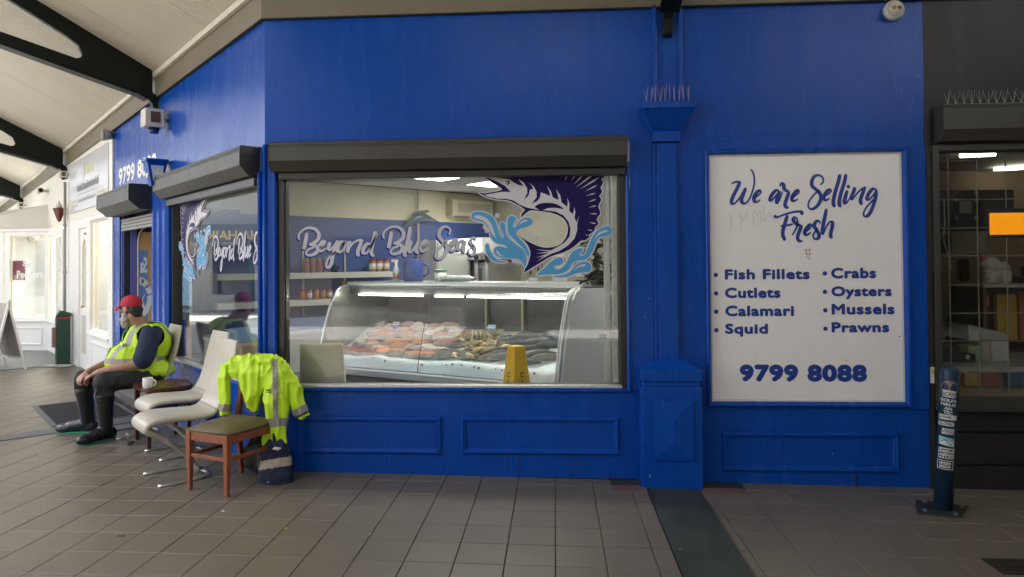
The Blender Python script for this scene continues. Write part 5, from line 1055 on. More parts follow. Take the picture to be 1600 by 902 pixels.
def curl(x, y, m, label, group, s=1.0):
    p = onice(x, y, .03); o = thing('prawn', label, 'prawn', p, group); R = CFm.to_3x3() @ Matrix.Rotation(rf.uniform(0, 6.3), 3, 'Z') @ Matrix.Rotation(rf.uniform(-.6, .6), 3, 'X'); pts = [p+R @ Vector((.055*s*math.cos(t), .055*s*math.sin(t), .02*s*math.sin(t*.7))) for t in (0, .5, 1.0, 1.5, 2.0, 2.5, 3.0)]
    g = MB(); g.tube(pts, [.004*s, .013*s, .019*s, .021*s, .018*s, .013*s, .007*s], n=7); g.build('body', m, o, smooth=True)
    g = MB(); h = pts[0]
    for k in range(3): g.tube([h, h+R @ Vector((.03*s, -.06*s-.01*k, .02*k)), h+R @ Vector((.02*s*k, -.13*s, .03))], .0018, n=4)
    g.build('feeler', m, o)
for k in range(46):
    x, y = rf.gauss(1.72, .13), rf.gauss(.50, .09)
    curl(min(2.0, max(1.45, x)), min(.72, max(.28, y)), PRW if k % 4 else CRB, 'straw coloured prawn in the heap beside the caution stand', 'prawns heaped on the ice', 1.15)
for k, (x, y) in enumerate(((1.58, .60), (1.70, .64), (1.82, .62), (1.50, .56), (1.90, .52))):
    p = onice(x, y, .05); o = thing('crab', 'olive brown crab tied up behind the prawns', 'crab', p, 'crabs behind the prawns'); R = CFm.to_3x3() @ Matrix.Rotation(rf.uniform(0, 6), 3, 'Z')
    g = MB(); g.ball(p, (.085, .06, .035), R=R); g.build('shell', CRB, o, smooth=True)
    for sd_ in (-1, 1):
        for j in range(4): g = MB(); g.tube([p+R @ Vector((sd_*.06, -.04+.025*j, .0)), p+R @ Vector((sd_*.13, -.06+.035*j, .05)), p+R @ Vector((sd_*.17, -.07+.045*j, -.01))], [.011, .009, .004], n=6); g.build('leg', PRW, o, smooth=True)
TAGB = mat('ticket_blue', (.12, .25, .50), .5)
for k, (x, y) in enumerate(((1.62, .52), (1.86, .42), (.52, .62), (1.70, .66))):
    p = onice(x, y, .12); o = MB(Matrix.Translation(p) @ Matrix.Rotation(-.4, 4, 'Z') @ Matrix.Rotation(-.5, 4, 'X')); o.box(-.045, .045, -.002, .002, -.03, .03); o = o.build('price_ticket', TAGB); tag(o, ('blue and white price ticket standing in the prawn heap', 'blue and white price ticket low between prawns and grey fish', 'blue and white price ticket among the salmon cutlets', 'blue and white price ticket behind the crabs')[k], 'price ticket')
    g = MB(Matrix.Translation(p) @ Matrix.Rotation(-.4, 4, 'Z') @ Matrix.Rotation(-.5, 4, 'X')); g.box(-.045, .045, -.0045, -.0025, -.012, .004); g.box(-.045, .045, -.0045, -.0025, .012, .02); g.build('print', WVIN, o)
g = MB()
for k in range(26):
    x = rf.uniform(.6, LEN-.1); p = CFm @ Vector((x, rf.uniform(.045, .075), icez(x, .055)-.004)); g.ball(p, (.012, .006, .014), n=6, k=4)
o = g.build('ice_debris', DKS, case, smooth=True); o['kind'] = 'stuff'
# ---- things on and around the case
TOPZ = 1.42
def ontop(x, y=.55): p = CFm @ Vector((x, y, TOPZ)); return p
def lathe_thing(name, label, cat, p, prof, m, part, n=14, group=None): o = thing(name, label, cat, p, group); g = MB(); g.lathe(prof, p, n); g.build(part, m, o, smooth=True); return o
p = ontop(.42, .75); o = lathe_thing('spray_bottle', 'clear spray bottle with orange label standing on the display case', 'bottle', p, [(.035, 0), (.037, .01), (.037, .13), (.02, .17), (.015, .18)], mat('bottle_clear', (.55, .66, .72), .2), 'body'); g = MB(); g.lathe([(.018, .181), (.018, .20), (.013, .21)], p, 10); g.box(p.x-.05, p.x+.02, p.y-.012, p.y+.012, p.z+.211, p.z+.24); g.build('trigger', PLAST, o); g = MB(); g.lathe([(.038, .03), (.038, .09)], p, 14); g.build('label_band', LIDG, o, smooth=True)
p = ontop(.62, .8); o = thing('blue_jug', 'large royal blue plastic jug on the display case', 'jug', p); g = MB(); g.lathe([(.10, 0), (.11, .02), (.115, .18), (.10, .23), (.10, .24)], p, 18); g.build('body', mat('jug_blue', (.02, .06, .30), .35), o, smooth=True); g = MB(); g.tube([p+Vector((.10, 0, .19)), p+Vector((.17, 0, .17)), p+Vector((.165, 0, .08)), p+Vector((.10, 0, .05))], .014, n=8); g.build('handle', MATS['jug_blue'], o, smooth=True)
p = ontop(.98, .8); o = lathe_thing('green_tub', 'pale tub with green lid on the display case', 'tub', p, [(.06, 0), (.065, .01), (.07, .10)], PLAST, 'tub'); g = MB(); g.lathe([(.072, .101), (.074, .105), (.074, .125), (.05, .13)], p, 14); g.build('lid', MATS['lid_green'], o)
for k in range(3):
    p = ontop(1.10+k*.10, .78); o = thing('water_bottle', ('clear water bottle lying next to the green tub', 'clear water bottle lying in the middle of the three', 'clear water bottle with red cap lying nearest the hood')[k], 'bottle', p); g = MB(); g.tube([p+Vector((-.08, 0, .035)), p+Vector((-.075, 0, .035)), p+Vector((.05, 0, .035)), p+Vector((.08, 0, .035)), p+Vector((.10, 0, .035))], [.02, .033, .033, .016, .014], n=12); g.build('body', mat('bottle_pale', (.50, .55, .54), .15), o, smooth=True); g = MB(); g.cyl(p+Vector((.101, 0, .035)), p+Vector((.118, 0, .035)), .016, n=10); g.build('cap', LIDR, o)
# potted plant at the right end
p = hit(934, 446, Vector((0, 0, 1)), TOPZ+.001); o = thing('potted_plant', 'leafy green pot plant on the right end of the display case', 'plant', p); g = MB(); g.lathe([(.05, 0), (.055, .01), (.07, .11), (.06, .112)], p, 14); g.build('pot', mat('pot_dark', (.06, .055, .05), .5), o, smooth=True)
g = MB()
for k in range(13):
    a = rf.uniform(0, 6.28); top_ = p+Vector((.12*math.cos(a)*rf.random(), .12*math.sin(a)*rf.random(), rf.uniform(.2, .42))); g.tube([p+Vector((0, 0, .10)), (p+top_)/2+Vector((0, 0, .06)), top_], [.004, .003, .002], n=5)
g.build('stem', mat('stem_green', (.07, .09, .03), .5), o)
LG = mat('pot_leaf', (.045, .075, .018), .4, var=.4, vscale=18)
for k in range(110):
    a = rf.uniform(0, 6.28); c = p+Vector((rf.gauss(-.02, .075), rf.gauss(0, .065), rf.uniform(.02, .42))); u = Vector((math.cos(a), math.sin(a), rf.uniform(-.5, .5))).normalized(); v = u.cross(Vector((0, 0, 1))).normalized(); s = rf.uniform(.05, .085)
    g = MB(); g.add([c-u*s, c+v*s*.6+Vector((0, 0, .008)), c+u*s, c-v*s*.6+Vector((0, 0, .008)), c+Vector((0, 0, -.005))], [(0, 1, 4), (1, 2, 4), (2, 3, 4), (3, 0, 4)]); g.build('leaf', LG, o, recalc=False)
# caution stand behind the glass
YC = .36; p = Vector((wallp(807, 590, YC).x, YC, .02)); cs = thing('caution_stand', 'yellow plastic caution stand just inside the front window', 'caution sign', p)
CT = Matrix.Translation(p) @ Matrix.Rotation(math.radians(38), 4, 'Z'); g = MB(CT); g.hexa([(-.145, -.145, 0), (.145, -.145, 0), (.145, .145, 0), (-.145, .145, 0)], [(-.052, -.052, .915), (.052, -.052, .915), (.052, .052, .915), (-.052, .052, .915)]); g.build('body', mat('caution_yellow', (.80, .46, .012), .4, var=.08, vscale=20), cs, bevel=.008)
tl = math.atan2(.145-.052, .915); MBK = mat('caution_black', (.02, .02, .02), .5)
for face in (0, 90):
    FT_ = CT @ Matrix.Rotation(math.radians(-face), 4, 'Z') @ Matrix.Translation((0, -.145, 0)) @ Matrix.Rotation(-tl, 4, 'X')
    for k, ch in enumerate('CAUTION'): z1 = .712-k*.06; text('letter', ch, -.018, .018, z1-.045, z1, -.0035, FT_, MBK, cs, bold=.02)
# cream chair behind the glass
def inner_chair():
    p = Vector((.36, .42, .02)); o = thing('inner_chair', 'cream upholstered chair standing inside against the front window', 'chair', p); CM = mat('chair_cream_worn', (.55, .50, .36), .5, var=.15, vscale=5)
    g = MB(); g.hexa([(.165, .26, .40), (.565, .26, .40), (.565, .32, .40), (.165, .32, .40)], [(.18, .24, .965), (.535, .24, .965), (.535, .28, .965), (.18, .28, .965)]); g.build('backrest', CM, o, bevel=.015, seg=3); g = MB(); g.box(.165, .565, .33, .75, .40, .47); g.build('seat', CM, o, bevel=.02, seg=3)
    for x in (.19, .54):
        for y in (.35, .72): g = MB(); g.cyl((x, y, .016), (x, y, .40), .014, n=8); g.build('leg', STEEL, o)
inner_chair()
# poster and cartons behind the side window
g = MB(LF); g.box(-2.36, -2.05, .068, .072, 1.05, 1.52); o = g.build('window_poster', mat('poster_sea', (.10, .28, .62), .4, var=.5, vscale=14, c2=(.5, .62, .75))); tag(o, 'blue sea poster stuck inside the side window beside the door post', 'poster'); g = MB(LF); g.box(-2.36, -2.05, .0665, .0675, 1.05, 1.20); g.build('black_foot', mat('poster_black', (.03, .03, .03), .5), o); text('lettering', 'ATLANTIC', -2.33, -2.08, 1.13, 1.16, .066, LF, PW, o)
for k, (x, y, w, h, lab) in enumerate(((-1.62, .36, .30, .42, 'brown carton on a stand inside the side window beside the chair backs'), (-1.95, .45, .30, .55, 'pale blue crate standing inside the side window under the poster'))):
    m = (mat('carton_brown', (.36, .25, .14), .7, var=.1), mat('crate_blue', (.20, .34, .50), .5))[k]; o = thing('carton', lab, 'box', LF @ Vector((x, y, .015))); g = MB(LF); g.box(x-w/2, x+w/2, y, y+.3, .40, .40+h); g.build('box', m, o, bevel=.004); g = MB(LF); g.box(x-w/2, x+w/2, y, y+.3, .016, .397); g.build('stand', PLAST, o)
# ---- goods and figures in the dark shop
def dthing(name, label, cat, x, y, z, group=None): return thing(name, label, cat, (x, y, z), group)
def pxbox(px0, py0, px1, py1, y, d, name, part, label, cat, m, bevel=.006, extra=None):
    a, b = wallp(px0, py1, y), wallp(px1, py0, y); o = thing(name, label, cat, ((a.x+b.x)/2, y+d/2, a.z)); g = MB(); g.box(a.x, b.x, y, y+d, a.z, b.z); g.build(part, m, o, bevel=bevel); return o, a, b
cn = thing('shop_counter', 'grey counter inside the barred window of the dark shop', 'counter', (6.5, .4, 0)); g = MB(); g.box(5.12, 8.8, .12, 1.0, .76, .80); g.build('counter_top', mat('counter_grey', (.30, .29, .27), .4), cn, bevel=.004); g = MB(); g.box(5.12, 8.8, .16, .98, .02, .759); g.build('front', DI, cn)
for k, (a, b, m) in enumerate(((1508, 1530, (.22, .14, .03)), (1536, 1565, (.18, .05, .035)), (1575, 1600, (.03, .07, .10)))):
    pxbox(a, 583, b, 604, .100, .05, 'packet', 'pack', ('yellow packet under the counter of the dark shop', 'red packet under the counter of the dark shop', 'blue packet under the counter of the dark shop')[k], 'packet', mat('pack_%d' % k, m, .5))
tvb, a, b = pxbox(1464, 296, 1585, 362, .75, .05, 'wall_monitor', 'back_cover', 'black back of a large monitor hung inside the dark shop window', 'monitor', mat('monitor_black', (.015, .013, .012), .5), .012)
g = MB(); q = wallp(1508, 324, .745); g.box(q.x-.05, q.x+.05, .735, .7495, q.z-.05, q.z+.05)
for dx in (-.07, .09):
    for dz_ in (-.09, .06, .12): g.cyl((q.x+dx, .742, q.z+dz_), (q.x+dx, .7495, q.z+dz_), .018, n=8)
g.build('bracket', mat('bracket_grey', (.16, .15, .13), .4, metal=.6), tvb)
g = MB(); w0 = wallp(1475, 312, .70); g.tube([w0, wallp(1476, 350, .70), wallp(1474, 375, .70), wallp(1482, 402, .70), wallp(1486, 420, .7)], .005, n=6); o = g.build('cable', mat('cable_white', (.45, .43, .38), .5), tvb)
scn, a, b = pxbox(1543, 325, 1640, 372, .0385, .012, 'lit_screen', 'bezel', 'small screen glowing plain orange in the dark shop window', 'screen', MATS['monitor_black'], .006)
g = MB(); a, b = wallp(1546.5, 367, .038), wallp(1640, 332, .038); g.box(a.x, b.x-.02, .0368, .0384, a.z, b.z); g.build('display', emis('orange_screen', (1.0, .33, .006), .17), scn)
o, a, b = pxbox(1488, 364, 1540, 396, 1.2, .4, 'file_box', 'box', 'beige box on the high shelf under the monitor', 'box', mat('beige_box', (.40, .34, .24), .6)); g = MB(); g.box(a.x-.2, b.x+1.6, 1.15, 1.7, a.z-.03, a.z-.001); g.build('ledge', DI, o)
hs = thing('display_shelf', 'dark timber display shelf with figurines in the dark shop', 'shelf', wallp(1580, 444, .8)); a, b = wallp(1538, 444, .8), wallp(1640, 441, .8); DTW = mat('dark_timber', (.09, .05, .025), .5, var=.2, vscale=6); g = MB(); g.box(a.x, b.x+.6, .8, 1.3, a.z-.03, a.z); g.build('shelf_board', mat('shelf_pale', (.36, .33, .28), .5), hs); g = MB(); g.box(a.x, b.x+.6, 1.25, 1.3, .80, a.z-.031); g.build('back', DTW, hs); g = MB(); g.box(a.x, a.x+.03, .82, 1.249, .80, a.z-.031); g.build('side', DTW, hs)
pxbox(1559, 460, 1589, 531, 1.05, .05, 'yellow_backboard', 'panel', 'upright yellow panel on the timber shelf in the dark shop', 'panel', mat('panel_yellow', (.42, .26, .01), .5)); pxbox(1594, 455, 1630, 533, 1.05, .05, 'orange_backboard', 'panel', 'upright dark orange panel at the right edge of the dark shop', 'panel', mat('panel_orange', (.30, .08, .01), .5))
# white lucky-cat style figurine: body, head, ears, collar
q = wallp(1548, 443, .92); o = thing('cat_figurine', 'white and red porcelain cat figurine on the timber shelf', 'figurine', q); POR = mat('porcelain', (.55, .52, .46), .3, var=.05); z = q.z
g = MB(); g.lathe([(.05, 0), (.062, .02), (.065, .08), (.05, .12)], q, 16); g.build('body', POR, o, smooth=True); g = MB(); g.ball(q+Vector((0, 0, .165)), (.082, .06, .062), 16, 10); g.build('head', POR, o, smooth=True)
for sd_ in (-1, 1): g = MB(); g.cyl(q+Vector((sd_*.05, 0, .20)), q+Vector((sd_*.066, 0, .25)), .024, .003, n=8); g.build('ear', mat('ear_red', (.4, .06, .04), .4), o)
for sd_ in (-1, 1): g = MB(); g.ball(q+Vector((sd_*.055, -.04, .06)), (.022, .02, .035)); g.build('paw', mat('paw_pale', (.5, .42, .35), .4, var=.3, vscale=40), o, smooth=True)
q = wallp(1566, 443, .95); o = lathe_thing('round_jar', 'white lidded round jar next to the cat figurine', 'jar', q, [(.055, 0), (.07, .03), (.07, .10), (.06, .12)], POR, 'body'); g = MB(); g.lathe([(.06, .1205), (.058, .16), (.03, .185), (.01, .19)], q, 14); g.build('lid', POR, o, smooth=True)
g = wallp(1595, 443, .95); o = thing('telephone', 'small black machine at the right end of the shelf', 'machine', g); q = g; g = MB(); g.box(q.x-.03, q.x+.14, .9, 1.05, q.z, q.z+.06); g.build('body', BLACK, o, bevel=.01); g = MB(); g.box(q.x+.0, q.x+.1, .92, .96, q.z+.061, q.z+.15); g.build('head', BLACK, o, bevel=.01)
pxbox(1531, 462, 1546, 478, .9, .05, 'orange_box', 'box', 'small orange carton hanging behind the person in the dark shop', 'box', mat('box_orange', (.45, .10, .03), .5))
pxbox(1550, 534, 1576, 565, .45, .20, 'white_carton', 'box', 'white carton on the counter of the dark shop', 'box', mat('carton_white', (.40, .38, .34), .6)); pxbox(1534, 534, 1549.5, 565, .48, .2, 'tan_carton', 'box', 'tan carton left of the white carton on the dark shop counter', 'box', mat('carton_tan', (.34, .30, .24), .6)); pxbox(1513, 541, 1533, 564, .46, .2, 'mint_carton', 'box', 'mint green and yellow carton on the dark shop counter', 'box', mat('carton_mint', (.15, .30, .26), .5, var=.5, vscale=12, c2=(.4, .38, .08)))
a = wallp(1514, 532, .5); b = wallp(1576, 507, .5); o = thing('plastic_tray', 'tilted clear plastic tray of goods on the dark shop cartons', 'tray', a); g = MB(); g.hexa([(a.x, .5, a.z), (b.x, .5, a.z), (b.x, .8, a.z), (a.x, .8, a.z)], [(a.x, .5, b.z), (b.x, .5, a.z+.05), (b.x, .8, a.z+.05), (a.x, .8, b.z)]); g.build('tray', mat('tray_clear', (.30, .30, .28), .25), o, bevel=.006)
a = wallp(1466, 563, .35); o = thing('till_printer', 'low black receipt machine on the dark shop counter behind the bollard', 'machine', a); g = MB(); g.box(a.x, a.x+.14, .30, .5, a.z, a.z+.12); g.build('body', BLACK, o, bevel=.012); g = MB(); g.hexa([(a.x+.14, .32, a.z+.0), (a.x+.27, .32, a.z), (a.x+.27, .48, a.z), (a.x+.14, .48, a.z)], [(a.x+.14, .32, a.z+.075), (a.x+.27, .32, a.z+.05), (a.x+.27, .48, a.z+.05), (a.x+.14, .48, a.z+.075)]); g.build('arm', BLACK, o, bevel=.01); g = MB(); g.cyl((a.x+.2, .305, a.z+.03), (a.x+.2, .318, a.z+.03), .018, n=12); g.build('knob', mat('knob_pale', (.4, .3, .3), .4), o)
pxbox(1502, 404, 1517, 440, 1.6, .1, 'red_lantern', 'lantern', 'dark red hanging lantern behind the person in the dark shop', 'lantern', mat('lantern_red', (.18, .015, .015), .5), .03)

# ---- more gear at the back right of the fish shop
q = BNF @ Vector((1.72, .3, 1.251)); o = thing('pitcher', 'white pitcher standing on the steel bench below the printed tail fin', 'jug', q); g = MB(); g.lathe([(.06, 0), (.065, .02), (.055, .14), (.06, .17), (.05, .168), (.05, .02)], q, 16); g.build('body', PLAST, o, smooth=True); g = MB(); g.tube([q+Vector((-.055, 0, .14)), q+Vector((-.10, 0, .12)), q+Vector((-.10, 0, .06)), q+Vector((-.06, 0, .03))], .009, n=8); g.build('handle', PLAST, o, smooth=True)
for k, (x, z, w, h, lab) in enumerate(((1.75, 1.30, .34, .46, 'white price poster with red border on the back wall'), (2.30, 1.38, .22, .40, 'narrow white and red notice on the back wall'))):
    g = MB(KF); g.box(x, x+w, -.012, -.004, z, z+h); o = g.build('wall_poster', mat('poster_paper', (.66, .64, .58), .5)); tag(o, lab, 'poster'); g = MB(KF); g.box(x+.02, x+w-.02, -.0145, -.0125, z+h*.72, z+h*.92); g.build('red_heading', mat('poster_red', (.45, .05, .05), .5), o); g = MB(KF)
    for j in range(5): g.box(x+.04, x+w-.05-.03*(j % 2), -.0145, -.0125, z+.05+j*h*.12, z+.065+j*h*.12)
    g.build('print', mat('poster_grey', (.2, .2, .2), .5), o)['kind'] = 'stuff'
rk = thing('utensil_rack', 'steel rack with hanging utensils behind the splash print', 'rack', KF @ Vector((1.2, -.2, 1.75))); g = MB(KF); g.cyl((1.0, -.08, 1.75), (1.62, -.08, 1.75), .012, n=8); g.build('rail', STEEL, rk)
for j in range(6):
    g = MB(KF); x = 1.06+j*.10; L_ = .16+.05*((j*7) % 3); g.cyl((x, -.09, 1.74), (x, -.09, 1.74-L_), .008, n=6); g.ball((x, -.09, 1.74-L_-.03), (.035, .012, .045), 8, 6); g.build('utensil', mat('utensil_dark', (.10, .10, .10), .3, metal=.6), rk, smooth=True)
sc_ = thing('weighing_scale', 'small white weighing scale on the steel bench', 'scale', BNF @ Vector((2.3, .3, 1.251))); g = MB(BNF); g.box(2.14, 2.44, .16, .44, 1.252, 1.32); g.build('base', PLAST, sc_, bevel=.01); g = MB(BNF); g.box(2.12, 2.46, .14, .46, 1.345, 1.355); g.build('pan', STEEL, sc_, bevel=.003); g = MB(BNF); g.box(2.26, 2.32, .27, .33, 1.3205, 1.3445); g.build('stem', STEEL, sc_)
# ================================================================== SOFT SHAPES (one skin grown over capsules and ellipsoids)
def soft(name, prims, voxel, m, parent=None, smooth=4, crease=0, cscale=14, origin=None, cut=None, solid=0, base=None, seed=0.0, cvec=(1, 1, 1), ridge=False):
    mb = MB()
    for pr in prims:
        if pr[0] == 'c': _, p0, p1, r0, r1 = pr; n = 5; P0, P1 = Vector(p0), Vector(p1); k = 7; pts = [P0.lerp(P1, i/k) for i in range(k+1)]; \
            [mb.ball(q, r0+(r1-r0)*i/k, 12, 8) for i, q in enumerate(pts)] and mb.tube(pts, [r0+(r1-r0)*i/k for i in range(k+1)], n=14)
        elif pr[0] == 'e': mb.ball(pr[1], pr[2], 16, 12, R=pr[3] if len(pr) > 3 else None)
        elif pr[0] == 't': mb.tube(pr[1], pr[2], n=14, flat=pr[3] if len(pr) > 3 else None)
    o = mb.build('tmp', m)
    md = o.modifiers.new('r', 'REMESH'); md.mode = 'VOXEL'; md.voxel_size = voxel; md.use_smooth_shade = True
    ms = o.modifiers.new('s', 'SMOOTH'); ms.factor = .5; ms.iterations = smooth
    dg = bpy.context.evaluated_depsgraph_get(); dg.update(); me = bpy.data.meshes.new_from_object(o.evaluated_get(dg))
    col.objects.unlink(o); bpy.data.objects.remove(o)
    bm = bmesh.new(); bm.from_mesh(me)
    if crease:
        bm.normal_update()
        for v in bm.verts:
            q = Vector((v.co.x*cvec[0], v.co.y*cvec[1], v.co.z*cvec[2]))*cscale+Vector((seed, seed, 0)); n1 = mnoise.noise(q); f = ((1-abs(n1))**4-.45)*1.25+.45*mnoise.noise(q*2.1) if ridge else abs(n1)*1.6-.5+.5*mnoise.noise(q*2.3); v.co += v.normal*crease*f
    if cut: bmesh.ops.delete(bm, geom=[f for f in bm.faces if cut(f.calc_center_median())], context='FACES')
    o3 = Vector(origin) if origin is not None else (WPOS[parent.name] if parent else Vector())
    for v in bm.verts: v.co -= o3
    bm.to_mesh(me); bm.free(); me.name = name
    me.materials.clear(); me.materials.append(m)
    for p in me.polygons: p.use_smooth = True
    o = bpy.data.objects.new(name, me); col.objects.link(o); WPOS[o.name] = o3
    if parent: o.parent = parent; o.location = o3-WPOS[parent.name]
    else: o.location = o3
    if solid: q = o.modifiers.new('solid', 'SOLIDIFY'); q.thickness = solid; q.offset = 1
    return o
def peel(src, name, m, pred, lift=.003):
    """a strip of tape sewn on: the faces of src that satisfy pred, lifted off the cloth"""
    o3 = WPOS[src.name]; me = src.data; bm = bmesh.new(); bm.from_mesh(me); bm.normal_update()
    bmesh.ops.delete(bm, geom=[f for f in bm.faces if not pred(f.calc_center_median()+o3, f.normal)], context='FACES')
    for v in bm.verts: v.co += v.normal*lift
    m2 = bpy.data.meshes.new(name); bm.to_mesh(m2); bm.free(); m2.materials.clear(); m2.materials.append(m)
    for p in m2.polygons: p.use_smooth = True
    o = bpy.data.objects.new(name, m2); col.objects.link(o); o.parent = src; WPOS[o.name] = o3.copy()
    return o
SKIN = mat('skin', (.42, .23, .16), .5, var=.12, vscale=16, sss=.12, bump=.05, bscale=120); HIVIS = mat('hivis_yellow', (.52, .78, .015), .55, var=.06, vscale=9, bump=.06, bscale=120); TAPE = mat('reflective_tape', (.30, .28, .25), .45, metal=.2, var=.1, vscale=30); NAVYC = mat('navy_cotton', (.012, .022, .055), .8, var=.15, vscale=14, bump=.1, bscale=200)
BLKC = mat('black_trouser', (.014, .014, .015), .75, var=.2, vscale=10, bump=.12, bscale=150); BOOT = mat('rubber_boot', (.012, .014, .018), .28, var=.3, vscale=7, rvar=.08); SOLE = mat('green_sole', (.02, .30, .16), .5); REDC = mat('red_cap', (.46, .015, .03), .75, var=.08, vscale=30, bump=.08, bscale=220); HAIRG = mat('grey_beard', (.44, .42, .40), .8, var=.4, vscale=45, bump=.6, bscale=160); HAIRB = mat('black_hair', (.015, .013, .012), .55, var=.2, vscale=60, bump=.3, bscale=160)
# ------------------------------------------------------------------ the seated man
man = thing('person', 'man in red cap, yellow hi-vis vest and black boots sitting on a white chair', 'person', Q(2.1, .3, 0))
HC = Q(2.075, .475, 1.195); fd = Vector((-.965, .26, -.03)).normalized(); sdv = fd.cross(Vector((0, 0, 1))).normalized(); upv = sdv.cross(fd)     # fd: where he looks; sdv: his right
HR = Matrix((( sdv.x, fd.x, upv.x), (sdv.y, fd.y, upv.y), (sdv.z, fd.z, upv.z)))
def hp(x, y, z): return HC+HR @ Vector((x, y, z))
def finger(pts, r): return [('c', pts[i], pts[i+1], r*(1-.1*i), r*(1-.1*(i+1))) for i in range(len(pts)-1)]
shn, shf = Q(1.915, .335, .965), Q(2.285, .36, .965); eln, elf = Q(1.862, .43, .705), Q(2.36, .47, .72); wrn, wrf = Q(2.03, .755, .625), Q(2.20, .80, .625)
def hand(w, fwd, side, up, curl=1):
    """palm, four bent fingers of unequal length, thumb from the side of the palm"""
    out = [('e', w+fwd*.045, (.042, .046, .020), Matrix(((side.x, fwd.x, up.x), (side.y, fwd.y, up.y), (side.z, fwd.z, up.z))))]
    for k, (dx, L) in enumerate(((-.030, .060), (-.010, .070), (.011, .066), (.031, .052))):
        a = w+side*dx+fwd*.082; b = a+fwd*L*.45-up*.012*curl; c = b+fwd*L*.20-up*L*.40*curl; d = c-fwd*L*.10-up*L*.36*curl
        out += finger([a-fwd*.02, a, b, c, d], .0098)
    a = w-side*.034+fwd*.03; out += finger([a, a-side*.022+fwd*.028-up*.006, a-side*.018+fwd*.060-up*.018], .0105)
    return out
fw = (Q(2.10, .86, .565)-wrn).normalized(); u0 = Vector((0, 0, 1)); u0 = (u0-fw*u0.dot(fw)).normalized(); s0 = fw.cross(u0)
fw2 = (Q(2.15, .90, .56)-wrf).normalized(); u2 = Vector((0, 0, 1)); u2 = (u2-fw2*u2.dot(fw2)).normalized(); s2_ = fw2.cross(u2)
body = [('e', hp(0, -.005, .03), (.074, .096, .092), HR), ('e', hp(0, .03, -.045), (.060, .070, .075), HR), ('e', hp(0, .055, -.085), (.040, .042, .032), HR),
        ('c', hp(0, .090, .022), hp(0, .112, -.022), .010, .016), ('e', hp(0, .082, .038), (.050, .022, .012), HR), ('e', hp(0, .090, -.060), (.026, .016, .010), HR), ('e', hp(.04, .055, -.01), (.03, .03, .03), HR), ('e', hp(-.04, .055, -.01), (.03, .03, .03), HR),
        ('e', hp(-.076, -.008, -.005), (.012, .022, .034), HR), ('e', hp(.076, -.008, -.005), (.012, .022, .034), HR),
        ('c', hp(0, -.03, -.06), Q(2.09, .36, 1.00), .062, .075), ('e', Q(2.10, .33, .88), (.15, .15, .15)), ('c', shn, eln, .055, .046), ('c', shf, elf, .055, .046), ('c', Q(2.1, .33, .9), shn, .06, .06), ('c', Q(2.1, .33, .9), shf, .06, .06),
        ('c', eln, eln.lerp(wrn, .4), .058, .054), ('c', eln.lerp(wrn, .4), wrn, .054, .033), ('c', elf, elf.lerp(wrf, .4), .047, .045), ('c', elf.lerp(wrf, .4), wrf, .045, .030), ('c', wrn, wrn+fw*.03, .029, .030), ('c', wrf, wrf+fw2*.03, .029, .030)]
body += hand(wrn+fw*.02, fw, s0, u0)+hand(wrf+fw2*.02, fw2, s2_, u2)
bo_ = soft('body', body, .006, SKIN, man, smooth=3)
for sd_ in (-1, 1):
    g = MB(); g.ball(hp(sd_*.032, .083, .018), .0115, 10, 8); g.build('eye', mat('eye_white', (.6, .58, .55), .2), man, smooth=True)
    g = MB(); g.ball(hp(sd_*.032, .0915, .018), .0055, 8, 6); g.build('iris', mat('iris_brown', (.03, .02, .012), .2), man, smooth=True)
soft('beard', [('e', hp(0, .062, -.098), (.058, .056, .042), HR), ('e', hp(0, .072, -.138), (.046, .046, .050), HR), ('e', hp(.056, .020, -.070), (.019, .038, .045), HR), ('e', hp(-.056, .020, -.070), (.019, .038, .045), HR), ('e', hp(0, .098, -.048), (.036, .014, .010), HR), ('c', hp(-.070, -.002, .0), hp(-.066, .008, -.06), .009, .016), ('c', hp(.070, -.002, .0), hp(.066, .008, -.06), .009, .016)], .006, HAIRG, man, smooth=2, crease=.007, cscale=55)
soft('hair', [('e', hp(0, -.055, -.005), (.070, .058, .062), HR), ('e', hp(0, -.07, -.045), (.055, .040, .04), HR), ('e', hp(-.066, -.02, .03), (.012, .03, .03), HR), ('e', hp(.066, -.02, .03), (.012, .03, .03), HR)], .006, HAIRB, man, smooth=2, crease=.003, cscale=70)
capo = soft('cap', [('e', hp(0, -.006, .060), (.086, .106, .078), HR), ('e', hp(0, .0, .045), (.085, .104, .035), HR)], .006, REDC, man, smooth=3, cut=lambda c: (c-HC).dot(upv) < .030)
g = MB(Matrix.Identity(4))
def brim(u, v):
    a = (u-.5)*math.radians(118); r0, r1 = .098, .098+.085*math.cos((u-.5)*2.2); r = r0+(r1-r0)*v
    return hp(.90*r*math.sin(a), r*math.cos(a)-.004, .040-.030*v*v-.16*abs(math.sin(a))**2*r)
g.grid(brim, 18, 5); g.build('brim', REDC, capo, smooth=True, solid=.006)
g = MB(); g.ball(hp(0, -.006, .138), (.010, .010, .006), R=HR); g.build('button', REDC, capo, smooth=True)
shirt = soft('shirt', [('e', Q(2.10, .325, .86), (.205, .165, .20), Matrix.Rotation(math.radians(135), 3, 'Z')), ('e', Q(2.10, .40, .70), (.20, .19, .175), Matrix.Rotation(math.radians(135), 3, 'Z')), ('c', Q(2.1, .33, .95), shn, .085, .085), ('c', Q(2.1, .34, .95), shf, .085, .085), ('c', shn, shn.lerp(eln, .92), .100, .092), ('c', shf, shf.lerp(elf, .92), .088, .080), ('c', Q(2.09, .36, .98), Q(2.085, .38, 1.03), .078, .072)], .009, NAVYC, man, smooth=4, crease=.006, cscale=9)
g = MB();
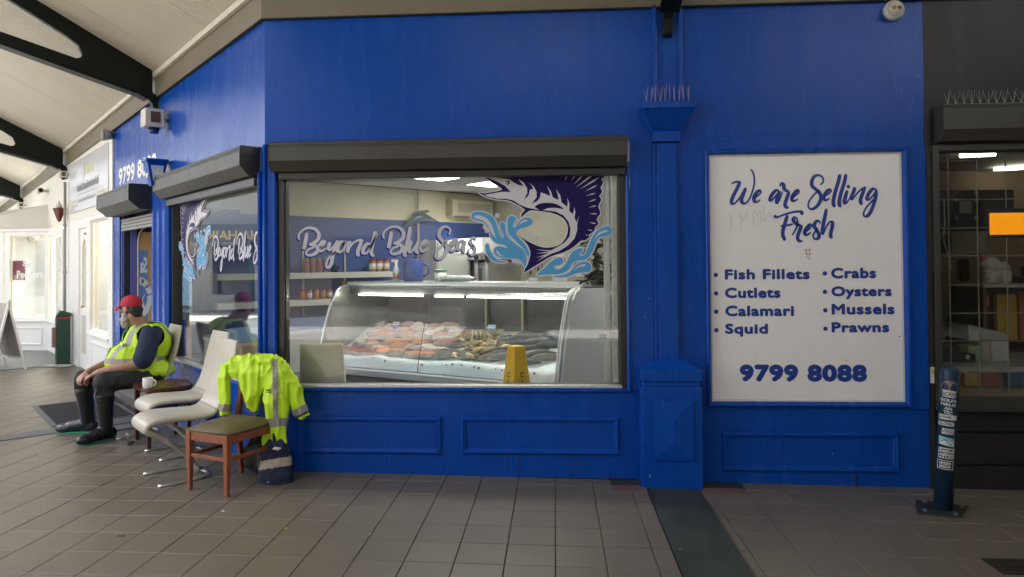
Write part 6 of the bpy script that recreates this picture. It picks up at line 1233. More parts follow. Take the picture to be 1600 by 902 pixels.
for k, (a, b) in enumerate(((0, .03), (.04, .055), (.065, .09))):
    p = Q(2.00, .575, .88-a*.9); q = Q(2.00, .577, .88-b*.9); w_ = DL*.035; g.add([p-w_, p+w_, q+w_, q-w_], [(0, 1, 2, 3)])
g.build('chest_print', PW, shirt, recalc=False, solid=.002)
R135 = Matrix.Rotation(math.radians(135), 3, 'Z')
def so(c): return c.dot(DL), c.dot(NL)                       # along-wall and outward coordinates of a point
def vest_cut(c):
    s, o = so(c); z = c.z
    if z > 1.055: return True
    for a, b in ((shn, eln), (shf, elf)):                     # arm holes
        d = (c-(a+(b-a)*.10)).length
        sd2 = s-2.10
        if d < .118 and abs(sd2) > .13: return True
    hem = .545 if o < .38 else .58
    if z < hem: return True
    if o > .36 and abs(s-2.12) < .030+.085*max(0, (z-.70)): return True
    return False
vest = soft('vest', [('e', Q(2.10, .33, .86), (.25, .215, .23), R135), ('e', Q(2.10, .43, .70), (.25, .262, .21), R135), ('e', Q(2.10, .30, .60), (.24, .21, .13), R135), ('c', Q(2.1, .33, .955), shn, .102, .100), ('c', Q(2.1, .34, .955), shf, .102, .100), ('c', Q(2.09, .355, .99), Q(2.085, .38, 1.05), .090, .086)], .009, HIVIS, man, smooth=4, crease=.011, cscale=7.5, cut=vest_cut, solid=.005, seed=3.0, cvec=(1.2, 1.2, .8), ridge=True)
peel(vest, 'waist_tape', TAPE, lambda c, n: .695 < c.z < .742, .0075)
peel(vest, 'shoulder_tape', TAPE, lambda c, n: c.z > .742 and 1.965 < so(c)[0] < 2.012, .0075)
peel(vest, 'shoulder_tape', TAPE, lambda c, n: c.z > .742 and 2.19 < so(c)[0] < 2.237, .0075)
kn, kf = Q(1.905, .735, .545), Q(2.315, .835, .545); an, af = Q(1.935, .715, .12), Q(2.40, .775, .12)
soft('trousers', [('e', Q(2.10, .27, .575), (.20, .16, .115), R135), ('c', Q(1.99, .28, .565), kn, .118, .092), ('c', Q(2.23, .28, .565), kf, .108, .080), ('c', kn, kn.lerp(an, .45), .090, .072), ('c', kf, kf.lerp(af, .45), .080, .066), ('e', Q(2.10, .42, .60), (.13, .12, .08), R135)], .010, BLKC, man, smooth=4, crease=.010, cscale=8, ridge=True)
for a, k_, toe, nm in ((an, kn, Q(1.88, .935, .05), 'near'), (af, kf, Q(2.585, 1.00, .05), 'far')):
    d = (toe-Vector((a.x, a.y, .05))); d.z = 0; d.normalize(); lat = Vector((-d.y, d.x, 0)); heel = Vector((a.x, a.y, .055))-d*.035; L = (Vector((toe.x, toe.y, 0))-Vector((heel.x, heel.y, 0))).length
    RB_ = Matrix(((d.x, lat.x, 0), (d.y, lat.y, 0), (0, 0, 1)))
    bt = soft('boot', [('c', Vector((a.x, a.y, .12)), k_.lerp(a, .30), .060, .078), ('c', k_.lerp(a, .34), k_.lerp(a, .27), .082, .082), ('e', heel+d*.015+Vector((0, 0, .015)), (.080, .052, .065), RB_), ('c', heel+d*.05+Vector((0, 0, .035)), heel+d*(L*.60)+Vector((0, 0, .012)), .060, .054), ('e', heel+d*(L*.76)+Vector((0, 0, -.005)), (.095, .058, .052), RB_)], .009, BOOT, man, smooth=5, crease=.001, cscale=10, cut=lambda c: c.z < .018)
    P = []
    for t, w_ in ((-.050, .014), (-.040, .028), (-.01, .036), (.04, .034), (L*.45, .036), (L*.7, .045), (L*.88, .042), (L*.97, .028), (L*1.0, .012)): P.append((t, w_))
    out = [heel+d*t+lat*w_ for t, w_ in P]+[heel+d*t-lat*w_ for t, w_ in reversed(P)]
    MB().prism([(p.x, p.y) for p in out], .006, .024, 'z').build('sole', SOLE, bt, bevel=.004)
# ------------------------------------------------------------------ white cantilever chairs
LEATH = mat('white_leatherette', (.56, .52, .44), .42, var=.07, vscale=7, bump=.06, bscale=90, rvar=.07, c2=(.46, .42, .33)); CHROME = mat('chrome', (.62, .62, .61), .30, metal=.9, var=.1, vscale=14)
PROF = [(-.135, 1.02, .36, .034), (-.115, .93, .40, .036), (-.08, .78, .43, .038), (-.045, .66, .40, .040), (-.01, .56, .41, .045), (.035, .495, .42, .052), (.10, .472, .42, .056), (.22, .474, .42, .062), (.36, .482, .42, .062), (.45, .476, .41, .060), (.50, .452, .40, .056), (.505, .420, .39, .054), (.47, .388, .37, .050), (.40, .345, .33, .044), (.30, .262, .26, .036), (.20, .165, .19, .030), (.135, .085, .13, .028), (.108, .04, .11, .026)]
def white_chair(M, label):
    o = thing('white_chair', label, 'chair', M.translation, group='white cantilever chairs')
    P = cr(PROF, 4); n = 22; vs = []; k = len(P); kb = None
    for i, p in enumerate(P):
        t = P[min(i+1, k-1)]-P[max(i-1, 0)]; L = math.hypot(t[0], t[1]); ny, nz = -t[1]/L, t[0]/L
        for j in range(n):
            a = 2*math.pi*j/n; c, s = math.cos(a), math.sin(a); e = .42; cx = math.copysign(abs(c)**e, c)*p[2]/2; cn = math.copysign(abs(s)**.7, s)*p[3]/2
            vs.append(M @ Vector((cx, p[0]+ny*cn, p[1]+nz*cn)))
    cutk = [i for i, p in enumerate(P) if p[1] < .52][0]; cut2 = [i for i, p in enumerate(P) if p[0] < .38 and i > 48][0]
    def seg(a, b, name):
        g = MB(); g.add(vs[a*n:(b+1)*n], [(i*n+j, i*n+(j+1) % n, (i+1)*n+(j+1) % n, (i+1)*n+j) for i in range(b-a) for j in range(n)]+[tuple(range(n-1, -1, -1)), tuple(range((b-a)*n, (b-a+1)*n))]); return g.build(name, LEATH, o, smooth=True)
    seg(0, cutk, 'backrest'); seg(cutk, cut2, 'seat'); seg(cut2, k-1, 'support')
    for sg in (-1, 1):
        g = MB(M); pts = cr([(sg*.03, .085, .030), (sg*.10, .065, .022), (sg*.17, .10, .016), (sg*.195, .20, .0145), (sg*.20, .44, .0145)], 5); g.tube([tuple(p) for p in pts], [(.012, .018)]*len(pts), n=8, flat=(0, 0, 1)); g.build('runner', CHROME, o, smooth=True)
    return o
def chairM(s, off, rot=0): return Matrix.Translation(Q(s, off, 0)) @ Matrix(((DL.x, NL.x, 0, 0), (DL.y, NL.y, 0, 0), (0, 0, 1, 0), (0, 0, 0, 1))) @ Matrix.Rotation(math.radians(rot), 4, 'Z')
white_chair(chairM(.32, .30, 0), 'empty white cantilever chair next to the wooden chair'); white_chair(chairM(1.06, .11, 2), 'empty white cantilever chair beside the small dark table'); white_chair(chairM(2.10, .20, 0), 'white cantilever chair the seated man is using')
# ------------------------------------------------------------------ wooden chair
WOOD = mat('cherry_wood', (.27, .085, .032), .35, var=.25, vscale=9, stretch=(6, 6, 1), bump=.04, bscale=60); OLIVE = mat('olive_vinyl', (.128, .098, .042), .5, var=.12, vscale=8, bump=.05, bscale=90)
fr, fl, bl, br = Vector((-.013, -.608, 0)), Vector((-.352, -.472, 0)), Vector((-.178, -.091, 0)), Vector((.161, -.227, 0))
wc = thing('wooden_chair', 'reddish wooden chair with olive seat carrying the yellow jacket', 'chair', (fr+fl+bl+br)/4)
xr = (fr-fl).normalized(); yb = (bl-fl).normalized()
def leg(p, z1, w0, w1, lean=0):
    def sq(c, w, z): return [c+xr*sx*w/2+yb*sy*w/2+Vector((0, 0, z)) for sx, sy in ((-1, -1), (1, -1), (1, 1), (-1, 1))]
    g = MB(); g.hexa(sq(p, w0, .007), sq(p+yb*lean*0, w1, .43)) if z1 < .5 else (g.hexa(sq(p+yb*.03, w0, .007), sq(p, w1, .44)), g.hexa(sq(p, w1, .4405), sq(p+yb*.07, w1*.8, z1)))
    o = g.build('leg' if z1 < .5 else 'rear_leg', WOOD, wc, bevel=.004); return o
for p in (fr, fl): leg(p, .43, .028, .044)
for p in (bl, br): leg(p, .88, .030, .040)
for p, dy in ((fr, 0), (fl, 0), (bl, .03), (br, .03)): q = p+yb*dy; g = MB(); g.cyl((q.x, q.y, .0065), (q.x, q.y, .014), .011, n=10); g.build('foot_pad', PLAST, wc)
def rail(a, b, z0, z1, w, name):
    d = (b-a).normalized(); n_ = Vector((-d.y, d.x, 0))*w/2; a = a+d*.021; b = b-d*.021; g = MB(); g.hexa([a-n_+Vector((0, 0, z0)), b-n_+Vector((0, 0, z0)), b+n_+Vector((0, 0, z0)), a+n_+Vector((0, 0, z0))], [a-n_+Vector((0, 0, z1)), b-n_+Vector((0, 0, z1)), b+n_+Vector((0, 0, z1)), a+n_+Vector((0, 0, z1))]); g.build(name, WOOD, wc, bevel=.003)
for a, b in ((fl, fr), (fl, bl), (fr, br), (bl, br)): rail(a, b, .365, .428, .024, 'apron')
for a, b in ((fl, fr), (fl, bl), (fr, br)): rail(a, b, .245, .272, .020, 'stretcher')
rail(bl+yb*.07, br+yb*.07, .80, .875, .022, 'top_rail'); rail(bl+yb*.045, br+yb*.045, .66, .70, .02, 'back_rail'); rail(bl+yb*.025, br+yb*.025, .56, .60, .02, 'back_rail')
cc = (fr+fl+bl+br)/4
def cush(u, v):
    a = (u-.5)*2; b = (v-.5)*2; h = .445+.045*(1-abs(a)**5)*(1-abs(b)**5)*(.85+.15*(1-a*a)*(1-b*b)); return cc+xr*a*.205+yb*b*.225+Vector((0, 0, h))
g = MB(); g.grid(cush, 18, 18); b0 = [cc+xr*a*.205+yb*b*.225+Vector((0, 0, .4285)) for a, b in ((-1, -1), (1, -1), (1, 1), (-1, 1))]; t0_ = [p+Vector((0, 0, .0163)) for p in b0]; g.hexa(b0, t0_); g.build('seat', OLIVE, wc, smooth=True)
# ------------------------------------------------------------------ jacket over the chair back
def jp(px, py, y): return wallp(px, py, y)
JX = [('t', [jp(357, 571, -.10), jp(370, 566, -.12), jp(386, 563, -.13), jp(405, 562, -.15), jp(428, 564, -.19), jp(440, 570, -.20)], [(.035, .05), (.045, .062), (.045, .065), (.045, .065), (.045, .068), (.03, .05)]),
      ('t', [jp(356, 572, -.12), jp(351, 590, -.15), jp(351, 612, -.16), jp(353, 634, -.16), jp(352, 649, -.16)], [(.030, .048), (.032, .050), (.028, .046), (.026, .040), (.024, .036)], (0, 1, 0)),
      ('t', [jp(370, 568, -.16), jp(369, 582, -.19), jp(368, 592, -.19)], [(.03, .055), (.03, .050), (.018, .03)], (0, 1, 0)),
      ('t', [jp(390, 566, -.18), jp(393, 585, -.215), jp(394, 608, -.225), jp(395, 628, -.22), jp(398, 642, -.215)], [(.04, .075), (.05, .095), (.05, .085), (.04, .062), (.018, .03)], (0, 1, 0)),
      ('t', [jp(410, 568, -.19), jp(414, 588, -.225), jp(413, 606, -.225)], [(.035, .06), (.03, .06), (.018, .03)], (0, 1, 0)),
      ('t', [jp(428, 566, -.21), jp(430, 590, -.24), jp(431, 620, -.25), jp(432, 650, -.25), jp(431, 672, -.25), jp(430, 696, -.25)], [(.035, .065), (.042, .080), (.044, .088), (.042, .092), (.040, .094), (.030, .098)], (0, 1, 0)),
      ('t', [jp(436, 570, -.19), jp(449, 588, -.20), jp(459, 612, -.20), jp(467, 634, -.20), jp(475, 653, -.20)], [(.035, .045), (.045, .062), (.045, .062), (.042, .056), (.036, .046)], (0, 1, 0))]
jk = thing('hivis_jacket', 'bright yellow hi-vis jacket draped over the wooden chair back', 'jacket', jp(400, 640, -.2))
def fold(c): return False
def notch(c):                                                 # ragged hem: a slit in the tail of the jacket
    q = proj(c); return q[1] > 694-.10*(q[0]-430) and q[0] > 400 or (abs(q[0]-428-(q[1]-680)*.1) < 1.2+(q[1]-676)*.12 and q[1] > 677)
jb = soft('shell', JX, .0065, HIVIS, jk, smooth=3, crease=.017, cscale=8.5, seed=5.0, cut=notch, cvec=(1.6, 1.6, .5), ridge=True)
def front(n): return n.dot(CF) < -.05
peel(jb, 'back_tape', TAPE, lambda c, n: 425.5 < proj(c)[0]-(proj(c)[1]-560)*.012 < 434 and proj(c)[1] < 657 and front(n) and proj(c)[1] > 561, .0035)
peel(jb, 'waist_tape', TAPE, lambda c, n: 654 < proj(c)[1]+(proj(c)[0]-430)*.05 < 667 and 412 < proj(c)[0] < 452, .0035)
def along(c, a, b): d = (b-a); return (c-a).dot(d)/d.dot(d)
A1, A2 = jp(436, 570, -.19), jp(475, 653, -.20)
peel(jb, 'cuff_tape', TAPE, lambda c, n: proj(c)[0] > 449 and .80 < along(c, A1, A2) < .92, .0035); peel(jb, 'cuff_band', BLKC, lambda c, n: proj(c)[0] > 449 and .92 <= along(c, A1, A2) < .955, .0035)
peel(jb, 'sleeve_tape', TAPE, lambda c, n: proj(c)[0] < 366 and 632 < proj(c)[1] < 643, .0035)
g = MB(); pz = jp(419, 611, -.305)
for k in range(3): g.box(pz.x-.014+k*.012, pz.x-.006+k*.012, pz.y, pz.y+.002, pz.z-.004, pz.z+.012)
g.box(pz.x-.016, pz.x+.024, pz.y, pz.y+.002, pz.z-.014, pz.z-.010); o = g.build('chest_logo', BLKC, jk); o['kind'] = 'stuff'
# navy trousers hanging to the floor under the jacket
wt = thing('work_trousers', 'navy work trousers with a reflective band hanging to the floor under the jacket', 'trousers', (.22, -.30, 0))
def fpt(px, py, y): return wallp(px, py, y)
wb = soft('cloth', [('t', [jp(431, 684, -.24), jp(431, 700, -.245), jp(431, 722, -.25), jp(431, 745, -.26), jp(430, 757, -.26)], [(.05, .075), (.065, .100), (.075, .120), (.085, .135), (.08, .135)], (0, 1, 0))], .009, NAVYC, wt, smooth=3, crease=.012, cscale=8, cut=None)
peel(wb, 'reflective_band', mat('tape_beige', (.42, .33, .27), .5, metal=.1), lambda c, n: 717 < proj(c)[1]+(proj(c)[0]-430)*.16 < 731, .004)
g = MB(); p = jp(432, 702, -.325); g.tube([p+Vector((-.03, 0, .0)), p+Vector((-.01, -.006, .008)), p+Vector((.012, -.004, .002)), p+Vector((.035, 0, .006))], [.004, .012, .014, .004], n=8); g.build('white_tag', PLAST, wt, smooth=True)
g = MB(); p = jp(416, 755, -.375); g.add([p, p+Vector((.02, 0, .006)), p+Vector((.022, 0, .012)), p+Vector((.006, 0, .005))], [(0, 1, 2, 3)]); g.build('maker_mark', PW, wt, recalc=False)
bg_ = thing('dark_bag', 'dark soft bag lying under the wooden chair against the wall', 'bag', (-.02, .0, 0)); soft('bag_cloth', [('e', Vector((-.02, -.02, .13)), (.17, .09, .14)), ('e', Vector((.06, -.06, .10)), (.12, .08, .11))], .012, mat('bag_charcoal', (.02, .02, .022), .6, var=.2, vscale=9), bg_, smooth=3, crease=.012, cscale=9, cut=lambda c: c.z < .004)
g = MB(); g.tube([(-.10, -.08, .22), (-.06, -.10, .29), (.02, -.10, .29), (.06, -.10, .21)], .010, n=6); g.build('strap', MATS['bag_charcoal'], bg_, smooth=True)
# ------------------------------------------------------------------ small dark table with mug, tumbler on the floor
MAHO = mat('mahogany', (.075, .022, .016), .3, var=.35, vscale=8, stretch=(3, 3, 8), rvar=.08)
tb = thing('side_table', 'small dark mahogany table between the man and the empty chairs', 'table', Q(1.56, .33, 0)); TM = Matrix.Translation(Q(1.56, .33, 0)) @ Matrix(((DL.x, NL.x, 0, 0), (DL.y, NL.y, 0, 0), (0, 0, 1, 0), (0, 0, 0, 1)))
P = [(.26*(abs(math.cos(t))**.5)*math.copysign(1, math.cos(t)), .22*(abs(math.sin(t))**.5)*math.copysign(1, math.sin(t))) for t in [2*math.pi*k/32 for k in range(32)]]
MB(TM).prism(P, .500, .528, 'z').build('table_top', MAHO, tb, bevel=.004)
for sx in (-1, 1):
    for sy in (-1, 1): MB(TM).hexa([(sx*.205+a*.014, sy*.165+b*.014, .006) for a, b in ((-1, -1), (1, -1), (1, 1), (-1, 1))], [(sx*.205+a*.020, sy*.165+b*.020, .4995) for a, b in ((-1, -1), (1, -1), (1, 1), (-1, 1))]).build('leg', MAHO, tb, bevel=.003)
for y in (-.165, .165): MB(TM).box(-.184, .184, y-.010, y+.010, .35, .38).build('stretcher', MAHO, tb, bevel=.002)
for x in (-.205, .205): MB(TM).box(x-.010, x+.010, -.144, .144, .35, .38).build('stretcher', MAHO, tb, bevel=.002)
for x in (-.205, .205): MB(TM).box(x-.010, x+.010, -.144, .144, .44, .498).build('apron', MAHO, tb)
q = hit(231, 607, Vector((0, 0, 1)), .529); mg = thing('mug', 'white china mug on the dark side table', 'mug', q); g = MB(); g.lathe([(.032, 0), (.040, .004), (.043, .03), (.043, .092), (.040, .094), (.039, .090), (.037, .02), (.02, .012)], q, 24); g.build('cup', mat('china_white', (.72, .69, .64), .2), mg, smooth=True)
hr = (CR*1.0); g = MB(); g.tube([q+hr*.040+Vector((0, 0, .074)), q+hr*.062+Vector((0, 0, .072)), q+hr*.072+Vector((0, 0, .05)), q+hr*.062+Vector((0, 0, .026)), q+hr*.040+Vector((0, 0, .022))], .007, n=8); g.build('handle', MATS['china_white'], mg, smooth=True)
q = Vector((-1.54, .707, .008)); tg = thing('tumbler', 'glass tumbler with dregs standing on the tiles by the table leg', 'glass', q); g = MB(); g.lathe([(.028, 0), (.032, .003), (.037, .115), (.0345, .115), (.030, .012), (.01, .010)], q, 20); g.build('glass', glass('tumbler_glass', (.9, .92, .9), 1.55), tg, smooth=True); g = MB(); g.lathe([(.026, .0125), (.0295, .016), (.0305, .032), (.01, .036)], q, 16); g.build('dregs', mat('dregs_brown', (.09, .06, .03), .4, var=.4, vscale=60), tg, smooth=True)
# ------------------------------------------------------------------ door mat
dm = thing('door_mat', 'black ribbed rubber door mat with grey edge at the shop doorway', 'mat', Q(3.58, .6, 0)); M_ = Matrix(((DL.x, NL.x, 0, 0), (DL.y, NL.y, 0, 0), (0, 0, 1, 0), (0, 0, 0, 1)))
g = MB(M_); g.box(2.90, 4.28, .22, 1.0, .009, .015); g.build('base', mat('mat_grey', (.13, .13, .13), .8), dm)
g = MB(M_); 
for k in range(26): a = 2.95+k*.0495; g.box(a, a+.032, .27, .95, .0151, .0215)
o = g.build('ribs', mat('mat_black', (.022, .022, .023), .8), dm); o['kind'] = 'stuff'
# ------------------------------------------------------------------ bollard with stickers
b0 = Vector((4.835, -.47, floorz(4.835)+.008)); bt_ = Vector((4.905, -.46, .885)); ax = (bt_-b0).normalized(); hb = (bt_-b0).length
blr = thing('bollard', 'leaning dark blue steel bollard covered in stickers by the dark shop', 'bollard', b0)
BX_ = ax.cross(Vector((0, 1, 0))).normalized(); BX_ = Vector((1, 0, 0)); BX_ = (BX_-ax*BX_.dot(ax)).normalized(); BYv = ax.cross(BX_); BM = Matrix(((BX_.x, BYv.x, ax.x, b0.x), (BX_.y, BYv.y, ax.y, b0.y), (BX_.z, BYv.z, ax.z, b0.z), (0, 0, 0, 1)))
r_ = .058; BOLB = painted('bollard_blue', (.012, .035, .065), .35, chips=(.3, .3, .3))
g = MB(BM); g.lathe([(r_, 0), (r_, hb-.05), (r_*.97, hb-.025), (r_*.86, hb-.006), (r_*.6, hb)], n=36); g.build('tube', BOLB, blr, smooth=True)
g = MB(); z0 = floorz(4.83)+.009; g.hexa([(4.62, -.56, z0), (4.86, -.62, z0), (5.03, -.42, z0), (4.74, -.30, z0)], [(4.62, -.56, z0+.012), (4.86, -.62, z0+.012), (5.03, -.42, z0+.012), (4.74, -.30, z0+.012)]); g.build('base_plate', mat('plate_dark', (.025, .028, .03), .55, var=.3, vscale=12, bump=.1), blr, bevel=.003)
for dx, dy in ((-.14, -.05), (.02, -.115), (.14, .03), (-.05, .12)): g = MB(); g.cyl((4.83+dx, -.475+dy, z0+.012), (4.83+dx, -.475+dy, z0+.026), .013, n=6); g.build('bolt', mat('bolt_steel', (.3, .3, .28), .4, metal=.8), blr)
vd = (CAM-b0); phi0 = math.atan2(vd.dot(BYv), vd.dot(BX_))            # towards the viewer
def on_tube(u, h, d): a = phi0+u/r_; return BM @ Vector(((r_+d)*math.cos(a), (r_+d)*math.sin(a), h))
def sticker(u0, u1, h0, h1, m, name='sticker', d=.0012, round_=False, skew=0):
    g = MB()
    if round_:
        cx, cz = (u0+u1)/2, (h0+h1)/2; n = 24; vs = [on_tube(cx, cz, d)]+[on_tube(cx+(u1-u0)/2*math.cos(2*math.pi*k/n), cz+(h1-h0)/2*math.sin(2*math.pi*k/n), d) for k in range(n)]; g.add(vs, [(0, k+1, (k+1) % n+1) for k in range(n)])
    else: g.grid(lambda u, v: on_tube(u0+(u1-u0)*u, h0+(h1-h0)*v+skew*(u-.5), d), 8, 2)
    return g.build(name, m, blr, smooth=True)
def tube_text(body, u0, u1, h0, h1, m, d=.002, bold=.02, skew=0):
    P, F = text_mesh(body, bold); a, b = P.min(0), P.max(0); g = MB(); g.add([on_tube(u0+(u1-u0)*(p[0]-a[0])/(b[0]-a[0]), h0+(h1-h0)*(p[1]-a[1])/(b[1]-a[1])+skew*((p[0]-a[0])/(b[0]-a[0])-.5), d) for p in P], F); return g.build('sticker_text', m, blr, recalc=False)
STW = mat('sticker_white', (.55, .55, .53), .5, var=.12, vscale=40); STK = mat('sticker_black', (.02, .02, .02), .5); STR = mat('sticker_art', (.42, .20, .17), .5, var=.8, vscale=45, c2=(.06, .05, .06)); STB = mat('sticker_sky', (.20, .42, .52), .5)
H = hb
sticker(-.052, .055, H-.185, H-.085, STR, round_=True); sticker(-.038, .040, H-.195, H-.150, STW, d=.0016, skew=-.004); tube_text('BORN', -.034, .036, H-.190, H-.160, STK, d=.0022)
for k, t in enumerate(('GOLFA', 'HAUS', 'AN', 'TEC')): w_ = (.052, .046, .022, .026)[k]; tube_text(t, -w_, w_, H-.226-k*.027, H-.205-k*.027, STW, bold=.04, skew=-.006)
sticker(-.058, .056, H-.345, H-.312, STW); tube_text('JORAK', -.054, .022, H-.340, H-.318, STK); sticker(-.058, .040, H-.385, H-.358, STW); tube_text('SLOW', -.05, .03, H-.381, H-.362, STK)
sticker(-.030, .044, H-.440, H-.402, STW); tube_text('VERSO', -.028, .042, H-.437, H-.406, STK, bold=.01)
sticker(-.048, .048, H-.515, H-.460, STB, skew=-.012); sticker(-.040, .044, H-.512, H-.484, STW, d=.0016, skew=-.012); g = MB(); g.grid(lambda u, v: on_tube(-.03+.06*u, H-.495+.014*math.sin(5*u)+.006*v, .0022), 8, 1); g.build('sticker_mark', STK, blr, recalc=False)
sticker(-.046, .052, H-.600, H-.530, STW)
for k, t in enumerate(('LPOK', 'MEVEN', 'PHAX')): tube_text(t, -.042, .048, H-.552-k*.022, H-.535-k*.022, STK, bold=.04)
sticker(-.052, .050, H-.672, H-.612, STW); sticker(-.046, .044, H-.668, H-.616, STK, d=.0016); sticker(-.034, .032, H-.660, H-.624, STW, d=.0020); tube_text('HIGH', -.03, .028, H-.655, H-.629, STK, d=.0026, bold=.03)
# ------------------------------------------------------------------ drain grate at the right edge
z0 = floorz(5.0)+.009; a = hit(1530, 873, Vector((0, 0, 1)), z0); b = hit(1568, 899, Vector((0, 0, 1)), z0); dg_ = thing('drain_grate', 'dark iron drain grate let into the tiles at the right edge', 'grate', (a.x+.2, a.y-.1, z0))
g = MB(); g.box(a.x, a.x+.62, b.y, a.y, z0, z0+.004); g.build('plate', mat('grate_iron', (.018, .015, .012), .7, var=.3, vscale=14), dg_)
for k in range(5): g = MB(); y = b.y+(k+.5)*(a.y-b.y)/5; g.box(a.x+.03, a.x+.59, y-.004, y+.004, z0+.0041, z0+.009); g.build('slat', mat('grate_edge', (.035, .03, .026), .6), dg_)
# ------------------------------------------------------------------ litter on the tiles
def litter(name, label, px, py, r, m, n=3):
    q = hit(px, py, Vector((0, 0, 1)), .008); o = thing(name, label, 'litter', q)
    for k in range(n): g = MB(); g.tube([q+Vector((k*.9*r, (k % 2)*r, .003)), q+Vector((k*.9*r+r, (k % 2)*r+.3*r, .006)), q+Vector((k*.9*r+1.7*r, (k % 2)*r, .003))], [.2*r, .45*r, .2*r], n=6); g.build('scrap', m, o, smooth=True)
litter('nut_shells', 'small brown shells dropped on the tiles in the left foreground', 182, 838, .014, mat('shell_brown', (.22, .10, .05), .6)); litter('leaf_scrap', 'tiny yellow scrap on the tiles below the trousers', 444, 827, .012, mat('scrap_yellow', (.45, .36, .05), .6), 1)
litter('paper_scrap', 'tiny white paper scrap on the tiles in front of the wooden chair', 346, 800, .012, PLAST, 1); litter('paper_scrap', 'white speck on a tile joint below the blue panels', 577, 836, .006, PLAST, 1); litter('paper_scrap', 'white speck on the dark green strip', 1061, 860, .007, PLAST, 1)
# ------------------------------------------------------------------ lamps, cameras and boxes on the walls
def secbox(s, off, z, k, label, tilt=0):
    o = thing('wall_lamp_box', label, 'lamp', Q(s, off, z), 'white lamp boxes under the trusses'); Mx = Matrix.Translation(Q(s, off, z)) @ Matrix(((DL.x, NL.x, 0, 0), (DL.y, NL.y, 0, 0), (0, 0, 1, 0), (0, 0, 0, 1)))
    g = MB(Mx); g.box(-.10*k, .10*k, -.09*k, .11*k, -.10*k, .10*k); g.build('housing', mat('lamp_white_paint', (.60, .57, .50), .45, var=.08, vscale=14), o, bevel=.008)
    g = MB(Mx); g.box(-.1035*k, -.1005*k, -.045*k, .055*k, -.055*k, .065*k); g.build('window', mat('lamp_brown', (.10, .05, .03), .3), o)
    g = MB(Mx); g.lathe([(.055*k, -.12*k), (.05*k, -.155*k), (.03*k, -.165*k)], n=14); g.build('blue_lens', mat('lens_blue', (.01, .04, .25), .3), o, smooth=True); g = MB(Mx); g.lathe([(.06*k, -.1205*k), (.06*k, -.1005*k)], n=14); g.build('collar', BLACK, o)
    g = MB(Mx); g.box(-.02, .02, -off+.002, -.0905*k, -.02, .02); g.build('bracket', mat('lamp_white_paint', (.60, .57, .50), .45), o)
secbox(2.66, .13, 3.17, .95, 'white square lamp box with blue lens under the nearest truss'); secbox(8.30, .10, 3.16, .55, 'white lamp box with blue lens at the second truss above the salon'); secbox(13.7, .10, 3.02, .6, 'white lamp box at the third truss far along the wall')
# street-number lantern
nm = thing('number_lantern', 'blue tapered lantern box with white number 46 on the side wall', 'lantern', Q(2.62, .17, 2.6)); Mx = Matrix.Translation(Q(2.60, .02, 2.60)) @ Matrix(((DL.x, NL.x, 0, 0), (DL.y, NL.y, 0, 0), (0, 0, 1, 0), (0, 0, 0, 1)))
g = MB(Mx); g.hexa([(-.05, .06, -.15), (.05, .06, -.15), (.05, .16, -.15), (-.05, .16, -.15)], [(-.09, .01, .10), (.09, .01, .10), (.09, .21, .10), (-.09, .21, .10)]); g.box(-.10, .10, .0, .22, .1005, .13); g.build('body', BLUE, nm, bevel=.004)
AL = Matrix.Translation(Q(2.60, .02, 2.60)) @ Matrix(((-DL.x, -NL.x, 0, 0), (-DL.y, -NL.y, 0, 0), (0, 0, 1, 0), (0, 0, 0, 1))) @ Matrix.Translation((0, -.185, -.03)) @ Matrix.Rotation(math.radians(-11.3), 4, 'X'); text('number', '46', -.045, .045, -.045, .05, -.004, AL, PW, nm, bold=.03)
AL2 = Matrix.Translation(Q(2.60, .02, 2.60)) @ Matrix(((NL.x, -DL.x, 0, 0), (NL.y, -DL.y, 0, 0), (0, 0, 1, 0), (0, 0, 0, 1)))
text('number', '46', .055, .155, -.06, .03, -.008, Matrix.Translation(Q(2.60-.0875, .22, 2.60)) @ Matrix(((S2, -S2, 0, 0), (S2, S2, 0, 0), (0, 0, 1, 0), (0, 0, 0, 1))), PW, nm, fat=.006)
g = MB(Mx); g.add([(-.0875, .045, .06), (-.0875, .175, .06), (-.0655, .145, -.10), (-.0655, .075, -.10)], [(0, 1, 2, 3)]); g.build('side_pane', mat('pane_pale', (.50, .60, .78), .4), nm, recalc=False)
# twin-lens camera high on the front wall
q = wallp(1404, 11, -.09); tc = thing('dome_camera', 'white twin-lens security camera high at the right end of the blue wall', 'camera', q); CMt = Matrix.Translation(q) @ Matrix.Rotation(math.radians(62), 4, 'X') @ Matrix.Rotation(math.radians(20), 4, 'Y')
CWH = mat('camera_white', (.60, .58, .53), .4, var=.06, vscale=20); g = MB(Matrix.Translation(q)); g.tube([(0, .088, -.0), (0, .06, -.0), (0, .03, 0)], [.075, .075, .055], n=24); g.build('base', CWH, tc, smooth=True); g = MB(Matrix.Translation(q)); g.tube([(-.012, .03, .0), (-.016, .01, -.006), (-.020, -.012, -.012)], [.050, .050, .046], n=20); g.build('turret', CWH, tc, smooth=True)
for dx, m in ((-.017, mat('lens_amber', (.30, .22, .10), .15)), (.020, mat('lens_rust', (.16, .05, .03), .15))): g = MB(Matrix.Translation(q)); g.cyl((-.020+dx, -.011, -.006), (-.021+dx, -.018, -.007), .0145, n=14); g.build('lens', m, tc)
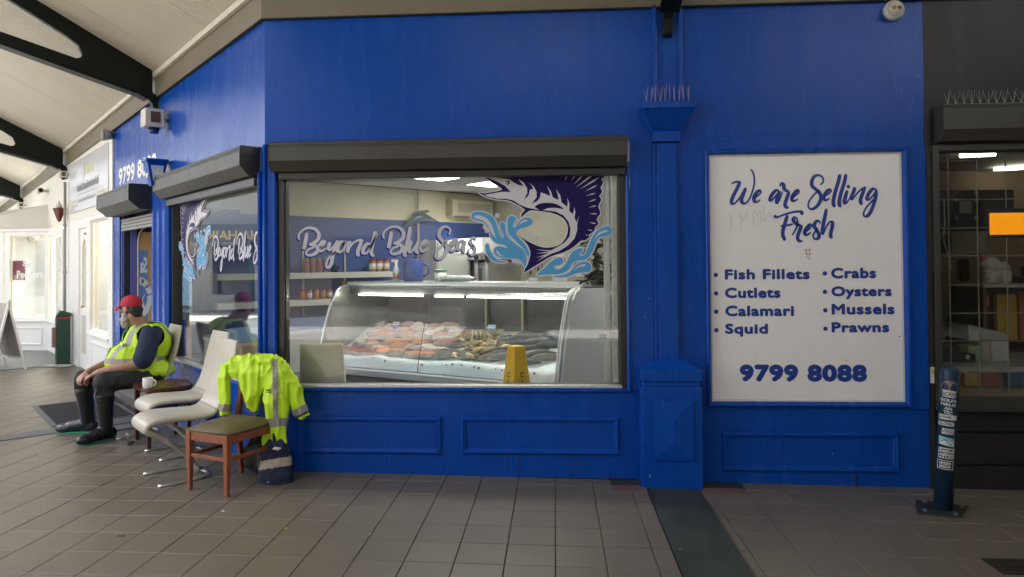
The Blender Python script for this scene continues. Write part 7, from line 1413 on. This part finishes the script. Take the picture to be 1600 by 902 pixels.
# small camera and horn on the side street wall
q = Q(10.6, .14, 3.08); o = thing('bullet_camera', 'small white camera on the cream salon wall between the trusses', 'camera', q); g = MB(); g.cyl(q-DL*.12, q+DL*.14, .05, n=12); g.build('barrel', CWH, o, smooth=True); g = MB(); g.cyl(q-NL*.14, q-NL*.05, .03, n=8); g.build('mount', CWH, o); g = MB(); g.cyl(q-DL*.122, q-DL*.14, .04, n=10); g.build('lens', BLACK, o)
q = Q(5.12, .07, 3.36); o = thing('horn_sounder', 'grey cone sounder at the end of the blue fascia', 'alarm', q); g = MB(); g.cyl(q-NL*.07, q+NL*.06-DL*.02, .04, .085, n=16); g.build('horn', mat('horn_grey', (.36, .33, .30), .5), o, smooth=True); g = MB(); g.cyl(q+NL*.0605-DL*.02, q+NL*.065-DL*.02, .07, n=16); g.build('mouth', mat('horn_dark', (.10, .09, .08), .6), o)
# carriage lantern and conduit on the salon wall
q = Q(8.62, .11, 2.56); o = thing('wall_lantern', 'dark red cone wall lantern on the white salon wall', 'lantern', q); MAR = mat('maroon_metal', (.16, .03, .025), .45); g = MB(); g.lathe([(.014, -.18), (.035, -.15), (.10, .04), (.107, .05)], q, 6); g.build('cone', MAR, o); g = MB(); g.lathe([(.055, .051), (.04, .11), (.02, .14), (.007, .18)], q, 10); g.build('glass_top', mat('lantern_glass', (.55, .54, .50), .2), o, smooth=True); g = MB(); g.cyl(q-NL*.11+Vector((0, 0, -.03)), q+Vector((0, 0, -.03)), .011, n=6); g.build('arm', MAR, o)
o = MB(); a = Q(8.47, .05, 0); o.cyl((a.x, a.y, .02), (a.x, a.y, 3.05), .022, n=8); o = o.build('conduit_pipe', mat('pipe_grey', (.30, .29, .27), .5), None, smooth=True); tag(o, 'thin grey conduit running down the salon wall behind the bin', 'pipe'); g = MB()
for z in (.6, 1.5, 2.3): g.cyl((a.x, a.y, z), (a.x, a.y, z+.04), .030, n=8)
g.build('clip', MATS['pipe_grey'], o)
# green litter bin
bn_ = thing('litter_bin', 'dark green square litter bin with red stripe by the salon door', 'bin', Q(8.0, .16, 0)); MBn = Matrix.Translation(Q(8.12, .13, 0)) @ Matrix(((DL.x, NL.x, 0, 0), (DL.y, NL.y, 0, 0), (0, 0, 1, 0), (0, 0, 0, 1))); GB = mat('bin_green', (.022, .06, .04), .45, var=.12, vscale=8)
g = MB(MBn); g.box(-.07, .07, -.10, .10, .01, .80); g.build('body', GB, bn_, bevel=.008); g = MB(MBn); g.hexa([(-.08, -.11, .801), (.08, -.11, .801), (.08, .11, .801), (-.08, .11, .801)], [(-.08, -.11, .85), (.08, -.11, .85), (.08, .04, .90), (-.08, .04, .90)]); g.build('hood', GB, bn_, bevel=.008); g = MB(MBn); g.frame(-.176, .176, -.156, .156, [(0, .0)]) if False else g.box(-.0755, -.0705, -.098, .098, .76, .79); g.build('stripe', mat('stripe_red', (.30, .03, .03), .5), bn_); g = MB(MBn); g.box(-.05, .05, .1005, .15, .30, .62); g.build('ash_box', mat('ash_pink', (.30, .17, .15), .5), bn_, bevel=.006)
# sandwich board
q = Vector((-6.42, 5.02, .012)); ab = thing('sandwich_board', 'white framed sandwich board with faded poster at the far left', 'sign', q); AM = Matrix.Translation(q) @ Matrix.Rotation(math.radians(-28), 4, 'Z')
for sg, nm_ in ((1, 'front_panel'), (-1, 'rear_panel')):
    T_ = AM @ Matrix.Translation((0, -.24*sg, 0)) @ Matrix.Rotation(math.radians(-13*sg), 4, 'X'); g = MB(T_); g.box(-.33, .33, -.008, .008, .20, 1.08); pn = g.build(nm_, mat('board_poster', (.46, .40, .34), .5, var=.3, vscale=5, c2=(.26, .24, .22)), ab)
    MB(T_).frame(-.36, .36, .17, 1.11, [(0, -.014), (.035, -.014), (.035, .014), (0, .014)]).build('frame', WHITE, pn)
    for x in (-.345, .325): g = MB(T_); g.box(x, x+.022, -.012, .012, .0, .1695); g.build('leg', WHITE, ab)
# ------------------------------------------------------------------ person in the dark shop
dp_ = thing('person', 'person in black top with dark hair standing behind the dark shop counter', 'person', (5.42, 1.25, -.09)); HX = wallp(1512, 466, 1.25); nk = HX+Vector((-.02, .02, -.16))
PSK = mat('skin_shade', (.50, .31, .23), .55); fx = Matrix.Rotation(math.radians(-80), 3, 'Z')
soft('body', [('e', HX, (.072, .092, .11), fx), ('e', HX+Vector((.03, 0, -.06)), (.05, .06, .06), fx), ('c', HX+Vector((.085, 0, .0)), HX+Vector((.10, 0, -.03)), .010, .014), ('e', HX+Vector((.0, -.075, -.01)), (.02, .012, .03)), ('c', HX+Vector((-.02, 0, -.08)), nk, .055, .06), ('c', nk, Vector((nk.x, nk.y, .85)), .10, .12), ('c', nk+Vector((.0, -.12, -.10)), nk+Vector((.10, -.20, -.35)), .045, .04), ('c', nk+Vector((.10, -.20, -.35)), nk+Vector((.30, -.25, -.38)), .038, .028), ('e', nk+Vector((.36, -.26, -.38)), (.06, .035, .022))]+[('c', nk+Vector((.39, -.285+.02*k, -.38)), nk+Vector((.445-.006*abs(k-1), -.285+.02*k, -.395)), .010, .008) for k in range(4)]+[('c', nk+Vector((.34, -.225, -.375)), nk+Vector((.39, -.205, -.385)), .011, .009)], .009, PSK, dp_, smooth=3)
soft('hair', [('e', HX+Vector((-.02, 0, .035)), (.083, .10, .095), fx), ('e', HX+Vector((-.06, 0, -.02)), (.05, .08, .09), fx)], .010, HAIRB, dp_, smooth=2, crease=.004, cscale=50, cut=lambda c: (c-HX).x > .035 and c.z < HX.z+.06)
soft('top', [('c', nk+Vector((0, 0, -.10)), Vector((nk.x, nk.y, .80)), .15, .16), ('c', nk+Vector((0, -.14, -.09)), nk+Vector((.0, .14, -.09)), .075, .075), ('c', nk+Vector((.0, -.14, -.10)), nk+Vector((.09, -.20, -.34)), .065, .055)], .012, mat('black_top', (.012, .012, .013), .8), dp_, smooth=3, crease=.008, cscale=9)
soft('trousers', [('c', Vector((nk.x, nk.y, .80)), Vector((nk.x, nk.y-.09, .02)), .13, .07), ('c', Vector((nk.x, nk.y, .80)), Vector((nk.x, nk.y+.09, .02)), .13, .07)], .016, BLKC, dp_, smooth=3, cut=lambda c: c.z < -.09)
